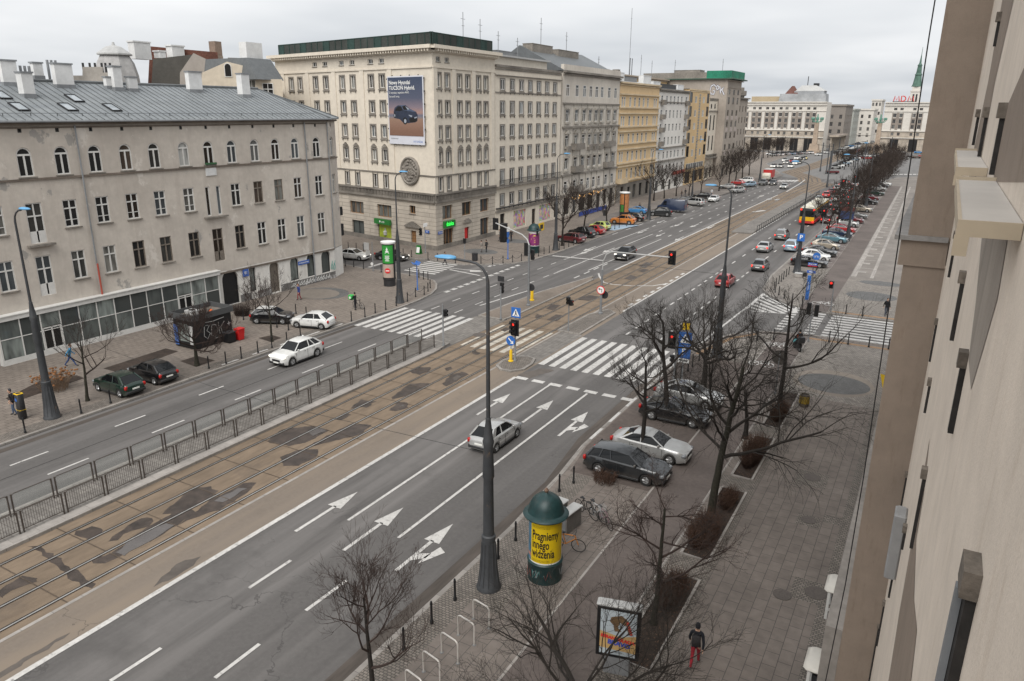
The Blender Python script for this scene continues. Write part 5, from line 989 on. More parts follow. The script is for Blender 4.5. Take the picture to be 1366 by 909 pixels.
m_dk = facade_mat('dark_stone_far', (.25, .225, .2), (.17, .15, .14), .4, .4)  # darker stone tone shared by two avenue blocks
plain_block('avenue_block', 'darker brown-grey block beyond the monumental block', -66, -52.5, 470, 505, 23.6, m_dk, ncol=3)
plain_block('avenue_block', 'pale green-tinted block further down the avenue', -62, -53.2, 520, 552, 21.5, facade_mat('pale_greenish', (.36, .37, .34), (.28, .28, .26), .3, .2), ncol=2)
plain_block('avenue_block', 'whitish block closing the avenue, three windows wide', -59, -45.5, 562, 590, 21.8, m_mdm, ncol=3)
plain_block('avenue_block', 'tall grey-white block behind the white one on the avenue', -50.8, -44.4, 600, 625, 28.3, m_mdm, ncol=3, rowz=(6, 12, 18, 24))
plain_block('avenue_block', 'dark block in the gap just left of the hotel', -44, -36, 640, 680, 19.5, m_dk, ncol=2)
q = MB()
for k in range(12): x = -53.6+.25*k; q.box(x, x+.5, 431+3.2*k, 431.5+3.2*k, 0, 7.2)
q.box(-54.2, -49.5, 430, 470, 7.2, 8.0); tag(q.obj('colonnade', m_mdm_b), 'long stone arcade with slim pillars along the avenue', 'arcade')
sp_ = thing('church_tower', 'white church tower with a tall green copper spire behind the hotel', 'church tower', (-32.5, 800, 0)); q = MB(); q.box(-4, 4, -4, 4, 0, 38); q.box(-4.4, 4.4, -4.4, 4.4, 38, 39.2); q.box(-3.2, 3.2, -3.2, 3.2, 39.2, 42.5); q.obj('tower', m_mdm, sp_)
q = MB()
for x in (-2, .6): q.box(x, x+1.4, -4.15, -3.9, 28, 36)
q.obj('belfry_opening', m_dark, sp_); q = MB(); q.lathe([(4.4, 42.5), (3.6, 44.5), (2.6, 52), (3.1, 52.6), (2.2, 54), (1.7, 60), (2.1, 60.5), (.9, 62.5), (.25, 70), (.12, 76)], 8); q.obj('spire', M('copper_green', (.085, .16, .125), .7, .25, .6, .2), sp_, smooth=20)
sp_ = thing('church_tower', 'second pale church spire mostly hidden by the near wall', 'church tower', (-6.5, 800, 0)); q = MB(); q.box(-3.5, 3.5, -3.5, 3.5, 0, 40); q.obj('tower', m_mdm, sp_); q = MB(); q.lathe([(3.6, 40), (2.4, 48), (1.4, 54), (.2, 60)], 8); q.obj('spire', m_lgrey, sp_)
m_sand = M('sandstone', (.38, .3, .23), .85, .15, 1.5, .2); m_cop = M('copper_lamp', (.12, .26, .2), .6, .2, 2, .1)
for i, (p, lb) in enumerate((((1085, 205), 'sandstone lamp column with green branched top by the monumental block'), ((1168, 206), 'sandstone lamp column with green branched top left of the hotel'))):
    c = G(*p); t = thing('lamp_column', lb, 'lamp column', (c.x, c.y, 0), 0, 'lamp columns of the square'); q = MB(); q.box(-3, 3, -3, 3, 0, 1.6); q.box(-2.2, 2.2, -2.2, 2.2, 1.6, 4.6, .25); q.box(-1.1, 1.1, -1.1, 1.1, 4.6, 14.6, .25); q.obj('stone_shaft', m_sand, t)
    q = MB(); q.lathe([(.8, 14.6), (.5, 15.2), (.25, 18.6)], 8)
    for k in range(8): a = k*pi/4; q.tube([(.4*cos(a), .4*sin(a), 15), (1.8*cos(a), 1.8*sin(a), 14.9), (2.5*cos(a), 2.5*sin(a), 15.9)], .16, 5); q.lathe([(.1, 0), (.42, .3), (.35, 1.1), (.05, 1.3)], 6, (2.5*cos(a), 2.5*sin(a), 15.8))
    q.obj('lantern_cluster', m_cop, t)
# ---------------------------------------------------------------- the near building on the right
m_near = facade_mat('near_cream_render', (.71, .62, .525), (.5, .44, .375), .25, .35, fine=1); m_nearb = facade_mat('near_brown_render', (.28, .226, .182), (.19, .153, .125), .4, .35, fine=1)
XW, XPR, YP = .43, -.545, 22.0
B9 = (XW, 0, 0); nb_, w = building('near_building', 'cream rendered facade running away along the right edge of the picture', 'building', B9); Fn = Fac(w, nb_, (XW, YP, 0), (0, -1, 0), (-1, 0, 0), B9)
w.poly([(XW, -6, 0), (XW, -6, 32), (XW, YP, 32), (XW, YP, 0)]); w.obj('wall', m_near, nb_)
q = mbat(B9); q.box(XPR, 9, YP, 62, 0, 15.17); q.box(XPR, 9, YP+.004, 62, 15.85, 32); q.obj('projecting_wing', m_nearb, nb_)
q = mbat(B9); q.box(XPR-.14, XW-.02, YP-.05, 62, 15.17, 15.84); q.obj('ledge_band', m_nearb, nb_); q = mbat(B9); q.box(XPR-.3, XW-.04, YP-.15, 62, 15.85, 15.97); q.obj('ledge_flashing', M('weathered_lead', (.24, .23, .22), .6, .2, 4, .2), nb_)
q = mbat(B9); q.box(-1.2, XPR-.003, -10, 62, 0, .55); q.box(-1.05, XPR-.003, YP, 62, .55, 3.6); q.obj('plinth', M('near_plinth', (.3, .275, .25), .85, .15, 3, .2), nb_)
q = mbat(B9); q.box(-1.12, XPR-.003, YP+.2, 62, .56, .9); q.obj('plinth_cap', m_zinc, nb_)
m_cap = M('gritty_stone', (.17, .145, .12), .95, .3, 14, .2, bump=.6); m_darksill = M('bituminous_black', (.03, .027, .025), .8, .4, 9, .2)
def wall_slot(pt, pb, out=.045, wy=None):
    """vertical dark framed window strip standing proud of the near wall"""
    a = PX(pt[0], pt[1], XW-out); b_ = PX(pb[0], pb[1], XW-out); Y = a.y; zt, zb = a.z, min(b_.z, a.z-.5)
    wy = wy or (.17 if Y < 5 else .1); fr_ = mbat(B9); fr_.box(XW-out, XW+.02, Y, Y+wy, zb, zt-.14); o = fr_.obj('window', m_darksill, nb_)
    q = mbat(B9); q.box(XW-out-.03, XW+.02, Y-.02, Y+wy+.02, zt-.14, zt); setp(q.obj('lintel_stone', m_cap), o)
    if Y > 5: return
    q = mbat(B9); q.box(XW-out-.035, XW-out-.003, Y+.1, Y+.16, zb+.02, zt-.16); setp(q.obj('metal_flashing', m_zinc), o)
for a, b_ in (((1296, 762), (1240, 909)), ((1284, 363), (1267, 431)), ((1275, 309), (1264, 363)), ((1333, 16), (1319, 63)), ((1305, 146), (1295, 192)), ((1316, 143), (1302, 206)), ((1338, 137), (1315, 226)), ((1285, 470), (1264, 567)), ((1249, 426), (1240, 469)), ((1231, 496), (1226, 532)), ((1240, 506), (1231, 558)), ((1209, 631), (1201, 671)), ((1233, 626), (1216, 702)), ((1207, 702), (1198, 763)), ((1192, 754), (1183, 805)), ((1179, 803), (1170, 850)), ((1172, 833), (1163, 872))):
    wall_slot(a, b_)
q = mbat(B9)
def wallpoly(pts, out): q.poly([PX(x, y, XW-out) for x, y in pts][::-1])
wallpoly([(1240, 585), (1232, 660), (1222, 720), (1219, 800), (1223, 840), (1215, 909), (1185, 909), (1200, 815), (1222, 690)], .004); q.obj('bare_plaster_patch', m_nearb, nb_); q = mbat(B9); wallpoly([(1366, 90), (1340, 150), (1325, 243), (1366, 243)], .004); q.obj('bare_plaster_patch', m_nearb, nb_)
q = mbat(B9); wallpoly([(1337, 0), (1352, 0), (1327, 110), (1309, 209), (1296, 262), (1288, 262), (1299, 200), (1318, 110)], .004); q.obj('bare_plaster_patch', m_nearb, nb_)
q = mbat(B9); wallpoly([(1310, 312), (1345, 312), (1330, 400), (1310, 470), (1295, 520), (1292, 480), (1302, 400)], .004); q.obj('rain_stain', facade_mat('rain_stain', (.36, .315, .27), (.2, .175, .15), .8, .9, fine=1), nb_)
m_hood = M('cream_enamel_sheet', (.5, .42, .31), .45, .08, 3, .1); m_hoodw = M('pale_sheet_top', (.55, .52, .48), .5, .06, 3, .12)
for y0, y1, x0, lb in ((4.9, 8.0, .135, 1), (9.9, 14.6, .14, 1)):
    h_ = thing('window_canopy', {4.9: 'large cream sheet metal canopy fixed to the near wall', 9.9: 'smaller cream canopy beyond the large one on the near wall', 16.2: 'farthest small cream canopy on the near wall'}[y0], 'canopy', (XW, y0, 18.43), 0, 'canopies on the near wall'); q = MB(); q.box(x0-XW, -.005, 0, y1-y0, -.02, 0); q.obj('top_sheet', m_hoodw, h_)
    q = MB(); q.box(x0-XW-.02, -.005, -.02, 0, -.09, .003); q.box(x0-XW-.02, x0-XW, 0, y1-y0, -.09, .003); q.box(x0-XW-.02, -.005, y1-y0, y1-y0+.02, -.05, .03); q.box(x0-XW-.025, x0-XW+.05, -.025, .0, -.2, -.085); q.obj('rim', m_hood, h_)
q = MB(); a = PX(1197, 688, .25); b_ = PX(1178, 798, .25); q.rbox(.2-XW, -.003, 0, .5, b_.z-a.z, 0, .03); t = thing('downpipe_box', 'grey sheet metal box on the near wall low beside the brown wing', 'metal box', (XW, a.y, a.z)); q.obj('casing', M('box_grey', (.3, .3, .3), .5, .1, 3, .15), t)
for p, lb in (((1124, 790), 'white rounded hood at the foot of the near wall, farther one'), ((1098, 893), 'white rounded hood at the foot of the near wall, nearer one')):
    c = G(p[0], p[1], 1.2); t = thing('entrance_hood', lb, 'hood', (-.8, c.y, 0), 0, 'white hoods along the near wall'); q = MB(); q.rbox(-.75, .0, -.55, .75, 1.25, 1.5, .12); q.obj('hood', M('white_plastic_hood', (.62, .59, .53), .4, .04, 3, .1), t, smooth=60); q = MB(); q.box(-.6, -.5, -.5, -.4, .1, 1.3); q.box(-.6, -.5, .55, .65, .1, 1.3); q.box(-.58, 0, -.48, -.42, .5, .6); q.obj('frame', m_white, t); q = MB(); q.box(-.45, -.1, -.35, .5, .1, 1.1); q.obj('dark_door', m_dark, t)
cbl = MB(); cbl.tube([(-.42, 12.05, 27), (-.435, 12, 20), (-.40, 12, 17), (-.36, 12, 13.5), (-.37, 12, 11.5), (-.45, 12, 9), (-.6, 12, 0.1)], .009, 5); tag(cbl.obj('hanging_cable', m_black), 'thin dark cable hanging down in front of the near facade', 'cable')
q = MB(); c = G(1176, 507); fl = thing('hanging_flag', 'small yellow and red flag sticking out by the brown wing', 'flag', (-.75, 30.2, 7.0)); a = PX(1174, 499, -.78); fl.location = (-.6, a.y, a.z); q.poly([(-.17, 0, 0), (.02, 0, -.02), (.02, .02, -.45), (-.03, .02, -.5)]); q.poly([(-.17, .015, 0), (-.03, .035, -.5), (.02, .035, -.45), (.02, .015, -.02)]); q.obj('cloth', M('flag_yellow', (.6, .4, .02), .7, .1, 4, 0), fl)
# ================================================================ VEHICLES
PAINT = {}
def paint(name, col, metal=.0, rough=.3):
    if name not in PAINT:
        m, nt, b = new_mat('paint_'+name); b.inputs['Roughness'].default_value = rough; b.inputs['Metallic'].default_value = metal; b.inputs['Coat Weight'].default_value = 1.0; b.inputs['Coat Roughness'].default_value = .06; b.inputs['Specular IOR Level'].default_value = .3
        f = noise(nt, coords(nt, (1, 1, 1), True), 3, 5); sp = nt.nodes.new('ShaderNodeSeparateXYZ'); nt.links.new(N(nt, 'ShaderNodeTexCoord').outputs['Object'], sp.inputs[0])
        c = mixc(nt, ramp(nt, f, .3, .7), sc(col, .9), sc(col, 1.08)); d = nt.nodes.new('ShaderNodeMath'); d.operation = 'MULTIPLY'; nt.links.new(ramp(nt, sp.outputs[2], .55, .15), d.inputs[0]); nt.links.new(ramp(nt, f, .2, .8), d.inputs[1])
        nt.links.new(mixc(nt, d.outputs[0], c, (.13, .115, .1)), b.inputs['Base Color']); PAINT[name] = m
    return PAINT[name]
CLR = dict(silver=(.4, .4, .39), white=(.68, .68, .66), black=(.006, .006, .007), darkgrey=(.022, .024, .026), grey=(.12, .12, .118), red=(.3, .02, .02), maroon=(.09, .008, .012), green=(.004, .02, .013), blue=(.05, .2, .42), navy=(.015, .025, .055), orange=(.5, .17, .03), lime=(.42, .5, .14), beige=(.34, .3, .24), teal=(.1, .2, .24), brown=(.09, .06, .045), paleblue=(.25, .34, .42), yellow=(.6, .42, .02))
m_cglass = M('car_glass', (.008, .009, .01), .04, .1, 2, 0, spec=.35); m_tyre = M('tyre_rubber', (.022, .021, .02), .85, .2, 12, .1, obj=True); m_rim = M('wheel_rim', (.38, .38, .38), .35, .1, 4, .1, metal=.6)
m_under = M('underbody_shade', (.015, .015, .015), .9, .2, 4, .1); m_tail = M('tail_lamp', (.36, .015, .012), .25, .05, 2, 0); m_head = M('head_lamp', (.2, .21, .22), .15, .05, 2, 0); m_trimp = M('black_plastic_trim', (.03, .03, .031), .6, .15, 8, .1)
m_plate = M('number_plate', (.7, .7, .66), .4, .05, 2, 0)
TYPES = {  # L, W, H, belt height, bonnet height, cowl x, roof front x, roof rear x, rear base x, tail top z, wheelbase front x, rear x, wheel r
 'hatch': (3.85, 1.68, 1.47, .93, .78, .98, .28, -1.08, -1.74, .92, 1.22, -1.2, .31),
 'small': (3.6, 1.62, 1.5, .94, .82, 1.0, .38, -1.2, -1.68, .92, 1.12, -1.12, .29),
 'mini': (3.75, 1.7, 1.42, .95, .84, .92, .32, -1.3, -1.72, .93, 1.2, -1.22, .31),
 'sedan': (4.5, 1.76, 1.44, .93, .78, 1.0, .22, -.95, -1.6, .98, 1.36, -1.32, .32),
 'coupe': (4.4, 1.78, 1.36, .9, .76, .9, .1, -.8, -1.85, .95, 1.36, -1.3, .33),
 'wagon': (4.6, 1.76, 1.5, .95, .8, 1.05, .3, -1.75, -2.12, .95, 1.36, -1.34, .32),
 'suv': (4.4, 1.82, 1.67, 1.06, .96, 1.02, .3, -1.32, -1.95, 1.08, 1.34, -1.32, .37),
 'mpv': (4.3, 1.78, 1.66, 1.0, .9, 1.3, .55, -1.7, -2.05, 1.0, 1.35, -1.3, .32),
}
CARM = {}
def car_meshes(ty):
    if ty in CARM: return CARM[ty]
    L, W, H, zb, zh, xc, xf, xr, xrb, zt, wf, wr_, r = TYPES[ty]; h2 = L/2; w2 = W/2; ra = r+.06
    def top(x):
        if x > xc: t = (x-xc)/(h2-xc); return zb-(zb-zh)*t*.75-(.22*max(0, t-.7)/.3*(zh-.45)/.5)
        if x < xrb: t = (xrb-x)/max(.02, h2+xrb); return zt-.18*t*t
        if x < -.9: return zb+.05+(zt-zb-.05)*min(1, (-.9-x)/(-.9-xrb))
        return zb+.05*max(0, (xc-x)/(xc+.9))
    zt += .04
    def half(x): t = abs(x)/h2; return w2*(1-.05*t*t-.2*max(0, (t-.72)/.28)**2)
    xs = sorted(set([-h2, -h2+.04, -h2+.16, -h2+.35, xrb, -.45, 0, .45, xc, h2-.4, h2-.2, h2-.06, h2]+[c+ra*k for c in (wf, wr_) for k in (-1.02, -.92, -.7, -.38, 0, .38, .7, .92, 1.02)]))
    rings = []
    for x in xs:
        zl = .2+.1*max(0, (abs(x)/h2-.85)/.15); za = zl
        for c in (wf, wr_):
            d = abs(x-c)
            if d < ra: za = max(za, r+math.sqrt(max(0, ra*ra-d*d)))
        zt_ = top(x); w = half(x); zs = max(za+.03, .42); zm = max(zs+.02, min(.62, zt_-.15)); k = 1 if -h2+.03 < x < h2-.03 else .96
        hp = [(0, zl), (w*.82, zl), (w*.97, za), (w*1.0*k, zs), (w*1.0*k, zm), (w*.97*k, zt_-.06), (w*.9*k, zt_), (w*.5, zt_+.025), (0, zt_+.03)]
        rings.append([(x, y, z) for y, z in hp]+[(x, -y, z) for y, z in hp[-2:0:-1]])
    b = MB(); b.loft(rings, True, True)
    # greenhouse: roof shell and pillars
    wb, wt = w2*.9, w2*.68; zr = H
    def P4(x, z, y): return V((x, y, z))
    rr = []
    n = 7
    for i in range(n):
        t = i/(n-1); x = xr+(xf-xr)*t; z = zr-.085*(2*t-1)**2; e = wt*(1-.05*(2*t-1)**2)
        rr.append([(x, y*e, z-.035*abs(y)**3) for y in (-1, -.85, -.5, 0, .5, .85, 1)]+[(x, y*e, z-.035*abs(y)**3-.05) for y in (1, .5, 0, -.5, -1)])
    b.loft(rr, True, True)
    zbf = top(xc)-.02; zbr = top(xrb)-.02
    for s in (1, -1):
        def pil(p, q, a=.045, bb=.03): b.tube([p, q], [a, a*.85], 5)
        pil((xc-.02, s*wb*.97, zbf), (xf, s*wt*.95, zr-.1)); pil((xrb+.06, s*wb*.95, zbr), (xr, s*wt*.95, zr-.1), .075)
        xm = (xc+xrb)/2-.1; pil((xm, s*wb*.985, zb-.02), ((xf+xr)/2-.05, s*wt, zr-.06), .04)
        if ty in ('wagon', 'suv', 'mpv'): x2 = xrb+.75; pil((x2, s*wb*.97, zb), (xr+.55, s*wt, zr-.06), .05)
        if ty in ('hatch', 'small', 'mini'):   # broad rear pillar
            b.poly([(xrb+.05, s*wb*.96, zbr), (xrb+.5, s*wb*.985, zb), (xr+.25, s*wt, zr-.06), (xr-.02, s*wt*.98, zr-.08)])
    body = b.mesh('body', m_under, 38)
    # glazing
    def gl(pts):
        q = MB(); q.poly(pts); return q.mesh('glass', m_cglass)
    zq = zr-.1
    def sg(s): return [(xr+.02+(xf-xr-.04)*k/6, s*wt*.97, zr-.085*(2*k/6-1)**2-.045) for k in range(7)]
    wind = gl([(xc-.01, -wb*.93, zbf), (xc-.01, wb*.93, zbf), (xf+.01, wt*.95, zq+.01), (xf+.01, -wt*.95, zq+.01)])
    rear = gl([(xrb+.03, wb*.9, zbr+.03), (xrb+.03, -wb*.9, zbr+.03), (xr-.01, -wt*.93, zq), (xr-.01, wt*.93, zq)])
    sides = []
    for s in (1, -1):
        q = MB(); q.poly([(xc-.08, s*wb*.965, zbf), (xrb+.1, s*wb*.965, zbr)]+sg(s)); sides.append(q.mesh('glass', m_cglass))
    q = MB()
    for s in (1, -1):
        for x in ((xc-.1, -.28, -1.0) if ty != 'coupe' else (xc-.1, -.5)): q.box(x-.009, x+.009, s*half(x)-.01, s*half(x)+.003, .33, top(x)-.1)
    seam = q.mesh('door_seams', m_trimp); q = MB()
    q.rbox(wr_+ra+.02, wf-ra-.02, -.03, .03, .17, .3, .02)
    silm = q.mesh('sill_trim', m_trimp); q = MB(); q.box(-h2+.25, h2-.3, -w2*.8, w2*.8, .13, .26); shadem = q.mesh('underbody_shade', m_under)  # dark box added below the floor to deepen the shade under the car
    t_ = MB(); prof = [(r*.62, -.095), (r*.93, -.1), (r, -.06), (r, .06), (r*.93, .1), (r*.62, .095)]
    t_.lathe(prof, 20, cap0=False, cap1=False); t_.v = [V((p.x, p.z, p.y)) for p in t_.v]; tyre = t_.mesh('tyre', m_tyre, 40)
    q = MB(); q.lathe([(r*.63, -.08), (r*.63, .075), (r*.56, .09), (r*.5, .05), (r*.2, .06), (.01, .07)], 20, cap0=True, cap1=False)
    for k in range(5):
        a = k*2*pi/5; q.box(-.035, .035, -.035, .035, .05, .055); q.tube([(.05*cos(a), .05*sin(a), .075), (r*.55*cos(a), r*.55*sin(a), .085)], .032, 4)
    q.v = [V((p.x, p.z, p.y)) for p in q.v]; rim = q.mesh('rim', m_rim, 40)
    def lamp(sx, sy, sz): q = MB(); q.rbox(-sx, sx, -sy, sy, -sz, sz, min(sx, sy, sz)*.45); return q
    hd = lamp(.13, .2, .085).mesh('headlight', m_head, 50); tl = lamp(.08, .13, .13).mesh('taillight', m_tail, 50); pl = lamp(.015, .26, .055).mesh('number_plate', m_plate)
    q = MB(); q.rbox(-.06, .06, -.09, .09, -.06, .06, .03); mir = q.mesh('mirror', m_trimp, 60)
    q = MB(); bw = w2*.86; q.rbox(-.06, .05, -bw, bw, -.1, .1, .04); bmp = q.mesh('bumper', m_trimp, 50); q = MB(); q.rbox(-.03, .03, -.42, .42, -.09, .09, .015); grl = q.mesh('grille', m_black, 50)
    q = MB(); q.rbox(-.07, .07, -.012, .012, -.014, .014, .008); hnd = q.mesh('door_handle', m_trimp)
    CARM[ty] = dict(body=body, wind=wind, rear=rear, sides=sides, tyre=tyre, rim=rim, hd=hd, tl=tl, pl=pl, mir=mir, bmp=bmp, grl=grl, hnd=hnd, seam=seam, silm=silm, shadem=shadem, top=top, half=half); return CARM[ty]
CARN = [0]
def car(px, py, rz, ty, col, label, group, detail=2, lit=0, z=0.0, world=None, roof=None, cat='car'):
    """rz: heading in degrees, 0 = away down the street (+Y); px,py = surveyed point under the middle of the car"""
    c = V(world) if world else G(px, py, z); c.z = z; CARN[0] += 1
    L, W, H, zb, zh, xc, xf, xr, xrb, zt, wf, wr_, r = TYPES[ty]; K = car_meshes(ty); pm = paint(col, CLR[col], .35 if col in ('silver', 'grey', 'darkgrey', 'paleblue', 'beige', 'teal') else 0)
    t = thing('parked_car' if 'parked' in group else 'car', label, cat, c, RD(90+rz), group)
    def part(nm, me, loc=(0, 0, 0), p=None, rz_=0.0, mat=None): return inst(nm, me, p or t, loc, rz_, mat)
    part('body', K['body'], mat=pm); part('windscreen', K['wind']); part('rear_window', K['rear'])
    for g_ in K['sides']: part('side_window', g_)
    part('underbody_shade', K['shadem'])
    if detail > 0:
        for s in (1, -1): part('sill_trim', K['silm'], (0, s*(W/2*.98-.005), 0))
    if detail > 1: part('door_seams', K['seam'])
    for x in (wf, wr_):
        for s in (1, -1):
            w_ = part('wheel', K['tyre'], (x, s*(W/2-.115), r), rz_=0 if s > 0 else pi); part('rim', K['rim'], (0, 0, 0), w_)
    hw = W/2
    for s in (1, -1):
        part('headlight', K['hd'], (L/2-.17, s*hw*.68, zh-.13), rz_=-s*.35, mat=m_lit_white if lit == 2 else None); part('taillight', K['tl'], (-L/2+.09, s*hw*.78, zt-.17), rz_=s*.3, mat=m_lit_red if lit == 1 else None)
        if detail > 1: part('mirror', K['mir'], (xc-.32, s*(hw*.98+.03), zb+.08), mat=pm); part('door_handle', K['hnd'], (.0, s*(hw+.002), zb-.16)); part('door_handle', K['hnd'], (-.85, s*(hw-.006), zb-.16))
    if detail > 0:
        part('bumper', K['bmp'], (L/2-.03, 0, .36), mat=pm if rnd.random() < .6 else None); part('bumper', K['bmp'], (-L/2+.04, 0, .4), mat=pm if rnd.random() < .6 else None)
        part('number_plate', K['pl'], (-L/2-.015, 0, .62)); part('number_plate', K['pl'], (L/2+.025, 0, .42)); part('grille', K['grl'], (L/2-.015, 0, .56))
    if roof: q = MB(); q.rbox(xr+.08, xf-.05, -W*.33, W*.33, H-.012, H+.006, .006); part('roof_panel', q.mesh('roof_panel', roof))
    return t
A = .12
# near left of the picture
car(160, 522, 90, 'hatch', 'green', 'dark green hatchback parked by the bare tree, nose to the tenement', 'cars parked on the left pavement', z=A)
car(205, 506, 90, 'hatch', 'black', 'black hatchback with red tail lamps parked beside the dark green one', 'cars parked on the left pavement', z=A)
car(364, 430, -63, 'mini', 'black', 'small black car with a white roof parked between bollards', 'cars parked on the left pavement', z=A, roof=paint('white', CLR['white']))
car(418, 436, 106, 'hatch', 'white', 'white hatchback parked on the pavement edge by the bollards', 'cars parked on the left pavement', z=A)
car(397, 480, 180, 'suv', 'white', 'white sport utility car driving on the left carriageway', 'moving cars', lit=2)
car(472, 346, -82, 'sedan', 'white', 'off-white saloon waiting in the side street by the tenement corner', 'moving cars', lit=2)
car(523, 347, -82, 'sedan', 'darkgrey', 'dark saloon in the side street half hidden by the green advertising column', 'moving cars', lit=2)
# right carriageway near and middle
car(661, 590, 0, 'hatch', 'silver', 'silver hatchback driving away behind the big lamp post', 'moving cars', lit=0)
car(967, 381, 0, 'hatch', 'red', 'bright red hatchback with a number plate, driving past the junction', 'moving cars', lit=0)
car(1014, 360, 0, 'hatch', 'grey', 'dark grey hatchback driving away, right of the red one', 'moving cars', lit=1)
car(1020, 335, 0, 'sedan', 'silver', 'silver saloon braking in the middle lane', 'moving cars', lit=1)
car(1056, 334, 0, 'mpv', 'paleblue', 'pale blue-grey people carrier beside the lamp post with the parking sign', 'moving cars', lit=1)
car(1043, 319, 0, 'mpv', 'grey', 'grey people carrier with lit lamps behind the bus', 'moving cars', lit=1)
car(834, 345, 180, 'suv', 'darkgrey', 'dark sport utility car with lit headlamps coming towards the tramlines signal', 'moving cars', lit=2)
car(1046, 252, 180, 'sedan', 'silver', 'silver saloon coming out of the square on the left carriageway', 'moving cars', 1, 2)
car(1031, 247, 180, 'sedan', 'black', 'black saloon with lit headlamps leaving the square', 'moving cars', 1, 2)
car(1018, 247, 180, 'suv', 'grey', 'grey car beside the red lorry at the edge of the square', 'moving cars', 1, 0)
# near right parking
PKR = 'cars parked along the right pavement'
car(836, 632, -90, 'wagon', 'darkgrey', 'dark grey estate car with red tail lamps parked nearest the bicycles', PKR, z=A)
car(868, 606, -90, 'sedan', 'silver', 'silver-green saloon parked beside the dark estate car', PKR, z=A)
car(900, 560, -90, 'coupe', 'black', 'black coupe parked between the bare trees', PKR, z=A)
car(918, 537, -90, 'sedan', 'silver', 'pale grey saloon with a glass roof parked farthest of the near four', PKR, z=A)
# far left parking
PKL = 'cars parked along the far left pavement'
for px, py, rz, ty, col, lb in ((761, 323, 82, 'wagon', 'maroon', 'maroon estate car parked by the thin tree at the corner'), (776, 316, 82, 'suv', 'black', 'black off-roader parked behind the maroon estate'), (792, 312, 82, 'hatch', 'red', 'red hatchback parked beside the black off-roader'), (800, 307, 82, 'small', 'lime', 'lime green small car parked behind the red one'),
        (831, 299, 95, 'suv', 'orange', 'orange crossover parked by the blue painted bay'), (846, 295, 95, 'hatch', 'black', 'black hatchback parked next to the orange crossover'), (848, 285, 95, 'sedan', 'blue', 'bright blue saloon parked behind the orange crossover'), (880, 288, 110, 'suv', 'darkgrey', 'dark green-grey off-roader parked by the navy van'),
        (926, 274, 80, 'mpv', 'silver', 'silver high-roofed car parked just past the navy van'), (952, 269, 180, 'sedan', 'white', 'white saloon driving along the far left kerb'), (937, 265, 95, 'sedan', 'black', 'black saloon parked under the far trees'), (984, 257, 150, 'hatch', 'silver', 'silver hatchback leaving the far parking row'), (970, 252, 95, 'sedan', 'silver', 'pale silver saloon parked deep in the far row'), (1000, 249, 150, 'hatch', 'paleblue', 'pale blue hatchback at the end of the far row'), (984, 247, 95, 'hatch', 'red', 'red car almost hidden in the far row'), (995, 244, 95, 'mpv', 'white', 'white high-roofed car behind the pale blue one'), (913, 270, 95, 'sedan', 'grey', 'grey car hidden behind the navy van')):
    car(px, py, rz, ty, col, lb, PKL if rz != 180 else 'moving cars', 1, z=A*(rz != 180))
# far right parking row
row = [('black', 'coupe', 'black coupe nearest the lamp post with the parking sign'), ('white', 'hatch', 'white hatchback second in the far parking row'), ('darkgrey', 'sedan', 'dark grey saloon between a white hatchback and a pale car'), ('beige', 'hatch', 'pale beige hatchback, fourth in the far parking row'), ('teal', 'sedan', 'slate coloured saloon standing behind a slim tree trunk'), ('navy', 'sedan', 'navy blue saloon in front of a red car'), ('red', 'sedan', 'dark red saloon parked beyond the navy one'), ('silver', 'hatch', 'silver hatchback with chunky wheels in the far parking row'), ('maroon', 'sedan', 'maroon saloon tucked behind the silver hatchback'), ('grey', 'sedan', 'mid grey saloon by the blue poster stand'), ('beige', 'sedan', 'beige saloon alone before a gap in the parking row'), ('black', 'sedan', 'black saloon just after the gap in the parking row'), ('maroon', 'hatch', 'maroon hatchback beyond the black saloon'), ('green', 'sedan', 'bottle green saloon in the distant part of the row'), ('silver', 'hatch', 'silver hatchback near the far end of the parking row'), ('black', 'hatch', 'black hatchback near the far end of the parking row'), ('white', 'sedan', 'white saloon at the far end of the parking row')]
pos = [(1090, 357), (1097, 349), (1105, 343), (1110, 334), (1122, 325), (1132, 318), (1136, 312), (1144, 304), (1149, 299), (1152, 293), (1160, 284), (1172, 274), (1176, 269), (1181, 262), (1186, 256), (1188, 252), (1190, 249)]
for (col, ty, lb), (px, py) in zip(row, pos): c = G(px-6, py); car(0, 0, -90, ty, col, lb, 'cars parked in the far right row', 1, z=A, world=(max(-13.6, min(c.x, -13.2))-.02*max(0, c.y-150)*.4, c.y, 0))
# the jam: three lanes of waiting cars
JL = {-23.9: 'left', -20.8: 'middle', -17.7: 'right'}; k = 0
jam = []
for px, py, col, ty in ((1105, 297.5, 'maroon', 'hatch'), (1095.5, 270, 'silver', 'hatch'), (1104, 263.5, 'red', 'hatch'), (1111, 259, 'maroon', 'sedan'), (1117, 254, 'white', 'hatch'), (1121, 249.5, 'maroon', 'sedan'), (1113, 277, 'grey', 'hatch'), (1116, 269, 'white', 'hatch'), (1122, 263.5, 'black', 'sedan'), (1126, 258.5, 'silver', 'sedan'), (1130, 253, 'red', 'hatch'), (1117, 284, 'darkgrey', 'sedan'), (1123, 275.5, 'black', 'suv'), (1128, 267, 'grey', 'suv'), (1133, 261, 'white', 'hatch'), (1137, 255.5, 'black', 'hatch'), (1126, 245.5, 'silver', 'sedan'), (1134, 249, 'white', 'sedan')):
    c_ = G(px, py); jam.append((min((-20.0, -17.0, -23.0), key=lambda l: abs(l-c_.x)), c_.y, col, ty))
jam.sort(key=lambda q_: q_[1])
last = {}
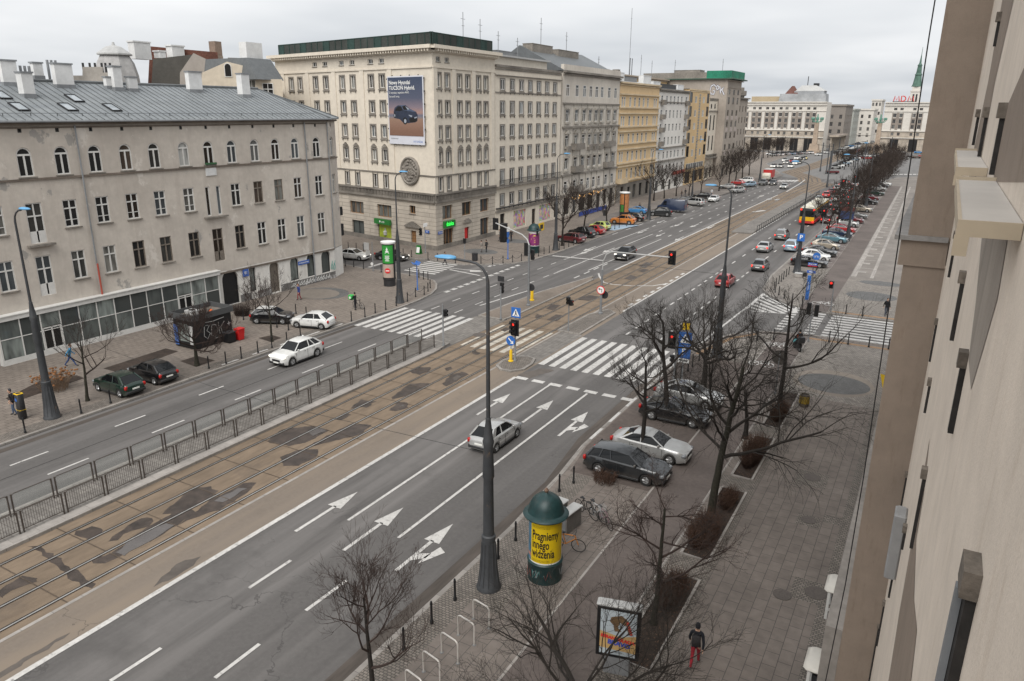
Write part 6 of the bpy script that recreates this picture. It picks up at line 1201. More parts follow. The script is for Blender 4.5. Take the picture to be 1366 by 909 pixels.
for k_, q_ in enumerate(jam): y_ = max(q_[1], last.get(q_[0], 0)+5.6); last[q_[0]] = y_; jam[k_] = (q_[0], y_, q_[2], q_[3])
for i, (x, y, col, ty) in enumerate(jam):
    ln = 'left' if x < -22 else 'middle' if x < -19 else 'right'; no = [j for j, q in enumerate(jam) if abs(q[0]-x) < .5].index(i)
    car(0, 0, 0, ty, col, '%s %s braking, %s in the %s lane of the jam' % ({'darkgrey': 'dark grey'}.get(col, col), {'hatch': 'hatchback', 'sedan': 'saloon', 'suv': 'off-roader'}[ty], ORD[no], ln), 'cars queueing in the jam', 1, 1, world=(x, y, 0))
# cars of the square, a few pixels each: one simple shaped mesh apiece
SMALL = {}
def small_car(px, py, rz, col, label, lit=0, group='distant cars on the square'):
    if col not in SMALL:
        q = MB(); q.mi(0).rbox(-2.1, 2.1, -.85, .85, .25, .95, .12); q.loft([[(-1.7, -.8, .93), (1.0, -.8, .93), (1.0, .8, .93), (-1.7, .8, .93)], [(-1.2, -.62, 1.4), (.35, -.62, 1.4), (.35, .62, 1.4), (-1.2, .62, 1.4)]])
        q.poly([(-1.2, -.62, 1.41), (.35, -.62, 1.41), (.35, .62, 1.41), (-1.2, .62, 1.41)]); nf = len(q.f)
        for j in range(nf-5, nf-1): q.m[j] = 1
        q.mi(1)
        for x in (-1.3, 1.3):
            for s in (-.8, .8): q.cbox((x, s, .3), .6, .14, .6)
        q.mi(2).cbox((2.1, .6, .65), .08, .3, .2); q.cbox((2.1, -.6, .65), .08, .3, .2); q.mi(3).cbox((-2.1, .6, .75), .08, .3, .2); q.cbox((-2.1, -.6, .75), .08, .3, .2)
        SMALL[col] = q.mesh('car', [paint(col, CLR[col]), m_cglass, m_head, m_tail])
    c = G(px, py); o = inst('car', SMALL[col], None, (c.x, c.y, .02), RD(90+rz)); tag(o, label, 'car', group)
    if lit:
        o.material_slots[2].link = 'OBJECT'; o.material_slots[2].material = m_lit_white
sq = [(1032, 224, 180, 'white'), (1041, 224, 180, 'silver'), (1049, 219, 180, 'silver'), (1055, 224, 180, 'white'), (1047, 216, 180, 'white'), (1056, 217, 180, 'red'), (1063, 213, 180, 'white'), (1066, 219, 180, 'grey'), (1068, 217, 180, 'silver'), (1061, 220, 180, 'white'), (1071, 214, 180, 'black'), (1074, 213, 180, 'yellow')]
nm_ = {'white': 'white', 'silver': 'silver', 'red': 'red', 'grey': 'grey', 'black': 'black', 'yellow': 'yellow', 'blue': 'blue'}
for i, (x, y, rz, c) in enumerate(sq): small_car(x, y, rz, c, '%s car with headlamps on, %s from the left leaving the square' % (c, ORD[i]), 1)
cl = ['white', 'silver', 'grey', 'white', 'black', 'silver', 'white', 'paleblue', 'silver', 'grey', 'white', 'silver', 'black', 'white']
for i, c in enumerate(cl): x = 1028+4.0*i; small_car(x, 207.5-.25*i+1.2*(i % 2), 60 if i % 2 else 80, c, '%s car before the monumental block, %s from the left' % ({'paleblue': 'pale blue'}.get(c, c), ORD[i]))
for i, (x, y, c) in enumerate(((1092, 208, 'white'), (1101, 205, 'white'), (1113, 205, 'grey'), (1119, 203, 'silver'), (1124, 199.5, 'white'), (1128, 197.5, 'white'), (1135, 196.5, 'blue'), (1144, 193, 'navy'), (1152, 192, 'white'), (1158, 190.5, 'white'), (1163, 191, 'silver'))): small_car(x, y, 150, c, '%s car %s along the distant avenue left of the tram' % (c, ORD[i]))
cl = ['silver', 'white', 'silver', 'paleblue', 'white', 'silver', 'paleblue', 'white', 'silver', 'white']
for i, c in enumerate(cl): small_car(1114+3.8*i, 225.5-1.75*i, -60, c, '%s car, %s from the near end of the pale row right of the tramlines' % ({'paleblue': 'pale blue'}.get(c, c), ORD[i]))
for i, (x, y, c) in enumerate(((1110, 232, 'maroon'), (1150, 212, 'maroon'), (1157, 213, 'red'), (1161, 210, 'white'), (1166, 210, 'navy'), (1170, 208.5, 'grey'), (1174, 209, 'beige'), (1183, 207.5, 'teal'), (1194, 212, 'silver'), (1199, 213, 'grey'), (1205, 213, 'silver'), (1202, 205, 'white'), (1215, 203, 'silver'), (1216, 211, 'black'), (1222, 211.5, 'brown'), (1226, 210, 'red'), (1225, 205, 'blue'))): small_car(x, y, -80, c, '%s car, %s from the left of the row before the hotel' % (c, ORD[i]))
# ---- bus, tram, lorry, vans
def big_box(name, label, cat, c, rz, group=None): return thing(name, label, cat, c, RD(90+rz), group)
m_busy = M('bus_yellow', (.62, .36, .01), .35, .05, 2, .05); m_busr = M('bus_red', (.42, .03, .03), .35, .05, 2, .05); m_busw = M('bus_roof_white', (.6, .57, .48), .5, .08, 2, .1)
def wheels(t, xs, w2, r):
    for x in xs:
        for s in (1, -1):
            q = MB(); q.lathe([(r*.6, -.13), (r*.95, -.13), (r, -.08), (r, .08), (r*.95, .13), (r*.6, .13)], 16, cap0=False, cap1=False); q.v = [V((p.x, p.z, p.y)) for p in q.v]; w_ = q.obj('wheel', m_tyre, t, (x, s*(w2-.14), r), 0 if s > 0 else pi); q = MB(); q.lathe([(r*.62, -.1), (r*.62, .1), (r*.3, .12), (.01, .08)], 14); q.v = [V((p.x, p.z, p.y)) for p in q.v]; setp(q.obj('rim', m_grey), w_)
c = G(1081, 300); bus = big_box('bus', 'long red and yellow articulated bus with a pale roof in the jam', 'bus', (-19.65, c.y+7.6, 0), 0)
q = MB(); q.rbox(-9, 9, -1.27, 1.27, .95, 2.95, .12); q.obj('body', m_dark, bus); q = MB(); q.rbox(-9.02, 9.02, -1.285, 1.285, .32, .98, .08); q.obj('lower_panel', m_busr, bus); q = MB(); q.rbox(-9.03, -8.9, -1.24, 1.24, .75, 1.5, .05); q.obj('rear_panel', m_busy, bus)
q = MB(); q.rbox(-8.95, 8.95, -1.22, 1.22, 2.94, 3.12, .08); q.rbox(-8.4, -5.4, -1.0, 1.0, 3.1, 3.32, .1); q.rbox(-3.2, -.8, -.8, .8, 3.1, 3.3, .1); q.rbox(3, 5.4, -.8, .8, 3.1, 3.3, .1); q.obj('roof', m_busw, bus); q = MB(); q.box(-.5, .5, -1.28, 1.28, .4, 2.98); q.obj('bellows', m_black, bus)
q = MB(); q.poly([(-9.035, 1.1, 1.55), (-9.035, -1.1, 1.55), (-9.0, -1.05, 2.55), (-9.0, 1.05, 2.55)]); q.obj('rear_window', m_cglass, bus)
for s in (1, -1):
    q = MB()
    for k in range(11): x = -8.4+1.55*k; q.poly([(x, s*1.29, 1.35), (x+1.35, s*1.29, 1.35), (x+1.35, s*1.27, 2.6), (x, s*1.27, 2.6)])
    q.obj('side_window', m_cglass, bus); q = MB(); q.rbox(-8.9, 8.9, s*1.27-.02, s*1.27+.02, 2.68, 2.9, .01); q.obj('side_stripe', m_busy, bus)
    for z in (.72, 2.75): q = MB(); q.rbox(-9.07, -9.0, s*1.05-.14, s*1.05+.14, z-.14, z+.14, .03); q.obj('taillight', m_lit_red, bus)
wheels(bus, (-6.3, -2.2, 6.2), 1.25, .48)
c = G(1140, 204.5); TRA, TRB = G(1127, 212), G(1163, 192.5); TRH = math.degrees(math.atan2(-(TRB-TRA).x, (TRB-TRA).y)); tr_ = big_box('tram', 'yellow tram with a grey roof on the far square', 'tram', (c.x, c.y, .03), TRH)
for k, x in enumerate((-13.5, 0, 13.5)):
    q = MB(); q.rbox(x-6.4, x+6.4, -1.2, 1.2, .4, 1.5, .1); q.obj('body', M('tram_amber', (.45, .2, .02), .4, .1, 2, .1) if k == 0 else m_busr, tr_); q = MB(); q.rbox(x-6.3, x+6.3, -1.17, 1.17, 1.5, 2.6, .08); q.obj('window_band', m_cglass, tr_); q = MB(); q.rbox(x-6.4, x+6.4, -1.2, 1.2, 2.6, 3.1, .1); q.obj('roof', m_lgrey, tr_)
q = MB(); q.box(-2, 8, -.6, .6, 3.1, 3.4); q.obj('roof_equipment', m_grey, tr_)
c = G(1024, 241); tk = big_box('lorry', 'small lorry with a red box body at the edge of the square', 'lorry', (c.x, c.y, 0), 180); q = MB(); q.rbox(-3.4, 1.4, -1.2, 1.2, .9, 3.2, .06); q.obj('box_body', m_busr, tk); q = MB(); q.rbox(-3.45, 1.45, -1.22, 1.22, 3.15, 3.3, .05); q.obj('box_roof', m_lgrey, tk); q = MB(); q.rbox(1.5, 3.3, -1.1, 1.1, .5, 2.3, .2); q.obj('cab', m_busw, tk, smooth=50); q = MB(); q.poly([(3.31, -.9, 1.4), (3.31, .9, 1.4), (3.2, .9, 2.1), (3.2, -.9, 2.1)]); q.obj('windscreen', m_cglass, tk); wheels(tk, (-2.2, 2.3), 1.1, .42)
def van(px, py, rz, col, label, L=5.6, H=2.5, win=False):
    c = G(px, py); t = big_box('van', label, 'van', (c.x, c.y, A), rz, None); pm = paint(col, CLR[col]); q = MB(); h = L/2
    def ring(x, w, z0, z1, r=.18): return [(x, -w, z0), (x, -w, z1-r), (x, -w*.88, z1), (x, w*.88, z1), (x, w, z1-r), (x, w, z0)]
    q.loft([ring(-h, .94, .4, H-.06), ring(-h+.1, 1.0, .35, H), ring(h*.28, 1.0, .35, H), ring(h*.5, .98, .35, H-.2), ring(h*.72, .96, .35, 1.35), ring(h*.97, .9, .38, 1.05, .1), ring(h, .84, .45, .85, .1)], True, True); q.obj('body', pm, t, smooth=35)
    q = MB(); q.poly([(h*.73, -.82, 1.38), (h*.73, .82, 1.38), (h*.52, .78, H-.3), (h*.52, -.78, H-.3)]); q.obj('windscreen', m_cglass, t)
    for s in (1, -1): q = MB(); q.poly([(h*.3, s*1.005, 1.3), (h*.62, s*.985, 1.3), (h*.48, s*.985, H-.45), (h*.3, s*1.005, H-.45)]); q.obj('side_window', m_cglass, t)
    for s in (1, -1): q = MB(); q.rbox(h-.1, h+.02, s*.62-.18, s*.62+.18, .7, .92, .04); q.obj('headlight', m_head, t); q = MB(); q.rbox(-h-.03, -h+.03, s*.86-.07, s*.86+.07, .9, 1.5, .02); q.obj('taillight', m_tail, t)
    wheels(t, (-h*.55, h*.6), .98, .36); return t
van(896, 283, 92, 'navy', 'big navy blue van parked among the far left trees')
van(1191, 207, -80, 'white', 'white van parked before the hotel arcade', 5.2, 2.4)
# ================================================================ STREET FURNITURE
def pol(c, z=0.0): return (c.x, c.y, z)
m_post = M('lamp_post_grey', (.05, .053, .057), .55, .15, 3, .2, stain=(.12, .085, .06), stain_th=(.62, .72), stain_scale=2); m_lampb = M('blue_lamp_head', (.1, .3, .52), .35, .06, 2, .05)
def street_lamp(px, py, top, arm, label, headpx=None, z=.12, heavy=1.0, group='street lamps', rustcap=True):
    """tall fluted post with a bent arm; arm=(dx,dy) reach on the ground plane, top = height"""
    c = G(px, py, z); t = thing('street_lamp', label, 'street lamp', pol(c, z), 0, group); H = top-z; k = heavy
    b = MB(); b.lathe([(.52*k, 0), (.52*k, .08), (.45*k, .18), (.34*k, 1.0), (.27*k, 2.2), (.29*k, 2.3), (.29*k, 2.45), (.23*k, 2.5)], 20)
    for j in range(12): a = j*pi/6; b.tube([(.43*k*cos(a), .43*k*sin(a), .2), (.34*k*cos(a), .34*k*sin(a), 1.0), (.27*k*cos(a), .27*k*sin(a), 2.15)], .035, 4)
    b.obj('base', m_post, t, smooth=40)
    b = MB(); s1 = min(6.6, H*.5); b.lathe([(.23*k, 2.5), (.2*k, s1-1.6), (.24*k, s1-1.5), (.19*k, s1-.2), (.23*k, s1), (.2*k, s1+.1), (.1*k, s1+.9), (.11*k, s1+.95), (.09*k, s1+1)], 16); b.obj('lower_shaft', m_post, t, smooth=35)
    a = V((arm[0], arm[1], 0)); R_ = .7; d = a.normalized(); b = MB(); pts = [(0, 0, s1+.9), (0, 0, H-R_)]+[tuple(d*R_*(1-cos(u))+V((0, 0, H-R_+R_*sin(u)))) for u in (.4, .8, 1.2, 1.57)]+[tuple(a+V((0, 0, H+.06)))]
    b.tube(pts, [.085*k, .065*k]+[.05]*5, 8); b.obj('upper_shaft', m_post, t, smooth=50)
    b = MB(); ax = d; sd = V((-d.y, d.x, 0)); rings = []
    for u, w, h in ((-.05, .05, .05), (0, .12, .08), (.2, .18, .11), (.55, .18, .1), (.75, .1, .06), (.82, .03, .03)):
        cc = a+ax*(u-.1)+V((0, 0, H+.08)); rings.append([tuple(cc+sd*(w*cos(q))+V((0, 0, h*sin(q)*(1.0 if sin(q) > 0 else .6)))) for q in [2*pi*i/10 for i in range(10)]])
    b.loft(rings, True, True); b.obj('lamp_head', m_lampb, t, smooth=60); return t
lamp1 = street_lamp(652, 783, 13.75, (-1.4, -.2), 'tall grey lamp post with a blue head, beside the yellow advertising column')
q = MB(); q.tube([(0, 0, 0), (-.02, 0, 0)], .01, 4)
street_lamp(70, 557, 13.3, (.75, .1), 'leaning lamp post with a blue head at the far left edge, by the parking meter')
street_lamp(533.5, 404, 13.2, (.55, .2), 'lamp post standing right behind the green advertising column', heavy=.9)
street_lamp(741, 334, 13.4, (.9, .4), 'lamp post at the kerb between the corner bollards and the maroon car', heavy=.9)
street_lamp(956, 476, 13.6, (-1.3, -.15), 'lamp post behind the bare trees on the right, near the crossing')
street_lamp(1063, 364, 13.4, (-1.4, -.2), 'lamp post carrying a blue parking sign at the start of the far parking row')
street_lamp(865, 293, 12.5, (1.1, .5), 'lamp post between the far left cars, by the dark off-roader', heavy=.9)
street_lamp(923, 263, 13, (.9, .3), 'slim dark post before the ochre flats, right of the navy van', heavy=.55, z=.12)
street_lamp(1013, 243, 13, (1.1, .5), 'lamp post at the end of the far left parking row', heavy=.8)
street_lamp(1130, 322, 13, (-1.4, -.2), 'lamp post among the trees of the far right row', heavy=.8)
street_lamp(1155, 275, 13, (-1.4, -.2), 'farther lamp post among the trees of the far right row', heavy=.8)
for px, py, lb in ((1094, 229, 'tram pole left of a pair at the square'), (1102, 232, 'thicker tram pole of the pair at the square'), (1107, 232, 'thin tram pole right of the pair at the square'), (1117, 216, 'tram pole by the distant tram'), (1140, 226, 'tram pole left of the trees before the hotel'), (1152, 222, 'tram pole above the row of pale cars'), (1103, 250, 'tram pole at the far end of the platform fence'), (1186, 214, 'slim pole in front of the hotel')):
    c = G(px, py); t = thing('tram_pole', lb, 'pole', pol(c), 0, 'poles on the far square'); b = MB(); b.lathe([(.3, 0), (.26, 1), (.2, 1.1), (.15, 9.5)], 10); b.obj('shaft', m_post, t, smooth=40); b = MB(); b.tube([(0, 0, 8.6), (-2.2, .4, 8.9)], .05, 5); b.obj('bracket', m_post, t)
def on_post(t, name, mat, loc, n, w, h, txt=None, size=.3, tm=None, round_=False):
    b = MB()
    if round_: b.lathe([(w/2, 0), (w/2, .03)], 24)
    else: b.rbox(-w/2, w/2, -h/2, h/2, 0, .03, .008)
    o = b.obj(name, mat, t); o.location = loc; o.rotation_euler = face_mat(n)
    if txt: inst('lettering', text_mesh(txt, size, tm or m_signw, bold=.01), o, (0, 0, .036))
    return o
VN = V((.45, -.85, 0)).normalized()
c = G(1065, 334, 4.4); t = thing('parking_sign', 'blue parking sign fixed to the lamp post before the far parking row', 'sign', (-14.35, 99.2, 4.4)); P1 = G(1063, 364, .12); t.location = (P1.x+.05, P1.y-.32, 4.55); on_post(t, 'panel', m_blue, (0, 0, 0), (0, -1, 0), .85, .95, 'P', .75)
# ---- traffic lights
def head(t, loc, n, lit=None, bp=True, cnt=3, sc_=1.0):
    b = MB(); h = .34*cnt*sc_; w = .17*sc_; rot = face_mat(n); b.rbox(-w, w, -h/2, h/2, -.12, .1, .03)
    for i in range(cnt):
        z = h/2-.17*sc_-.34*sc_*i; b.tube([(0, z, .1), (0, z, .24*sc_)], .14*sc_, 8, False)
    o = b.obj('signal_head', m_black, t); o.location = loc; o.rotation_euler = rot
    for i in range(cnt):
        z = h/2-.17*sc_-.34*sc_*i; b = MB(); b.lathe([(.115*sc_, 0), (.1*sc_, .02)], 12); k = b.obj('lens', m_lit_red if (lit == 'red' and i == 0) else m_lamp_off, None, (0, z, .11)); setp(k, o)
    if bp: b = MB(); b.rbox(-.36*sc_, .36*sc_, -h/2-.14, h/2+.14, -.15, -.125, .01); k = b.obj('backplate', m_black); setp(k, o)
    return o
def pole_thing(px, py, H, label, z=.1, r=.06, mat=None, cat='traffic light', name='traffic_light', group='traffic lights'):
    c = G(px, py, z); t = thing(name, label, cat, pol(c, z), 0, group); b = MB(); b.lathe([(r*2, 0), (r*2, .12), (r*1.15, .2), (r, H)], 10); b.obj('post', mat or m_grey, t, smooth=40); return t, c
S = (0, -1, 0); NN = (0, 1, 0); WW = (-1, 0, 0); EE = (1, 0, 0)
t, c = pole_thing(591.6, 461.6, 3.6, 'slim signal post at the end of the platform fence', .16); head(t, (.25, 0, 2.9), EE, bp=False, cnt=2, sc_=.9)
t, c = pole_thing(668, 426, 3.2, 'signal post on the brown island left of the tram tracks', .12); head(t, (0, .2, 3.0), NN, bp=False); on_post(t, 'arrow_board', m_dark, (0, 0, 3.9), NN, .7, .5)
t, c = pole_thing(704.8, 408, 6.2, 'signal mast with a long arm over the left carriageway', .12, .11); b = MB(); tip = G(671, 316, 0); av = V((-6.6, 4.6, 0)); b.tube([(0, 0, 5.6), (0, 0, 6.2), tuple(av*.06+V((0, 0, 6.7))), tuple(av*.2+V((0, 0, 7.0))), tuple(av+V((0, 0, 7.3)))], .065, 8); b.obj('mast_arm', m_lgrey, t)
head(t, tuple(av+V((0, .1, 7.2))), NN); head(t, (-.3, .3, 5.7), NN); head(t, (.25, .3, 5.2), NN, bp=False); on_post(t, 'round_sign', m_dark, (.25, .1, 1.9), NN, .75, .75, round_=True)
t, c = pole_thing(801, 418.7, 4.4, 'signal mast with a long arm over the tram tracks and a no-left-turn sign', .12, .11); b = MB(); b.tube([(0, 0, 4.2), (.05, 0, 5.2), (.35, 0, 5.9), (.9, 0, 6.2), (6.6, -.1, 6.25)], .06, 8); b.obj('mast_arm', m_lgrey, t); head(t, (6.75, -.1, 6.2), S, 'red')
o = on_post(t, 'no_turn_sign', m_red, (0, -.16, 2.4), S, .85, .85, round_=True); k = MB(); k.lathe([(.34, .032), (.34, .036)], 20); setp(k.obj('white_disc', m_signw), o); k = MB(); k.tube([(.12, -.2, .045), (.12, .1, .045), (-.12, .1, .045)], .035, 4); k.poly([(-.1, -.02, .05), (-.1, .22, .05), (-.26, .1, .05)]); setp(k.obj('arrow', m_black), o); on_post(t, 'round_sign', m_dark, (.25, .16, 1.9), NN, .8, .8, round_=True)
t, c = pole_thing(687, 482, 4.3, 'signal post on the cobbled island, red light below a pedestrian sign', .12, .07)
head(t, (0, -.2, 2.75), S, 'red'); head(t, (-.32, .1, 2.7), WW, bp=False); o = on_post(t, 'pedestrian_sign', m_blue, (.1, -.08, 4.0), S, .82, .82)
def ped_mark(o, s=1.0):
    k = MB(); k.poly([(-.32*s, -.28*s, .034), (.32*s, -.28*s, .034), (0, .32*s, .034)]); setp(k.obj('white_triangle', m_signw), o); k = MB(); k.lathe([(.05*s, .04), (.05*s, .042)], 8, (0, .12*s, 0)); k.poly([(-.06*s, -.1*s, .042), (.07*s, -.1*s, .042), (.04*s, .08*s, .042), (-.04*s, .08*s, .042)]); k.poly([(-.06*s, -.1*s, .042), (-.14*s, -.25*s, .042), (-.06*s, -.25*s, .042), (0, -.12*s, .042)]); k.poly([(.02*s, -.1*s, .042), (.1*s, -.25*s, .042), (.16*s, -.23*s, .042), (.07*s, -.08*s, .042)]); setp(k.obj('walking_figure', m_black), o)
ped_mark(o)
c = G(681.5, 482, .12); t = thing('keep_right_bollard', 'yellow bollard carrying a round blue keep-right sign on the cobbled island', 'bollard', pol(c, .12)); b = MB(); b.lathe([(.22, 0), (.22, .06), (.13, .1), (.12, .85), (.05, 1.0)], 12); b.obj('yellow_post', m_yel, t, smooth=40); b = MB(); b.tube([(0, 0, .9), (0, 0, 1.7)], .03, 6); b.obj('stem', m_grey, t); o = on_post(t, 'blue_disc', m_blue, (0, -.03, 1.7), S, .8, .8, round_=True); k = MB(); k.poly([(-.24, .18, .036), (-.18, .24, .036), (.14, -.08, .036), (.08, -.14, .036)]); k.poly([(.24, -.24, .036), (.22, .04, .036), (-.04, -.22, .036)]); setp(k.obj('arrow', m_signw), o)
c = G(709.6, 401, .12); t = thing('keep_right_bollard', 'yellow bollard at the foot of the left signal mast', 'bollard', pol(c, .12)); b = MB(); b.lathe([(.25, 0), (.25, .08), (.17, .12), (.16, 1.25), (.1, 1.4)], 12); b.obj('yellow_post', m_yel, t, smooth=40)
t, c = pole_thing(758, 441, 3.2, 'short signal post between the tram tracks and the right carriageway', .12, .05); head(t, (.0, -.15, 2.8), S, bp=False, cnt=2); head(t, (.22, 0, 2.6), EE, 'red', False, 2, .8)
t, c = pole_thing(899, 505, 3.6, 'signal post at the near right crossing, half hidden by trees', .12, .07); head(t, (-.3, -.1, 2.9), S, 'red'); head(t, (.25, 0, 2.6), EE, bp=False); head(t, (-.25, .1, 1.5), WW, 'red', False, 2, .8)
t, c = pole_thing(909, 513, 4.6, 'signpost with a pedestrian sign, a parking sign and a yellow diamond', .12, .05, cat='sign', name='signpost', group='signposts'); o = on_post(t, 'pedestrian_sign', m_blue, (.05, -.07, 3.5), S, .95, .95); ped_mark(o, 1.15); on_post(t, 'parking_sign', m_blue, (.02, -.07, 2.5), S, .95, .95, 'P', .7); on_post(t, 'diamond_sign', m_yel, (.05, -.07, 4.4), S, .5, .5); on_post(t, 'text_plate', m_signw, (0, -.07, 1.85), S, .9, .3, 'PŁATNE', .18, m_dark)
t, c = pole_thing(1108, 414, 3.0, 'signal post with a lit red cycle light beside the cycle path', .12, .05); head(t, (-.25, -.1, 2.6), S, 'red', False, 2, 1.1)
t, c = pole_thing(1078, 456, 3.3, 'signal post with two dark heads at the cycle crossing', .12, .05); head(t, (-.28, .1, 2.9), NN, bp=False); head(t, (.35, .1, 2.8), NN, bp=False)
t, c = pole_thing(1080, 391, 4.4, 'post with a round blue cycle sign above two street name plates', .12, .04, cat='sign', name='signpost', group='signposts'); o = on_post(t, 'cycle_sign', m_blue, (.25, -.05, 4.1), S, .8, .8, round_=True); k = MB()
for s in (-1, 1): k.tube([(.16*s+.1*cos(a), -.05+.1*sin(a), .036) for a in [i*pi/5 for i in range(11)]], .014, 3)
k.tube([(-.16, -.05, .036), (0, .1, .036), (.16, -.05, .036)], .014, 3); setp(k.obj('cycle_symbol', m_signw), o); on_post(t, 'name_plate', m_red, (-.05, -.05, 3.0), S, .95, .12); on_post(t, 'name_plate', m_sash, (-.05, -.05, 3.2), S, .95, .32, 'Marszałkowska', .13); on_post(t, 'name_plate', m_sash, (-.1, -.05, 2.35), S, .9, .3, 'Wilcza', .16)
c = G(1076, 400, .12); t = thing('information_post', 'tall narrow blue information post by the far crossing', 'information post', pol(c, .12)); b = MB(); b.rbox(-.17, .17, -.06, .06, 0, 2.6, .02); b.obj('blue_panel', m_blue, t); inst('lettering', text_mesh('PARKOMAT', .17, m_signw), t, (0, -.068, 1.5), rot=(pi/2, -pi/2, 0))
t, c = pole_thing(1034, 526, 3.1, 'thin post with a large round sign seen from behind among the trees', .12, .04, cat='sign', name='signpost', group='signposts'); on_post(t, 'round_sign', M('sign_back', (.09, .08, .07), .6, .2, 4, .2), (0, .05, 2.7), S, 1.05, 1.05, round_=True)
t, c = pole_thing(557, 387, 3.2, 'blue post with slanted blue direction boards at the left corner', .12, .05, m_blue, 'sign', 'signpost', 'signposts'); on_post(t, 'direction_board', m_blue, (.1, .0, 3.0), (.35, .2, 1), 1.9, .55); on_post(t, 'direction_board', m_blue, (-.2, -.3, 2.95), (.3, .3, 1), 1.2, .4)
t, c = pole_thing(498, 362, 3.6, 'post with two white boards seen from behind, by the white saloon', .12, .05, cat='sign', name='signpost', group='signposts'); on_post(t, 'white_board', m_lgrey, (-.9, 0, 3.0), S, .8, .9); on_post(t, 'white_board', m_lgrey, (-.7, 0, 2.2), S, .7, .6); on_post(t, 'white_disc', m_signw, (-.1, -.06, .9), S, .4, .4, round_=True)
t, c = pole_thing(567.5, 338, 4.0, 'grey post with a white board at the cream block corner', .12, .06, cat='sign', name='signpost', group='signposts'); on_post(t, 'white_board', m_signw, (.1, 0, 3.9), EE, .9, .5); head(t, (-.7, 0, 2.9), S, bp=False)
t, c = pole_thing(620, 349, 3.0, 'signal post on the paved corner before the cream block', .12, .05); head(t, (0, 0, 2.7), NN, bp=False, cnt=2)
t, c = pole_thing(677.5, 346, 3.0, 'bus stop post with blue boards on the far left corner', .12, .05, m_blue, 'sign', 'bus_stop_sign', 'signposts'); on_post(t, 'blue_board', m_blue, (0, 0, 3.3), EE, .6, .7); on_post(t, 'blue_board', m_blue, (0, 0, 2.4), EE, .6, .5); on_post(t, 'white_board', m_signw, (.02, 0, 4.0), EE, .7, .6)
t, c = pole_thing(715, 338, 3.4, 'signal post just left of the purple advertising column', .12, .05); head(t, (.1, 0, 3.0), NN, bp=False)
t, c = pole_thing(826, 300, 3.4, 'thin post by the orange crossover', .12, .045, m_dark, 'post', 'signpost', 'signposts'); on_post(t, 'black_board', m_dark, (0, 0, 3.0), EE, .5, .8)
t, c = pole_thing(1094, 325, 5.0, 'thin signal post at the start of the jam with a red light', .12, .07); head(t, (0, -.1, 4.6), S, 'red')
for px, py, lb in ((1121, 262, 'left red traffic light above the jam'), (1137, 255, 'right red traffic light above the jam')): t, c = pole_thing(px, py+14, 5.2, lb, .1, .07); head(t, (0, -.1, 4.9), S, 'red', sc_=1.4)
c = G(559, 339, .12); t = thing('pavement_sign', 'green and white A-shaped pavement board by the cream block corner', 'board', pol(c, .12)); b = MB(); b.loft([[(-.35, -.3, 0), (.35, -.3, 0), (.35, -.24, 0), (-.35, -.24, 0)], [(-.35, -.05, 1.2), (.35, -.05, 1.2), (.35, 0, 1.2), (-.35, 0, 1.2)]], True, True); b.obj('front_board', m_shopgreen, t); b = MB(); b.loft([[(-.35, .24, 0), (.35, .24, 0), (.35, .3, 0), (-.35, .3, 0)], [(-.35, 0, 1.2), (.35, 0, 1.2), (.35, .05, 1.2), (-.35, .05, 1.2)]], True, True); b.obj('back_board', m_shopgreen, t); b = MB(); b.poly([(-.25, -.29, .2), (.25, -.29, .2), (.25, -.12, .95), (-.25, -.12, .95)]); b.v = [p+V((0, -.012, 0)) for p in b.v]; b.obj('menu_sheet', m_signw, t)
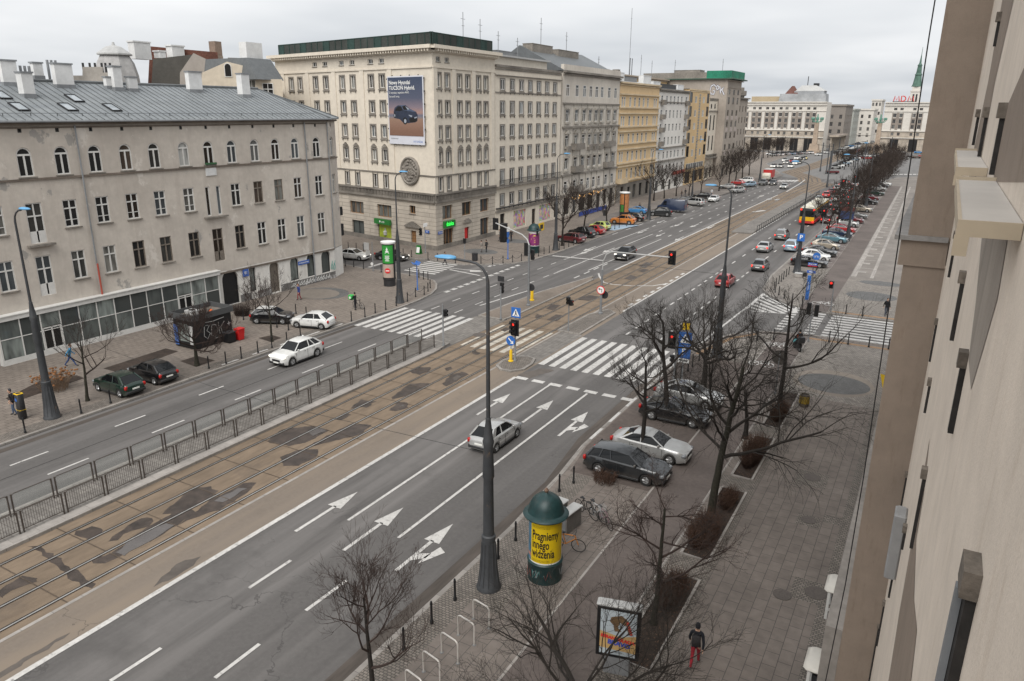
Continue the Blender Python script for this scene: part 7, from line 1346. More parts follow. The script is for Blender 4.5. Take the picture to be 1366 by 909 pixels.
# ---- advertising columns
def ad_column(px, py, H, R_, label, kind):
    c = G(px, py, .12); t = thing('advertising_column', label, 'advertising column', pol(c, .12), 0); dk = M('dark_green_enamel', (.014, .045, .046), .42, .25, 4, .3, obj=True, stain=(.04, .055, .05), stain_th=(.55, .75), stain_scale=2.5)
    if kind in ('dome', 'purple'):
        b = MB(); b.lathe([(R_*1.02, 0), (R_*1.02, H*.22), (R_*1.06, H*.235), (R_*.98, H*.25)], 32); b.obj('plinth', dk, t, smooth=40)
        b = MB(); b.lathe([(R_*.96, H*.25), (R_*.96, H*.77)], 40); b.obj('paper_drum', m_signw, t, smooth=60); b = MB(); z = H*.77; b.lathe([(R_*1.0, z), (R_*1.3, z+.02), (R_*1.33, z+.07), (R_*1.25, z+.12), (R_*1.06, z+.17), (R_*1.02, z+.24), (R_*.96, z+.46), (R_*.78, z+.7), (R_*.48, z+.88), (R_*.12, z+.96), (R_*.08, z+1.0)], 32); b.obj('domed_cap', dk, t, smooth=40)
        b = MB(); b.lathe([(.03, z+.98), (.09, z+1.04), (.1, z+1.1), (.03, z+1.2)], 10); b.obj('finial', m_rust, t)
        def wrap(a0, a1, z0, z1, mat, dr, nm, lbl=None):
            b = MB(); n = 14; rr = R_*.96+dr
            for k in range(n):
                u, v = a0+(a1-a0)*k/n, a0+(a1-a0)*(k+1)/n; b.poly([(rr*cos(u), rr*sin(u), z0), (rr*cos(v), rr*sin(v), z0), (rr*cos(v), rr*sin(v), z1), (rr*cos(u), rr*sin(u), z1)])
            o = b.obj(nm, mat, t, smooth=60); return o
        ca = math.atan2(-c.y, -c.x)
        if kind == 'dome':
            wrap(ca-.98, ca+1.3, 1.02, 2.86, M('yellow_poster', (.62, .43, .005), .5, .05, 3, .06, obj=True), .006, 'poster'); wrap(ca-2.0, ca-1.0, 1.0, 2.8, M('blue_poster', (.08, .2, .3), .5, .5, 2.5, .3, obj=True, stain=(.5, .2, .12), stain_th=(.58, .62), stain_scale=1.5), .006, 'poster'); wrap(ca-3.1, ca+3.1, 2.9, 3.02, m_lgrey, .004, 'paper_band')
            tw = M('poster_black_ink', (.012, .012, .012), .5, 0, 2, 0)
            for s_, z, sz in (('Pragniemy', 2.3, .48), ('innego', 1.88, .48), ('widzenia', 1.46, .48)):
                me = text_mesh(s_, sz, tw, bold=.011, align='LEFT', sx=.6); rr = R_*.96+.012
                for v in me.vertices: a = ca-.86+v.co.x/rr; zz = z+v.co.y*1.15; v.co = (rr*cos(a), rr*sin(a), zz)
                inst('lettering', me, t)
            for z in (2.72, 2.66, 1.16, 1.1): 
                me = text_mesh('Muzeum Sztuki Nowoczesnej  wystawa', .05, tw, align='LEFT'); rr = R_*.96+.012
                for v in me.vertices: a = ca-.86+v.co.x/rr; v.co = (rr*cos(a), rr*sin(a), z+v.co.y)
                inst('lettering', me, t)
            for k in range(6): 
                b = MB(); a = ca+rnd.uniform(-1.4, 1.4); pts = [(R_*1.035*cos(a+.1*j*rnd.uniform(.4, 1)), R_*1.035*sin(a+.1*j), .35+.3*sin(j*1.7+k)*.7+.12) for j in range(7)]; b.tube(pts, .012, 4); b.obj('graffiti', M('spray_%d' % k, [(.2, .06, .05), (.1, .25, .24), (.25, .25, .25)][k % 3], .6, 0, 1, 0), t)
        else:
            wrap(ca-1.5, ca+1.5, 1.05, 2.75, M('purple_poster', (.22, .03, .14), .5, .4, 2, .2, obj=True, stain=(.55, .4, .08), stain_th=(.56, .6), stain_scale=2.2), .006, 'poster')
    else:
        b = MB(); b.lathe([(R_*.95, 0), (R_*.95, H*.14), (R_*1.04, H*.15), (R_*1.04, H*.18)], 32); b.obj('plinth', m_dark, t, smooth=40); b = MB(); b.lathe([(R_, H*.18), (R_, H*.95)], 40); b.obj('drum', m_black, t, smooth=60); b = MB(); b.lathe([(R_*1.12, H*.945), (R_*1.18, H*.955), (R_*1.18, H*.99), (R_*.4, H)], 32); b.obj('lid', m_signw, t, smooth=40); ca = math.atan2(-c.y, -c.x)
        def wrap(a0, a1, z0, z1, mat):
            b = MB(); n = 14; rr = R_+.012
            for k in range(n): u, v = a0+(a1-a0)*k/n, a0+(a1-a0)*(k+1)/n; b.poly([(rr*cos(u), rr*sin(u), z0), (rr*cos(v), rr*sin(v), z0), (rr*cos(v), rr*sin(v), z1), (rr*cos(u), rr*sin(u), z1)])
            return b.obj('poster', mat, t, smooth=60)
        if kind == 'green':
            wrap(ca-1.25, ca+.75, H*.52, H*.92, M('green_poster', (.03, .27, .04), .45, .05, 3, .05)); wrap(ca-1.25, ca+.75, H*.2, H*.5, M('beige_poster', (.45, .36, .3), .5, .08, 3, .1)); R1 = R_+.02
            b = MB()
            for k in range(5):
                a = pi/2+k*2*pi/5; p = lambda r, an: (R1*cos(ca-.25+r*cos(an)/R1), R1*sin(ca-.25+r*cos(an)/R1), H*.8+r*sin(an)); b.poly([p(.42, a), p(.17, a-.63), p(0, 0), p(.17, a+.63)])
            b.obj('white_star', m_signw, t)
            for k, z in enumerate((.68, .655, .63, .6, .575)): b = MB(); w_ = (.7, .62, .75, .5, .66)[k]; b.loft([[(R1*cos(ca-.25+s*w_/2), R1*sin(ca-.25+s*w_/2), H*z+dz) for dz in (0, .07)] for s in (-1, -.5, 0, .5, 1)], closed=False); b.obj('text_line', m_signw, t)
            b = MB(); b.lathe([(.3, 0), (.3, .02)], 24); o = b.obj('red_disc', m_red, t); o.location = (R1*cos(ca-.25), R1*sin(ca-.25), H*.36); o.rotation_euler = face_mat((cos(ca-.25), sin(ca-.25), 0)); b = MB(); b.box(-.2, .2, -.05, .05, .02, .03); setp(b.obj('white_bar', m_signw), o)
        else:
            wrap(ca-1.4, ca-.1, H*.5, H*.92, M('orange_poster', (.4, .17, .06), .5, .25, 3, .2, obj=True)); wrap(ca+.1, ca+1.4, H*.2, H*.92, M('orange_poster', (.42, .18, .07), .5, .3, 3, .2, obj=True)); wrap(ca-1.4, ca-.1, H*.2, H*.48, M('green_poster2', (.06, .22, .04), .5, .2, 2, .2))
    return t
ad_column(726.5, 768, 3.85, .72, 'round advertising column with a domed green cap and a yellow poster', 'dome')
ad_column(520, 381, 5.05, .7, 'green poster column with a white star, beside the left lamp post', 'green')
ad_column(712, 337, 4.0, .78, 'green-capped advertising column with a purple poster by the annex', 'purple')
ad_column(832, 289, 4.6, .85, 'advertising column with orange posters beyond the ornate tenement', 'orange')
# ---- kiosk
K0 = G(272, 468, .12); t = thing('kiosk', 'flat-roofed black kiosk with white graffiti on its side', 'kiosk', (-52.1, 39.3, .12)); b = MB(); b.rbox(-1.25, 1.25, -1.9, 1.9, .05, 2.45, .03); b.obj('cabin', m_black, t); b = MB(); b.box(-1.4, 1.4, -2.05, 2.05, 2.45, 2.5); 
for q4 in ((-1.4, 1.4, -2.05, -1.97), (-1.4, 1.4, 1.97, 2.05), (-1.4, -1.32, -1.97, 1.97), (1.32, 1.4, -1.97, 1.97)): b.box(q4[0], q4[1], q4[2], q4[3], 2.5, 2.95)
b.obj('roof_parapet', M('kiosk_grey', (.075, .078, .08), .6, .1, 2, .1), t); b = MB(); b.box(-1.3, 1.3, -1.95, 1.95, 2.505, 2.56); b.obj('roof_felt', M('roof_felt', (.16, .14, .12), .9, .2, 2, .3), t)
graffiti('', (1.3, .2, 1.3), EE, [[(-1.1, .5), (-1.2, -.3), (-.9, -.6), (-.6, -.2), (-.9, .1), (-.6, .5), (-1.0, .55)], [(-.4, .4), (-.5, -.4), (-.1, -.6), (.2, -.1), (0, .4), (-.35, .45)], [(.3, .55), (.35, -.5)], [(.9, .5), (.5, .1), (.6, -.5), (1.0, -.5)], [(1.35, .35), (1.35, 0)], [(1.2, .2), (1.5, .2)], [(-.2, -.75), (.5, -.72)], [(-.95, .8), (-.2, .75), (.9, .85)]], .03, m_lgrey, t)
b = MB(); b.box(-.6, .6, -1.93, -1.9, .6, 2.1); b.obj('shop_window', m_blueglass, t); b = MB(); b.box(-1.2, -.75, -1.95, -1.9, .2, 1.9); b.obj('blue_poster', M('blue_poster_kiosk', (.06, .13, .35), .5, .3, 3, .1), t); b = MB(); b.box(.7, 1.15, -1.95, -1.9, .3, 2.0); b.obj('pale_poster', m_lgrey, t)
t = thing('waste_bin', 'bright red plastic wheeled bin beside the kiosk', 'bin', (-50.15, 41.3, .12)); b = MB(); b.loft([[(-.22, -.25, .05), (.22, -.25, .05), (.22, .25, .05), (-.22, .25, .05)], [(-.3, -.32, .95), (.3, -.32, .95), (.3, .32, .95), (-.3, .32, .95)]], True, True); b.obj('tub', M('red_plastic', (.55, .02, .02), .4, .06, 3, .05), t); b = MB(); b.rbox(-.33, .33, -.36, .36, .95, 1.05, .03); b.obj('lid', M('red_plastic_lid', (.5, .02, .02), .4, .06, 3, .05), t)
t = thing('waste_bin', 'black lidded container between the red bin and the kiosk', 'bin', (-50.35, 40.4, .12)); b = MB(); b.rbox(-.35, .35, -.4, .4, .03, .85, .04); b.obj('tub', m_black, t); b = MB(); b.rbox(-.38, .38, -.43, .43, .85, .93, .03); b.obj('lid', m_dark, t)
t = thing('traffic_cone', 'fallen orange cone lying on the kiosk roof', 'cone', (-51.7, 39.9, 2.8)); b = MB(); b.lathe([(.16, 0), (.05, .55)], 12); b.obj('cone', M('cone_orange', (.65, .12, .02), .5, .05, 2, 0), t).rotation_euler = (1.5, 0, .6)
t = thing('air_conditioner', 'pale air-conditioning box on the kiosk roof', 'air conditioner', (-52.5, 38.7, 2.69)); b = MB(); b.rbox(-.5, .5, -.4, .4, 0, .35, .04); b.obj('casing', m_lgrey, t); b = MB(); b.lathe([(.25, .35), (.25, .38), (.05, .4)], 12); b.obj('fan_grille', m_dark, t)
# parking meter
c = G(31, 559, .12); t = thing('parking_meter', 'dark parking meter pillar with yellow bands at the left edge', 'parking meter', pol(c, .12)); b = MB(); b.rbox(-.22, .22, -.2, .2, 0, 1.75, .07); b.obj('pillar', m_dark, t, smooth=50); b = MB(); b.rbox(-.225, .225, -.205, .205, 1.69, 1.74, .02); b.rbox(-.225, .225, -.205, .205, .63, .66, .01); b.obj('yellow_band', m_yel, t); b = MB(); b.rbox(-.1, .1, -.215, -.2, 1.25, 1.45, .005); b.obj('screen', m_blue, t)
# ---- bollards
BW = None
def bollard_mesh():
    b = MB(); b.lathe([(.075, 0), (.075, .14), (.05, .17), (.047, .84), (.058, .86), (.058, .9), (.045, .93), (.045, .98), (.02, 1.02)], 10); return b.mesh('bollard', m_black, 40)
BM = bollard_mesh()
def bollards(pts, phrase, group, z=.12):
    for i, p in enumerate(pts): c = G(p[0], p[1], z); tag(inst('bollard', BM, None, pol(c, z), rnd.random()), '%s %s' % (ORD[i], phrase) if len(pts) > 1 else phrase, 'bollard', group)
    return [G(p[0], p[1], z) for p in pts]
bollards([(539, 868), (576, 832), (607, 801), (664.5, 745.5), (687.8, 721.5)], 'black bollard from the picture bottom along the near right kerb', 'bollards along the near right kerb')
bollards([(746, 656), (765, 645)], 'black bollard between the near right bicycles and the estate car', 'bollards along the near right kerb')
bollards([(34, 578), (108.7, 552), (147.8, 538.5)], 'dark bollard from the left edge along the left kerb', 'bollards along the left kerb')
bollards([(278.8, 492), (301.7, 485.5), (322.3, 478.5), (344.3, 471), (363, 464.5), (383, 458), (401, 449.5)], 'dark bollard from the kiosk along the left kerb', 'bollards along the left kerb')
bollards([(325, 427), (340, 430), (369.5, 437), (385, 441), (395, 419), (409, 423)], 'dark bollard from the left around the parked black and white cars', 'bollards around the parked cars')
bollards([(469, 429), (487, 423.5), (500.7, 418), (514.7, 413.5), (528.7, 408.5)], 'dark bollard from the left along the kerb before the left crosswalk', 'bollards along the left kerb')
cb1 = bollards([(543.6, 402.5), (554.5, 396.5), (566, 393.5), (571, 389), (574, 384.5), (571, 373.5), (565, 373), (558.8, 370.5), (546.5, 368.5)], 'chained bollard from the lamp post round the left corner', 'bollards round the left corner')
bollards([(508.7, 363.5), (485, 359), (472, 356.5), (460.7, 355.5)], 'bollard from the green column leftwards along the side street', 'bollards along the side street')
bollards([(453.6, 331.5), (464.8, 332.3), (475.4, 333.4), (485, 335), (538, 341.5), (549, 343.4), (571, 346.6), (583.6, 348)], 'bollard from the left along the far side of the side street', 'bollards along the side street')
cb2 = bollards([(607.5, 351.5), (641.6, 352), (657, 352.3), (671, 351.5), (683.8, 350.3), (695.6, 348.5), (711.5, 344.5), (718.4, 342.3), (725.7, 339.5), (732.7, 337.5)], 'chained bollard from the left along the cream block corner kerb', 'bollards along the far corner')
bollards([(746, 333.5), (752.5, 332), (758.6, 329.5), (765, 327)], 'bollard from the left below the maroon estate car', 'bollards along the far corner')
bollards([(1032.4, 387.5), (1034, 390.5), (1035, 382), (1038.7, 379), (1042, 376), (1045, 373), (1048.6, 369.5), (1052, 366.5)], 'dark bollard from the crossing along the far right kerb', 'bollards on the far right corner')
bollards([(1038.7, 394), (1046, 398.5), (1056.5, 403.5), (1070, 408)], 'dark bollard from the left along the far right side-street kerb', 'bollards on the far right corner')
bollards([(1010, 455), (1031.6, 453.5)], 'dark bollard from the left behind the bare trees at the near crossing', 'bollards at the near right crossing')
bollards([(1105.7, 456.5), (1131, 460), (1158.6, 463.5), (1185, 466.5)], 'dark bollard from the left below the right crosswalk', 'bollards at the right crosswalk')
bollards([(1128, 419.5), (1150, 422)], 'dark bollard from the left above the right crosswalk', 'bollards at the right crosswalk')
bollards([(900, 511), (908, 505.5), (917.5, 495.5), (923.5, 489.5), (932.6, 481.5)], 'dark bollard from the signpost along the kerb behind the trees', 'bollards at the near right crossing')
bollards([(836, 302), (826, 304), (820, 306), (978, 260), (984, 258.5), (990, 257), (996, 255.5)], 'small far bollard from the blue bay along the far left kerb', 'bollards along the far left kerb')
for nm, L_, pairs in (('left corner', cb1, [(0, 1), (1, 2), (2, 4), (6, 7), (7, 8)]), ('far corner', cb2, [(1, 2), (2, 3), (3, 4), (4, 5), (5, 6), (6, 7)])):
    for i, (a, b2) in enumerate(pairs):
        p, q2 = L_[a]+V((0, 0, .82)), L_[b2]+V((0, 0, .82)); b = MB(); b.tube([p.lerp(q2, u)-V((0, 0, .35*4*u*(1-u))) for u in [k/6 for k in range(7)]], .022, 4); tag(b.obj('chain', m_dark), '%s slack chain between bollards at the %s, from the left' % (ORD[i], nm), 'chain', 'chains between bollards')
# ---- platform fences: framed panels
def fence_line(x, y0, y1, n, phrase, mat, fillm):
    ys = [y0+(y1-y0)*i/n for i in range(n+1)]
    for i in range(n):
        a, b2 = ys[i]+.09, ys[i+1]-.09; t = thing('fence_panel', '%s %s' % (ORD[i], phrase), 'fence panel', (x, a, .16), 0, phrase.split(' from')[0]); q = MB(); w = b2-a
        for yy in (0, w): q.box(-.03, .03, yy-.03, yy+.03, 0, 1.12)
        q.tube([(0, 0, 1.02), (0, .1, 1.12), (0, w-.1, 1.12), (0, w, 1.02)], .024, 6); q.box(-.016, .016, 0, w, .16, .19); q.obj('frame', mat, t)
        if fillm == 'bars':
            q = MB(); k = int(w/.11)
            for j in range(1, k): q.box(-.009, .009, w*j/k-.006, w*j/k+.006, .2, 1.09)
            q.obj('bars', mat, t)
        else:
            q = MB(); q.box(-.006, .006, .05, w-.05, .22, 1.08); q.obj('glass_pane', fillm, t)
m_fence = M('brown_fence_paint', (.075, .062, .053), .5, .15, 5, .1)
mgl, nt, b_ = new_mat('clear_panel'); b_.inputs['Base Color'].default_value = (.55, .6, .56, 1); b_.inputs['Roughness'].default_value = .15; b_.inputs['Alpha'].default_value = .1
fence_line(-36.5, 5.3, 48.9, 21, 'glass fence panel from the left along the carriageway side of the tram platform', m_fence, mgl)
fence_line(-34.55, 8.9, 48.0, 19, 'barred fence panel from the left along the track side of the tram platform', m_fence, 'bars')
q = MB(); q2 = MB()
for k in range(40): q.box(-25.2, -25.12, 126+1.75*k, 126.08+1.75*k, .1, 1.2)
q.box(-25.2, -25.12, 126, 196, 1.15, 1.22); q.box(-25.2, -25.12, 126, 196, .3, .35); t = q.obj('railing', m_dark); tag(t, 'long dark railing between the bus and the distant tram tracks', 'railing'); q2.box(-29, -25.6, 124.5, 196, 0, .2); struct(q2, 'tram_platform', m_plat)
# ---- near right odds and ends
for i, (px, py) in enumerate(((655, 840), (635, 862), (613, 886), (589, 912), (566, 938))):
    a = G(px-13, py-8, .12); t = thing('bike_rack', '%s steel bicycle hoop from the top of the row below the lamp post' % ORD[i], 'bike rack', pol(a, .12), RD(-12), 'bicycle hoops in a row'); b = MB(); b.tube([(-.42, 0, 0), (-.42, 0, .8), (-.38, 0, .88), (-.3, 0, .92), (.3, 0, .92), (.38, 0, .88), (.42, 0, .8), (.42, 0, 0)], .03, 8); b.obj('hoop', M('galvanised_tube', (.6, .57, .53), .35, .1, 6, .1, metal=.3), t, smooth=60); b = MB(); b.lathe([(.07, 0), (.07, .012)], 10, (-.42, 0, 0)); b.lathe([(.07, 0), (.07, .012)], 10, (.42, 0, 0)); b.obj('foot_plate', m_grey, t)
def bicycle(px, py, rz, label, fm, z=.12, loc=None, basket=False, lean=.12):
    c = G(px, py, z); t = thing('bicycle', label, 'bicycle', loc or pol(c, z), RD(rz), 'bicycles'); t.rotation_euler = (lean, 0, RD(rz))
    for nm, x in (('wheel', -.52), ('wheel', .52)):
        b = MB(); n = 24; b.tube([(x+.33*cos(2*pi*k/n), 0, .34+.33*sin(2*pi*k/n)) for k in range(n+1)], .02, 5, False); o = b.obj(nm, m_tyre, t); b = MB()
        for k in range(10): a = 2*pi*k/10; b.tube([(x, 0, .34), (x+.32*cos(a), 0, .34+.32*sin(a))], .004, 3)
        b.lathe([(.03, -.03), (.03, .03)], 6, (x, 0, .34)); setp(b.obj('spokes', m_grey), o)
    b = MB(); P_ = dict(r=(-.52, 0, .34), f=(.52, 0, .34), bb=(-.08, 0, .3), st=(-.2, 0, .82), hd=(.36, 0, .84), hb=(.4, 0, .7))
    for a, c2 in (('r', 'bb'), ('r', 'st'), ('bb', 'st'), ('bb', 'hb'), ('st', 'hd'), ('hd', 'f')): b.tube([P_[a], P_[c2]], .022, 6)
    b.obj('frame', fm, t); b = MB(); b.tube([(.33, -.28, 1.02), (.4, -.1, 1.0), (.38, 0, .98), (.4, .1, 1.0), (.33, .28, 1.02)], .014, 5); b.tube([(.36, 0, .82), (.38, 0, .98)], .016, 5); b.obj('handlebar', m_dark, t); b = MB(); b.loft([[(-.34, -.08, .9), (-.34, .08, .9), (-.34, .08, .94), (-.34, -.08, .94)], [(-.08, -.025, .91), (-.08, .025, .91), (-.08, .025, .94), (-.08, -.025, .94)]], True, True); b.tube([(-.2, 0, .8), (-.22, 0, .92)], .015, 5); b.obj('saddle', m_black, t)
    if basket: b = MB(); [b.tube([(.45, -.15, z_), (.7, -.15, z_), (.7, .15, z_), (.45, .15, z_), (.45, -.15, z_)], .01, 4) for z_ in (.78, .86, .94, 1.02)]; b.obj('basket', m_lgrey, t)
    return t
m_bk1 = M('bicycle_silver', (.4, .4, .4), .35, .1, 4, 0); m_bk2 = M('bicycle_black', (.02, .02, .02), .4, .1, 4, 0); m_bk3 = M('bicycle_orange', (.55, .2, .03), .4, .1, 4, 0); m_bk4 = M('bicycle_mauve', (.2, .12, .14), .5, .1, 4, 0)
bicycle(783, 688, -25, 'black bicycle leaning at the rack left of the tangle beside the parked estate car', m_bk2); bicycle(796, 692, -32, 'silver bicycle with a wire basket in the middle of the rack', m_bk1, basket=True); bicycle(806, 700, -38, 'mauve bicycle in the rack, overgrown by twigs', m_bk4); bicycle(757, 733, 8, 'orange and red bicycle half hidden behind the yellow poster column', m_bk3)
# utility cabinets behind the column
for px, py, sx, sy, h, lb in ((744, 700, .5, .9, 1.15, 'grey utility cabinet with a flat pale top behind the green-capped column'), (760, 705, .45, 1.3, .95, 'longer graffiti-marked cabinet beside the bicycles')):
    c = G(px, py, .12); t = thing('utility_cabinet', lb, 'cabinet', pol(c, .12), RD(-8), 'cabinets at the bicycles'); b = MB(); b.rbox(-sx/2, sx/2, -sy/2, sy/2, 0, h, .02); b.obj('casing', M('cabinet_grey', (.26, .25, .235), .7, .15, 3, .3), t); b = MB(); b.rbox(-sx/2-.05, sx/2+.05, -sy/2-.05, sy/2+.05, h, h+.07, .02); b.obj('lid', m_lgrey, t); b = MB(); b.box(-sx/2+.05, sx/2-.05, -sy/2-.015, -sy/2-.003, .1, h-.1); b.obj('door', m_grey, t)
# poster light box
c = G(822, 897, .12); t = thing('poster_light_box', 'black framed poster box showing a crouching skater above the words Strangulacja Bravo', 'poster box', pol(c, .12), RD(14)); b = MB(); b.rbox(-.45, .45, -.14, .14, 0, .75, .03); b.obj('foot', m_grey, t); b = MB(); b.rbox(-.75, .75, -.16, .16, .72, 2.75, .03); b.obj('case', m_black, t); b = MB(); b.rbox(-.78, .78, -.2, .2, 2.75, 2.86, .04); b.obj('top_cap', m_lgrey, t)
b = MB(); b.poly([(-.62, -.165, .86), (.62, -.165, .86), (.62, -.165, 2.64), (-.62, -.165, 2.64)]); b.obj('poster_sheet', M('poster_sky', (.42, .47, .5), .4, .15, 1.5, .1, obj=True), t)
b = MB(); b.poly([(-.62, -.17, 1.1), (.62, -.17, 1.02), (.62, -.17, 1.75), (.1, -.17, 1.62), (-.62, -.17, 1.78)]); b.obj('printed_sand', M('poster_sand', (.5, .33, .14), .4, .15, 3, .1, obj=True), t)
b = MB(); b.poly([(-.25, -.176, 2.38), (.1, -.176, 2.5), (.35, -.176, 2.3), (.42, -.176, 1.85), (.5, -.176, 1.78), (.36, -.176, 1.76), (.28, -.176, 2.1), (.05, -.176, 2.2), (-.02, -.176, 2.0), (.12, -.176, 1.85), (-.12, -.176, 1.82), (-.16, -.176, 2.05), (-.3, -.176, 2.2)]); b.obj('printed_figure', M('poster_khaki', (.13, .08, .04), .5, .15, 4, 0), t)
b = MB(); b.tube([(.3, -.178, 2.28), (.46, -.178, 1.8)], .05, 5); b.obj('printed_arm', M('poster_red', (.45, .06, .04), .5, 0, 2, 0), t)
inst('lettering', text_mesh('STRANGULACJA', .16, m_red, bold=.012), t, (0, -.18, 1.52), rot=(pi/2, .12, 0)); inst('lettering', text_mesh('BRAVO', .24, M('poster_blue', (.05, .08, .4), .5, 0, 2, 0), bold=.014), t, (.05, -.18, 1.33), rot=(pi/2, .12, 0)); inst('lettering', text_mesh('w kinach', .1, m_dark), t, (0, -.18, .98), rot=(pi/2, 0, 0))
# concrete litter bin
c = G(1072, 542, .12); t = thing('litter_bin', 'round concrete litter bin with a yellow band on the slab pavement', 'litter bin', pol(c, .12)); b = MB(); b.lathe([(.26, 0), (.3, .1), (.33, .5), (.3, .85), (.24, .88), (.22, .5)], 18, cap1=False); b.obj('bin_body', M('exposed_aggregate', (.15, .125, .1), .9, .3, 20, .2, bump=.5), t, smooth=50); b = MB(); b.lathe([(.335, .25), (.338, .5), (.315, .75)], 18, cap0=False, cap1=False); b.obj('yellow_band', M('faded_yellow', (.3, .2, .02), .7, .4, 5, .2), t, smooth=50); b = MB(); b.lathe([(.2, .8), (.02, .8)], 12, cap0=False, cap1=False); b.obj('opening', m_black, t)
for px, py, lb in ((1065, 370, 'low concrete bench block by the lamp post with the parking sign'), (1071, 368.5, 'smaller dark box beside the concrete bench'), (807, 288, 'dark litter bin by the lime green car'), (633.5, 348, 'square dark bin on the far left corner')):
    c = G(px, py, .12); t = thing('litter_bin' if 'bin' in lb else 'street_block', lb, 'bin' if 'bin' in lb else 'street block', pol(c, .12)); b = MB(); s = .45 if 'bin' in lb else .6; h = .95 if 'bin' in lb else .45; b.rbox(-s*.7, s*.7, -s*.6, s*.6, 0, h, .05); b.obj('body', m_dark if 'dark' in lb else m_conc, t); b = MB(); b.rbox(-s*.76, s*.76, -s*.66, s*.66, h, h+.08, .03); b.obj('cap', m_dark if 'dark' in lb else m_lgrey, t)
for px, py, lb in ((655, 505, ''),): pass
# blue poster stand among the far right row
c = G(1127, 303, .12); t = thing('poster_stand', 'blue and red poster panel among the far right trees', 'poster stand', pol(c, .12)); b = MB(); b.box(-1.2, -1.1, -.05, .05, 0, 4); b.box(1.1, 1.2, -.05, .05, 0, 4); b.obj('legs', m_dark, t); b = MB(); b.box(-1.2, 1.2, -.1, .1, 1.4, 2.7); b.obj('blue_panel', M('poster_blue_far', (.035, .055, .13), .5, .3, 2, .2), t); b = MB(); b.box(-1.2, 1.2, -.1, .1, 2.75, 3.4); b.obj('red_panel', M('poster_red_far', (.11, .035, .03), .5, .3, 2, .2), t)
c = G(825, 262, .12); 
for px, py, w_, lb in ((1025, 232, 1.6, ''),): pass
ck = G(846, 287, .12)
bk = thing('cafe_barrier', 'row of blue fabric barriers round the cafe terrace of the ornate tenement', 'barrier', (XF+2.6, 127, .12)); q = MB()
for k in range(6): q.box(-.04, .04, 2.2*k+.1, 2.2*k+2.0, .15, .95)
q.obj('fabric', M('barrier_blue', (.03, .06, .28), .7, .1, 3, .1), bk); q = MB()
for k in range(7): q.tube([(0, 2.2*k, 0), (0, 2.2*k, 1.05)], .035, 5)
q.obj('posts', m_dark, bk)
ys = thing('wet_floor_board', 'yellow A-shaped board before the annex shop window', 'board', tuple(G(722, 308, .12))); q = MB(); q.box(-.05, .05, -.9, .9, 0, 1.3); q.obj('panel', m_yel, ys); q = MB(); q.box(.05, .06, -.5, .5, .3, 1.0); q.obj('printed_patch', m_dark, ys)
cb_ = thing('phone_cabinet', 'tall black cabinet on the far left corner pavement', 'cabinet', tuple(G(672, 323, .12))); q = MB(); q.rbox(-.4, .4, -.5, .5, 0, 2.7, .05); q.obj('casing', m_black, cb_); q = MB(); q.rbox(-.43, .43, -.53, .53, 2.7, 2.8, .03); q.obj('lid', m_dark, cb_)
# ---- overhead tram wires
def wire(name, label, pts, r=.012):
    b = MB(); b.tube(pts, r, 4); return tag(b.obj(name, m_black), label, 'wire', 'overhead wires')
wire('contact_wire', 'overhead contact wire above the left tram track', [(-32.3, -40, 5.6), (-32.3, 40, 5.5), (-32.3, 190, 5.6)], .008); wire('contact_wire', 'overhead contact wire above the right tram track', [(-29.2, -40, 5.6), (-29.2, 40, 5.5), (-29.2, 190, 5.6)], .008)
l1 = lamp1.location; lL = G(70, 557); lG = G(533.5, 404); lR = G(956, 476)
wire('span_wire', 'span wire from the big lamp post over the road', [(l1.x, l1.y, 6.2), (-25, l1.y+.1, 5.8), (-30.7, 23, 5.65), (-40, 23.4, 6), (lL.x, lL.y, 6.6)], .01); wire('span_wire', 'span wire over the junction from the lamp behind the trees', [(lR.x, lR.y, 6.8), (-25, 62, 6.0), (-31, 62.5, 5.7), (-42, 63, 6.2), (lG.x, lG.y, 6.8)], .01)
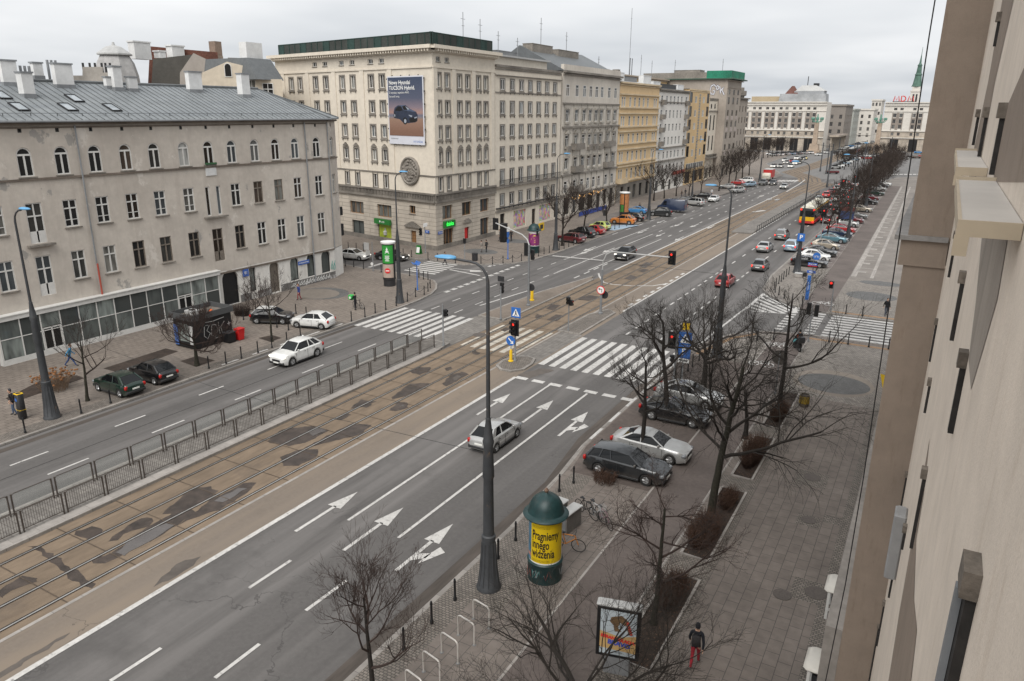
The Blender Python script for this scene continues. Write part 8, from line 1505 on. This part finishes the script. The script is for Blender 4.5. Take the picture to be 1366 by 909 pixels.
# ================================================================ TREES AND SHRUBS
def grow(seed, H, r0, fork, spread, levels, nb, twig, bend=.25, droop=.0, lean=(0, 0), trunk_dom=.5, dens=1.0, tr=.006):
    """bare tree: trunk MB and branch MB. fork = height where the crown starts"""
    R_ = random.Random(seed); tk = MB(); br = MB()
    def rv(k): return V((R_.uniform(-k, k), R_.uniform(-k, k), R_.uniform(-k, k)))
    def limb(mb, p, d, L, r, lev):
        n = max(3, int(L/.45) if lev < 2 else 3 if lev >= levels-1 else 4); pts = [p.copy()]; rad = [r]; dd = d.copy(); re = max(tr*.6, r*(.45 if lev else .35))
        for i in range(n):
            dd = (dd+rv(bend*(.3 if lev == 0 else 1))+V((0, 0, .1-droop*lev*.5))).normalized(); p = p+dd*(L/n); pts.append(p.copy()); rad.append(r+(re-r)*(i+1)/n)
        sides = 8 if lev == 0 else 6 if lev == 1 else 4 if lev == 2 else 3
        mb.tube(pts, rad, sides, lev == 0); return pts, rad, dd
    def side(d, a):
        ax = d.cross(rv(1)+V((.01, .02, .03))).normalized(); return (Matrix.Rotation(a, 3, ax) @ d).normalized()
    def rec(p, d, L, r, lev):
        pts, rad, dd = limb(br, p, d, L, r, lev)
        if lev >= levels: return
        k = int(round(nb[min(lev, len(nb)-1)]*dens*R_.uniform(.8, 1.2)))
        for j in range(k):
            u = R_.uniform(.25, 1.0) if j else 1.0; ii = u*(len(pts)-1); i0 = min(int(ii), len(pts)-2); q = pts[i0].lerp(pts[i0+1], ii-i0); rr = rad[i0]*R_.uniform(.45, .7); dr = (pts[i0+1]-pts[i0]).normalized()
            rec(q, (side(dr, R_.uniform(.35, .95)*(1 if j else .4))+V((0, 0, .15*(1-droop*3)))).normalized(), L*R_.uniform(.42, .72)*(1.15-.3*u), max(tr, rr), lev+1)
    d0 = V((lean[0], lean[1], 1)).normalized(); pts, rad, dd = limb(tk, V((0, 0, 0)), d0, H*trunk_dom, r0, 0)
    tk.lathe([(r0*1.5, -.02), (r0*1.15, .18), (r0, .4)], 10, cap1=False)
    n = nb[0]
    for j in range(n):
        u = fork+(1-fork)*(j+1)/n if j < n-1 else 1.0; ii = u*(len(pts)-1); i0 = min(int(ii), len(pts)-2); q = pts[i0].lerp(pts[i0+1], ii-i0); a = j*2.4+R_.uniform(-.4, .4); el = R_.uniform(.3, .75) if j < n-1 else 1.3
        d = V((cos(a)*spread, sin(a)*spread, el)).normalized(); rec(q, d, H*max(.3, 1-trunk_dom*u)*R_.uniform(.5, .72), rad[i0]*R_.uniform(.5, .75), 1)
    return tk, br
TM = {}
def tree(key, c, z, label, group=None, args=None, bark=None, twig=None, rz=0.0, s=1.0, name='bare_tree'):
    if key not in TM:
        tk, br = grow(**args); TM[key] = (tk.mesh('trunk', bark or m_bark, 60), br.mesh('branches', twig or m_twig))
    t = thing(name, label, 'tree', (c.x, c.y, z), rz, group); t.scale = (s, s, s); inst('trunk', TM[key][0], t); inst('branches', TM[key][1], t); return t
m_twr = M('reddish_twigs', (.04, .025, .02), .9, .3, 5, .2); m_dkt = M('dark_branches', (.024, .019, .015), .9, .3, 5, .2)
A1 = dict(fork=.45, spread=.75, levels=5, nb=(7, 5, 5, 4, 3), twig=1)
tree('n1', G(498, 935, .12), .12, 'young bare tree at the bottom of the picture by the kerb', 'near trees', dict(seed=11, H=5.6, r0=.1, fork=0.25, spread=.85, levels=5, nb=(9, 6, 5, 4, 3), twig=1, trunk_dom=0.7, tr=.0042), m_bark, m_twr)
tree('n2', G(775, 965, .12), .12, 'bare tree with several stems in front of the poster light box', 'near trees', dict(seed=23, H=6.0, r0=.15, fork=.12, spread=1.15, levels=5, nb=(9, 6, 5, 5, 3), twig=1, trunk_dom=.22, bend=.22, droop=.05, tr=.0042), m_bark, m_dkt)
tree('n3', G(872, 832, .12), .12, 'small spreading tree in the planting bed beside the walking man', 'near trees', dict(seed=37, H=6.0, r0=.12, fork=0.3, spread=1.2, levels=5, nb=(10, 6, 5, 4, 3), twig=1, trunk_dom=0.85, bend=.22, droop=.1, tr=.0042), m_greenbark, m_twr)
tree('n4', G(948, 690, .12), .12, 'tallest dark tree with a thick mossy trunk in the middle bed', 'near trees', dict(seed=41, H=10.3, r0=.21, fork=0.35, spread=.72, levels=5, nb=(12, 6, 5, 4, 2), twig=1, trunk_dom=0.78, bend=.25, droop=.12, lean=(.03, .0), tr=.0048), m_greenbark, m_dkt)
tree('n5', V((-12.6, 37.2, 0)), .12, 'slim tree rising between the estate car and the silver saloon', 'near trees', dict(seed=53, H=6.8, r0=0.16, fork=0.4, spread=1.2, levels=5, nb=(8, 5, 5, 4, 3), twig=1, trunk_dom=0.85, bend=.25, tr=.0045), m_bark, m_dkt)
tree('n6', G(888, 563, .12), .12, 'tree with a forked trunk behind the black coupe', 'near trees', dict(seed=67, H=8.2, r0=0.19, fork=0.45, spread=1.2, levels=5, nb=(8, 5, 5, 4, 3), twig=1, trunk_dom=0.8, bend=.3, droop=.08, tr=.0048), m_bark, m_dkt)
tree('n7', G(938, 522, .12), .12, 'gnarled pollarded tree just right of the signpost', 'near trees', dict(seed=71, H=7.8, r0=.24, fork=.55, spread=1.4, levels=5, nb=(10, 5, 5, 4, 3), twig=1, trunk_dom=.45, bend=.32, tr=.0048), m_bark, m_dkt)
tree('n8', G(994, 585, .12), .12, 'low twisted tree in the third planting bed', 'near trees', dict(seed=83, H=6.6, r0=.16, fork=.5, spread=1.5, levels=5, nb=(9, 6, 5, 4, 3), twig=1, trunk_dom=.45, bend=.35, droop=.2, tr=.0048), m_bark, m_dkt)
tree('n9', G(1039, 545, .12), .12, 'slender tall tree in the farthest planting bed', 'near trees', dict(seed=97, H=8.8, r0=0.16, fork=0.3, spread=1.2, levels=5, nb=(9, 5, 5, 4, 3), twig=1, trunk_dom=0.85, bend=.2, droop=.06, tr=.0048), m_bark, m_dkt)
tree('l1', G(117, 535, .12), .12, 'thin bare tree beside the dark green hatchback', 'trees on the left pavement', dict(seed=5, H=6.4, r0=.11, fork=.35, spread=.9, levels=4, nb=(7, 4, 3, 3), twig=1, trunk_dom=.65, bend=.22, tr=.009), m_greenbark, m_twig)
tree('l2', G(263, 488, .12), .12, 'round-crowned bare tree in front of the kiosk', 'trees on the left pavement', dict(seed=8, H=5.2, r0=.17, fork=.5, spread=1.3, levels=5, nb=(9, 6, 5, 4, 3), twig=1, trunk_dom=.45, bend=.25, tr=.008), m_greenbark, m_twr)
tree('l3', G(363, 456, .12), .12, 'slim bare tree by the white-roofed black car', 'trees on the left pavement', dict(seed=14, H=6.6, r0=.1, fork=.4, spread=.8, levels=4, nb=(8, 4, 4, 3), twig=1, trunk_dom=.6, bend=.22, tr=.009), m_greenbark, m_twig)
tree('l4', G(342, 424, .12), .12, 'small bushy bare tree behind the parked black car', 'trees on the left pavement', dict(seed=15, H=3.6, r0=.08, fork=.2, spread=1.1, levels=4, nb=(8, 5, 4, 4), twig=1, trunk_dom=.4, bend=.25, tr=.009), m_bark, m_twr)
FT = [dict(seed=100+i, H=9.5, r0=.2, fork=.45, spread=.95, levels=4, nb=(9, 6, 5, 4), twig=1, trunk_dom=.5, bend=.25, tr=.016) for i in range(3)]
for i, (px, py, s, lb) in enumerate(((750, 328, 1.0, 'bare tree in front of the ornate tenement, by the corner lamp'), (779, 305, .75, 'small bare tree above the black off-roader'), (809, 304, .75, 'small bare tree by the blue painted bay'), (872, 268, .95, 'bare tree left of the navy van before the ochre tenement'), (886, 265, .8, 'bare tree above the middle of the navy van'), (902, 262, .8, 'bare tree above the right end of the navy van'), (919, 261, .75, 'bare tree before the ochre flats'), (935, 258, .75, 'bare tree above the black saloon of the far left row'), (959, 255, .8, 'bare tree before the grey tower block'), (972, 247, .95, 'second bare tree before the grey tower block'), (981, 243, 1.0, 'third bare tree before the grey tower block'), (990, 239, 1.05, 'bare tree by the rounded corner house'), (999, 234, 1.0, 'bare tree at the far end of the left row'))):
    tree('f%d' % (i % 3), G(px, py, .12), .12, lb, 'trees along the far left pavement', FT[i % 3], m_bark, m_twig, i*1.3, s)
k = 0; y = 122.0; xs = -13.6
while y < 300:
    c = V((xs+rnd.uniform(-.4, .4)-.012*(y-110)*.5, y, 0)); tree('f%d' % (k % 3), c, .12, '%s bare tree from the near end of the long right-hand row' % ORD[k], 'trees of the long right row', FT[k % 3], m_bark, m_twig, k*2.1, rnd.uniform(.78, 1.0) if y > 165 else .82); y += 12 if y < 165 else 6.5; k += 1
for i in range(12): c = G(1120+6*i, 226-1.6*i+2*(i % 2), 0); tree('f%d' % (i % 3), V((c.x, c.y, 0)), 0, '%s bare tree from the left in the thicket before the hotel' % ORD[i], 'trees of the thicket before the hotel', None, None, None, i*1.1, .75)
for i in range(9): c = G(1000+6*i, 214-.8*i, 0); tree('f%d' % (i % 3), V((c.x, c.y, .12)), .12, '%s bare tree from the left before the monumental block' % ORD[i], 'trees before the monumental block', None, None, None, i*1.7, .9)
# brown dormant shrubs in the beds
m_shr = M('dormant_shrub', (.07, .036, .022), .9, .4, 6, .3); m_shr2 = M('russet_flower_heads', (.22, .1, .04), .9, .4, 6, .2)
def shrub(seed, rx, ry, h, n, heads=False):
    R_ = random.Random(seed); b = MB(); hd = MB()
    for i in range(n):
        a = R_.random()*2*pi; r = R_.random()**.5; bx, by = rx*r*cos(a), ry*r*sin(a); p = V((bx*.7, by*.7, 0)); d = V((bx*.35+R_.uniform(-.25, .25), by*.35+R_.uniform(-.25, .25), 1)).normalized(); L = h*R_.uniform(.5, 1.0); m1 = p+d*L*.5+V((R_.uniform(-.08, .08), R_.uniform(-.08, .08), 0)); e = m1+(d+V((R_.uniform(-.4, .4), R_.uniform(-.4, .4), 0))).normalized()*L*.5
        b.tube([p, m1, e], [.012, .009, .005], 3, False)
        for j in range(3): q = m1.lerp(e, R_.random()); b.tube([q, q+V((R_.uniform(-.22, .22), R_.uniform(-.22, .22), R_.uniform(.02, .2)))], [.006, .004], 3, False)
        if heads and R_.random() < .5: hd.lathe([(.02, -.05), (.09, 0), (.07, .06), (.01, .09)], 6, tuple(e))
    return b, hd
for i, (x, y, rx, ry, h, n, lb) in enumerate(((-7.0, 25.6, .65, 1.5, .9, 420, 'brown dormant shrub in the bed under the small spreading tree'), (-7.1, 30.6, .7, 1.6, 1.1, 650, 'dense brown shrub at the near end of the middle bed'), (-6.9, 34.4, .5, 1.3, .7, 260, 'low sparse shrub behind the thick mossy trunk'), (-6.95, 40.2, .6, 2.2, 1.2, 700, 'brown shrub mound under the twisted tree'), (-6.9, 47.4, .6, 1.6, .9, 350, 'brown shrub in the farthest planting bed'), (-13.2, 33.4, .8, .8, .6, 160, 'scrubby twigs around the parked bicycles'))):
    b, hd = shrub(200+i, rx, ry, h, n); t = thing('dormant_shrub', lb, 'shrub', (x, y, .13), 0, 'shrubs in the planting beds'); b.obj('stems', m_shr, t)
c = G(74, 520, .12); b, hd = shrub(301, 1.1, 1.2, 1.5, 160, True); t = thing('dormant_shrub', 'straw coloured shrub with russet dry flower heads behind the left lamp post', 'shrub', (c.x, c.y, .13), 0, 'shrubs in the planting beds'); b.obj('stems', M('straw_stems', (.22, .15, .1), .9, .3, 6, .2), t); hd.obj('flower_heads', m_shr2, t)
b, hd = shrub(302, 1.0, .8, 1.3, 260); c = G(323, 421, .12); t = thing('dormant_shrub', 'bare shrub against the whitewashed wall by the dark archway', 'shrub', (c.x, c.y, .13), 0, 'shrubs in the planting beds'); b.obj('stems', m_twr, t)
# fallen leaves and litter in the beds
R7 = random.Random(9); b = MB()
for x0, x1, y0, y1 in PLANT:
    for i in range(260):
        x, y = R7.uniform(x0+.05, x1-.05), R7.uniform(y0+.05, y1-.05); a = R7.random()*6.28; r = R7.uniform(.02, .05); z = .14+R7.random()*.015; b.poly([(x+r*cos(a+k*2.09), y+r*sin(a+k*2.09), z+R7.random()*.01) for k in range(3)])
tag(b.obj('fallen_leaves', M('dead_leaf', (.12, .07, .045), .9, .5, 9, .2)), 'scattered dead leaves on the soil of the planting beds', 'leaves', kind='stuff')
# ================================================================ PEOPLE
m_skin = M('skin', (.45, .28, .2), .6, .05, 3, 0)
CLOTH = {}
def cloth(c):
    if c not in CLOTH: CLOTH[c] = M('cloth_%d' % len(CLOTH), c, .9, .2, 9, .15, obj=True, bump=.2)
    return CLOTH[c]
def skin_body(name, joints, edges, mat_of, parent, lvl=2):
    """one continuous figure grown over a jointed skeleton"""
    me = bpy.data.meshes.new(name); nm = list(joints); me.from_pydata([joints[k][0] for k in nm], [(nm.index(a), nm.index(b)) for a, b in edges], [])
    o = bpy.data.objects.new(name, me); COL.objects.link(o); md = o.modifiers.new('s', 'SKIN'); md.use_smooth_shade = True
    for i, k in enumerate(nm): r = joints[k][1]; me.skin_vertices[0].data[i].radius = r if isinstance(r, tuple) else (r, r)
    me.skin_vertices[0].data[nm.index('pelvis')].use_root = True
    sb = o.modifiers.new('d', 'SUBSURF'); sb.levels = lvl; sb.render_levels = lvl
    dg = bpy.context.evaluated_depsgraph_get(); m2 = bpy.data.meshes.new_from_object(o.evaluated_get(dg)); bpy.data.objects.remove(o); m2.name = name
    mats = []; m2.materials.clear()
    for p in m2.polygons:
        m_ = mat_of(p.center)
        if m_ not in mats: mats.append(m_); m2.materials.append(m_)
        p.material_index = mats.index(m_); p.use_smooth = True
    return inst(name, m2, parent)
def person(loc, rz, label, top, legs, shoes=(.03, .03, .03), hair=(.03, .022, .018), hat=None, stride=.28, H=1.75, coat=0.0, arms='walk', bag=None, sit=False, group='people', lean=.03, skirt=False):
    k = H/1.75; t = thing('person', label, 'person', loc, rz, group); t.scale = (k, k, k); s = stride; hp = .95-(.02 if s > .2 else 0); L = lean
    J = {'pelvis': ((0, 0, hp), (.15, .115)), 'waist': ((0, L*.5, 1.12), (.135, .1)), 'chest': ((0, L, 1.32), (.17, .12)), 'neckb': ((0, L*1.2, 1.46), (.075, .07)), 'neck': ((0, L*1.4, 1.53), (.052, .055))}
    E_ = [('pelvis', 'waist'), ('waist', 'chest'), ('chest', 'neckb'), ('neckb', 'neck')]
    for n_, sx, dy in (('l', 1, s), ('r', -1, -s)):
        if sit: J[n_+'hip'] = ((.09*sx, .03, hp-.05), .095); J[n_+'knee'] = ((.12*sx, .38, hp-.18-.1*(dy > 0)), .062); J[n_+'ank'] = ((.12*sx, .28+.12*(dy > 0), .42-.2*(dy < 0)), .042); J[n_+'toe'] = ((.12*sx, .46+.1*(dy > 0), .38-.2*(dy < 0)), .036)
        else: kf = .1 if dy < 0 else .04; J[n_+'hip'] = ((.09*sx, 0, hp-.08), .092); J[n_+'knee'] = ((.095*sx, dy*.5+kf*.6, .5), .062); J[n_+'ank'] = ((.1*sx, dy-(.05 if dy < 0 else 0), .09+(.07 if dy < 0 and s > .15 else 0)), .045); J[n_+'toe'] = ((.11*sx, dy+.17-(.04 if dy < 0 else 0), .045+(.0 if dy < 0 else 0)), .038)
        E_ += [('pelvis', n_+'hip'), (n_+'hip', n_+'knee'), (n_+'knee', n_+'ank'), (n_+'ank', n_+'toe')]
        ay = -dy*.75 if arms == 'walk' else 0
        if arms == 'bars': el, wr = (.27*sx, .2, 1.14), (.24*sx, .46, 1.06)
        elif arms == 'pocket': el, wr = (.27*sx, -.06, 1.12), (.2*sx, .1, .95)
        else: el, wr = (.255*sx, ay*.45-.02, 1.13), (.25*sx, ay*1.1+.06, .9)
        J[n_+'sh'] = ((.185*sx, L, 1.41), .068); J[n_+'el'] = (el, .05); J[n_+'wr'] = (wr, .034)
        E_ += [('neckb', n_+'sh'), (n_+'sh', n_+'el'), (n_+'el', n_+'wr')]
        w = V(wr); d = (w-V(el)).normalized(); J[n_+'palm'] = (tuple(w+d*.07), (.036, .022)); E_.append((n_+'wr', n_+'palm')); 
        for f_ in range(4): J['%sf%d' % (n_, f_)] = (tuple(w+d*(.15+.012*(f_ in (1, 2)))+V((0, .028*(f_-1.5), 0))), .0095); E_.append((n_+'palm', '%sf%d' % (n_, f_)))
        J[n_+'th'] = (tuple(w+d*.1+V((-.02*sx, .055, 0))), .011); E_.append((n_+'wr', n_+'th'))
    mt, ml, ms = cloth(top), cloth(legs), cloth(shoes); hem = (.86-coat)
    def mo(c):
        x, y, z = c; armx = abs(x) > .19 and z > .75
        if z > 1.505: return m_skin
        w_ = [V(J['lwr'][0]), V(J['rwr'][0])]
        if any((V(c)-q).length < .19 and ((V(c)-q).dot((q-V(J[p+'el'][0])).normalized()) > .005) for q, p in zip(w_, 'lr')): return m_skin
        if armx or z > hem: return mt
        if z < .11 and not sit: return ms
        if sit and y > .2 and z < .45: return ms
        return ml
    skin_body('body', J, E_, mo, t)
    hy = L*1.5; b = MB(); b.lathe([(.03, -.13), (.06, -.11), (.078, -.06), (.086, 0), (.088, .05), (.075, .1), (.04, .13), (.004, .138)], 14); b.v = [V((p.x*.92, p.y*1.1, p.z)) for p in b.v]; hd = b.obj('head', m_skin, t, (0, hy+.01, 1.645), smooth=60)
    q = MB(); q.loft([[(-.012, .088, -.005), (.012, .088, -.005), (.006, .085, .035), (-.006, .085, .035)], [(-.016, .112, -.03), (.016, .112, -.03), (.005, .1, .03), (-.005, .1, .03)]], True, True); setp(q.obj('nose', m_skin), hd); q = MB()
    for sx in (-1, 1): q.lathe([(.012, -.01), (.014, 0), (.008, .01)], 6, (.034*sx, .083, .02))
    setp(q.obj('eyes', m_black), hd); q = MB(); q.box(-.025, .025, .078, .09, -.062, -.052); setp(q.obj('mouth', m_red), hd); q = MB()
    for sx in (-1, 1): q.box(.078*sx-.01, .078*sx+.01, -.02, .02, -.03, .03)
    setp(q.obj('ears', m_skin), hd)
    b = MB(); b.lathe([(.088, -.035), (.096, .02), (.096, .065), (.08, .115), (.045, .146), (.004, .154)], 14, cap0=False); b.v = [V((p.x*.95, p.y*1.1-.012, p.z)) for p in b.v]; o = b.obj('hat' if hat else 'hair', cloth(hat) if hat else cloth(hair), t, (0, hy, 1.66), smooth=60)
    if skirt or coat > .2: b = MB(); b.lathe([(.165, 1.0), (.18, .85), (.2, .95-coat-.12)], 14, cap0=False, cap1=False); b.v = [V((p.x, p.y*.85, p.z)) for p in b.v]; b.obj('coat_skirt', mt, t, smooth=60)
    if bag: b = MB(); b.rbox(-.15, .15, -.28, -.1, 1.02, 1.46, .05); b.obj('backpack', cloth(bag), t, smooth=50); b = MB(); [b.tube([(.1*sx, -.1, 1.42), (.11*sx, .05, 1.47), (.12*sx, .15, 1.3), (.12*sx, .06, 1.1), (.11*sx, -.1, 1.08)], .018, 4) for sx in (-1, 1)]; b.obj('straps', cloth(bag), t)
    return t
def at(px, py, z=.12): c = G(px, py, z); return (c.x, c.y, z)
person(at(926, 889), RD(8), 'person in a dark cap, black jacket, backpack and bright red trousers on the near pavement', (.012, .014, .02), (.32, .022, .035), (.2, .2, .2), hat=(.012, .014, .022), bag=(.03, .028, .03), stride=.24)
person(at(1181, 421.5), RD(-165), 'person in black with a backpack walking by the right crosswalk', (.014, .015, .018), (.05, .06, .08), hat=(.012, .012, .014), bag=(.02, .02, .022), stride=.22)
person(at(95, 489), RD(-35), 'person in a bright blue jacket and blue trousers striding past the shopfront', (.06, .26, .45), (.03, .06, .16), hair=(.1, .06, .04), stride=.36, lean=.1)
person(at(20, 553.5), RD(160), 'person in a beanie and long black coat standing by the parking meter', (.012, .012, .014), (.06, .09, .15), hat=(.05, .05, .055), stride=.06, coat=.05, arms='pocket', bag=(.015, .015, .016))
person(at(399.5, 400.5), RD(170), 'person in a blue jacket with a red scarf and red skirt on the left pavement', (.03, .05, .2), (.2, .02, .03), hair=(.15, .05, .03), stride=.14, coat=.0, bag=None, H=1.68)
person(at(593.5, 354.5, .01), RD(-60), 'person in black on the side-street crosswalk beneath the lamp head', (.014, .014, .016), (.03, .032, .04), stride=.28)
person(at(642.5, 337), RD(100), 'person in a pale coat, left of a pair at the cream block corner', (.3, .27, .24), (.12, .1, .1), stride=.08, coat=.25, H=1.66, arms='pocket')
person(at(649, 337), RD(80), 'person in a dark coat, right of a pair at the cream block corner', (.03, .03, .03), (.03, .03, .035), stride=.08, coat=.15, arms='pocket')
person(at(667, 322), RD(120), 'person in a grey coat beside the tall black cabinet', (.16, .155, .15), (.05, .05, .06), stride=.1, coat=.15)
person(at(682, 322), RD(60), 'person in black right of the tall black cabinet', (.02, .02, .022), (.03, .03, .04), stride=.12, coat=.1)
person(at(804.5, 285), RD(30), 'person in dark clothes by the ornate tenement doorway', (.02, .02, .022), (.03, .03, .04), stride=.12)
person(at(853, 283), RD(60), 'person in dark clothes near the blue saloon', (.03, .03, .035), (.03, .03, .04), stride=.12)
person(at(914, 262), RD(60), 'person in black walking behind the navy van', (.02, .02, .022), (.03, .03, .04), stride=.2)
person(at(909, 264), RD(80), 'person in a brown coat walking behind the navy van', (.06, .045, .035), (.03, .03, .04), stride=.2)
person(at(949, 262), RD(10), 'person in a white jacket by the far left cars', (.5, .5, .5), (.06, .07, .1), stride=.12)
# courier with the green box, wheeling a bicycle
c = G(478, 412, .12); bicycle(0, 0, 172, 'black bicycle wheeled by the courier with the green box', m_bk2, loc=(c.x, c.y+.05, .12), lean=0)
person((c.x+.15, c.y-.55, .12), RD(90), 'courier in black standing at a bicycle on the left pavement', (.015, .016, .018), (.02, .02, .025), hair=(.02, .02, .02), stride=.08, arms='bars')
g_ = thing('delivery_box', 'bright green cube-shaped delivery box on the courier', 'delivery box', (c.x-.34, c.y-.52, 1.12)); b = MB(); b.rbox(-.24, .24, -.23, .23, 0, .48, .04); b.obj('box', M('delivery_green', (.04, .4, .08), .6, .06, 3, .05), g_); b = MB(); b.box(-.1, .1, -.24, -.231, .14, .34); b.obj('white_mark', m_signw, g_)
# delivery rider on a moped at the cycle crossing
c = G(1063, 467, .12); mp = thing('moped', 'dark moped with a teal panel and tall delivery box at the cycle crossing', 'moped', (c.x, c.y, .12), RD(118)); b = MB()
for x in (-.6, .62):
    q = MB(); q.lathe([(.15, -.05), (.25, -.05), (.25, .05), (.15, .05)], 16, cap0=False, cap1=False); q.v = [V((p.x, p.z, p.y)) for p in q.v]; w_ = q.obj('wheel', m_tyre, mp, (x, 0, .25)); q = MB(); q.lathe([(.16, -.04), (.16, .04)], 12); q.v = [V((p.x, p.z, p.y)) for p in q.v]; setp(q.obj('rim', m_grey), w_)
b = MB(); b.loft([[(-.75, -.1, .4), (-.75, .1, .4), (-.75, .1, .7), (-.75, -.1, .7)], [(-.3, -.17, .25), (-.3, .17, .25), (-.3, .15, .74), (-.3, -.15, .74)], [(0, -.16, .22), (0, .16, .22), (0, .15, .35), (0, -.15, .35)], [(.3, -.16, .25), (.3, .16, .25), (.36, .16, .4), (.36, -.16, .4)], [(.42, -.18, .4), (.42, .18, .4), (.5, .14, .95), (.5, -.14, .95)]], True, True); b.obj('body', m_black, mp, smooth=40); b = MB(); b.rbox(.42, .54, -.2, .2, .5, .82, .04); b.obj('front_panel', M('teal_panel', (.12, .35, .38), .4, .08, 3, 0), mp); b = MB(); b.rbox(-.7, 0, -.15, .15, .74, .84, .04); b.obj('saddle', m_black, mp); b = MB(); b.tube([(.42, -.32, 1.05), (.5, 0, 1.0), (.42, .32, 1.05)], .02, 5); b.tube([(.5, 0, .9), (.5, 0, 1.0)], .03, 5); b.obj('handlebar', m_dark, mp); b = MB(); b.rbox(-.95, -.5, -.24, .24, .84, 1.35, .04); b.obj('delivery_box', m_dark, mp)
p = person((c.x+.12, c.y-.06, .12), RD(28), 'rider in a black helmet and orange vest sitting on the moped', (.02, .02, .022), (.02, .02, .025), hat=(.015, .015, .016), sit=True, stride=.2, arms='bars'); b = MB(); b.rbox(-.19, .19, .02, .16, 1.08, 1.42, .05); b.obj('vest', M('orange_vest', (.6, .1, .02), .7, .1, 4, 0), p, smooth=60)
# ================================================================ SKY AND LIGHT
W_ = bpy.data.worlds.new('World'); SC.world = W_; W_.use_nodes = True; nt = W_.node_tree; bg = nt.nodes['Background']
SUN_EL, AZ = RD(50), RD(168)
sky = N(nt, 'ShaderNodeTexSky', sky_type='NISHITA', sun_disc=False); sky.sun_elevation = SUN_EL; sky.sun_rotation = AZ; sky.air_density = 1.0; sky.dust_density = 3.0
hs = N(nt, 'ShaderNodeHueSaturation'); hs.inputs['Saturation'].default_value = .12; nt.links.new(sky.outputs[0], hs.inputs['Color'])
tc = N(nt, 'ShaderNodeTexCoord').outputs['Generated']; sp = nt.nodes.new('ShaderNodeSeparateXYZ'); nt.links.new(tc, sp.inputs[0])
def mth(op_, a, b=None):
    n = nt.nodes.new('ShaderNodeMath'); n.operation = op_
    for i, v in enumerate((a, b)):
        if v is None: continue
        if hasattr(v, 'is_output'): nt.links.new(v, n.inputs[i])
        else: n.inputs[i].default_value = v
    return n.outputs[0]
zz = mth('ADD', mth('MAXIMUM', sp.outputs[2], 0.0), .1); cb3 = nt.nodes.new('ShaderNodeCombineXYZ'); nt.links.new(mth('DIVIDE', sp.outputs[0], zz), cb3.inputs[0]); nt.links.new(mth('DIVIDE', sp.outputs[1], zz), cb3.inputs[1])
n1 = N(nt, 'ShaderNodeTexNoise', Scale=.3, Detail=4.0, Roughness=.5); nt.links.new(cb3.outputs[0], n1.inputs['Vector'])
cl_ = mixc(nt, ramp(nt, n1.outputs['Fac'], .38, .66), (6.2, 6.5, 6.85), (9.6, 9.65, 9.7))
gr = mixc(nt, ramp(nt, sp.outputs[2], 0.0, .45), (.9, .91, .92), (1.25, 1.24, 1.23))
cl_ = mixc(nt, 1.0, cl_, gr, 'MULTIPLY'); c2 = mixc(nt, .85, hs.outputs[0], cl_); nt.links.new(c2, bg.inputs['Color']); bg.inputs['Strength'].default_value = .06
sl_ = bpy.data.lights.new('sun', 'SUN'); sl_.energy = 1.5; sl_.angle = RD(45); sl_.color = (1, .97, .93); so = link(bpy.data.objects.new('sun', sl_)); 
so.rotation_euler = V((sin(AZ)*cos(SUN_EL), cos(AZ)*cos(SUN_EL), sin(SUN_EL))).to_track_quat('Z', 'Y').to_euler()
vs = SC.view_settings; vs.view_transform = 'Standard'; vs.look = 'None'; vs.exposure = 0.95; vs.gamma = 1.0; vs.use_curve_mapping = False
SC.render.engine = 'CYCLES'; SC.cycles.max_bounces = 5; SC.cycles.diffuse_bounces = 2; SC.cycles.glossy_bounces = 2; SC.cycles.transparent_max_bounces = 8
try: SC.cycles.use_denoising = True
except Exception: pass
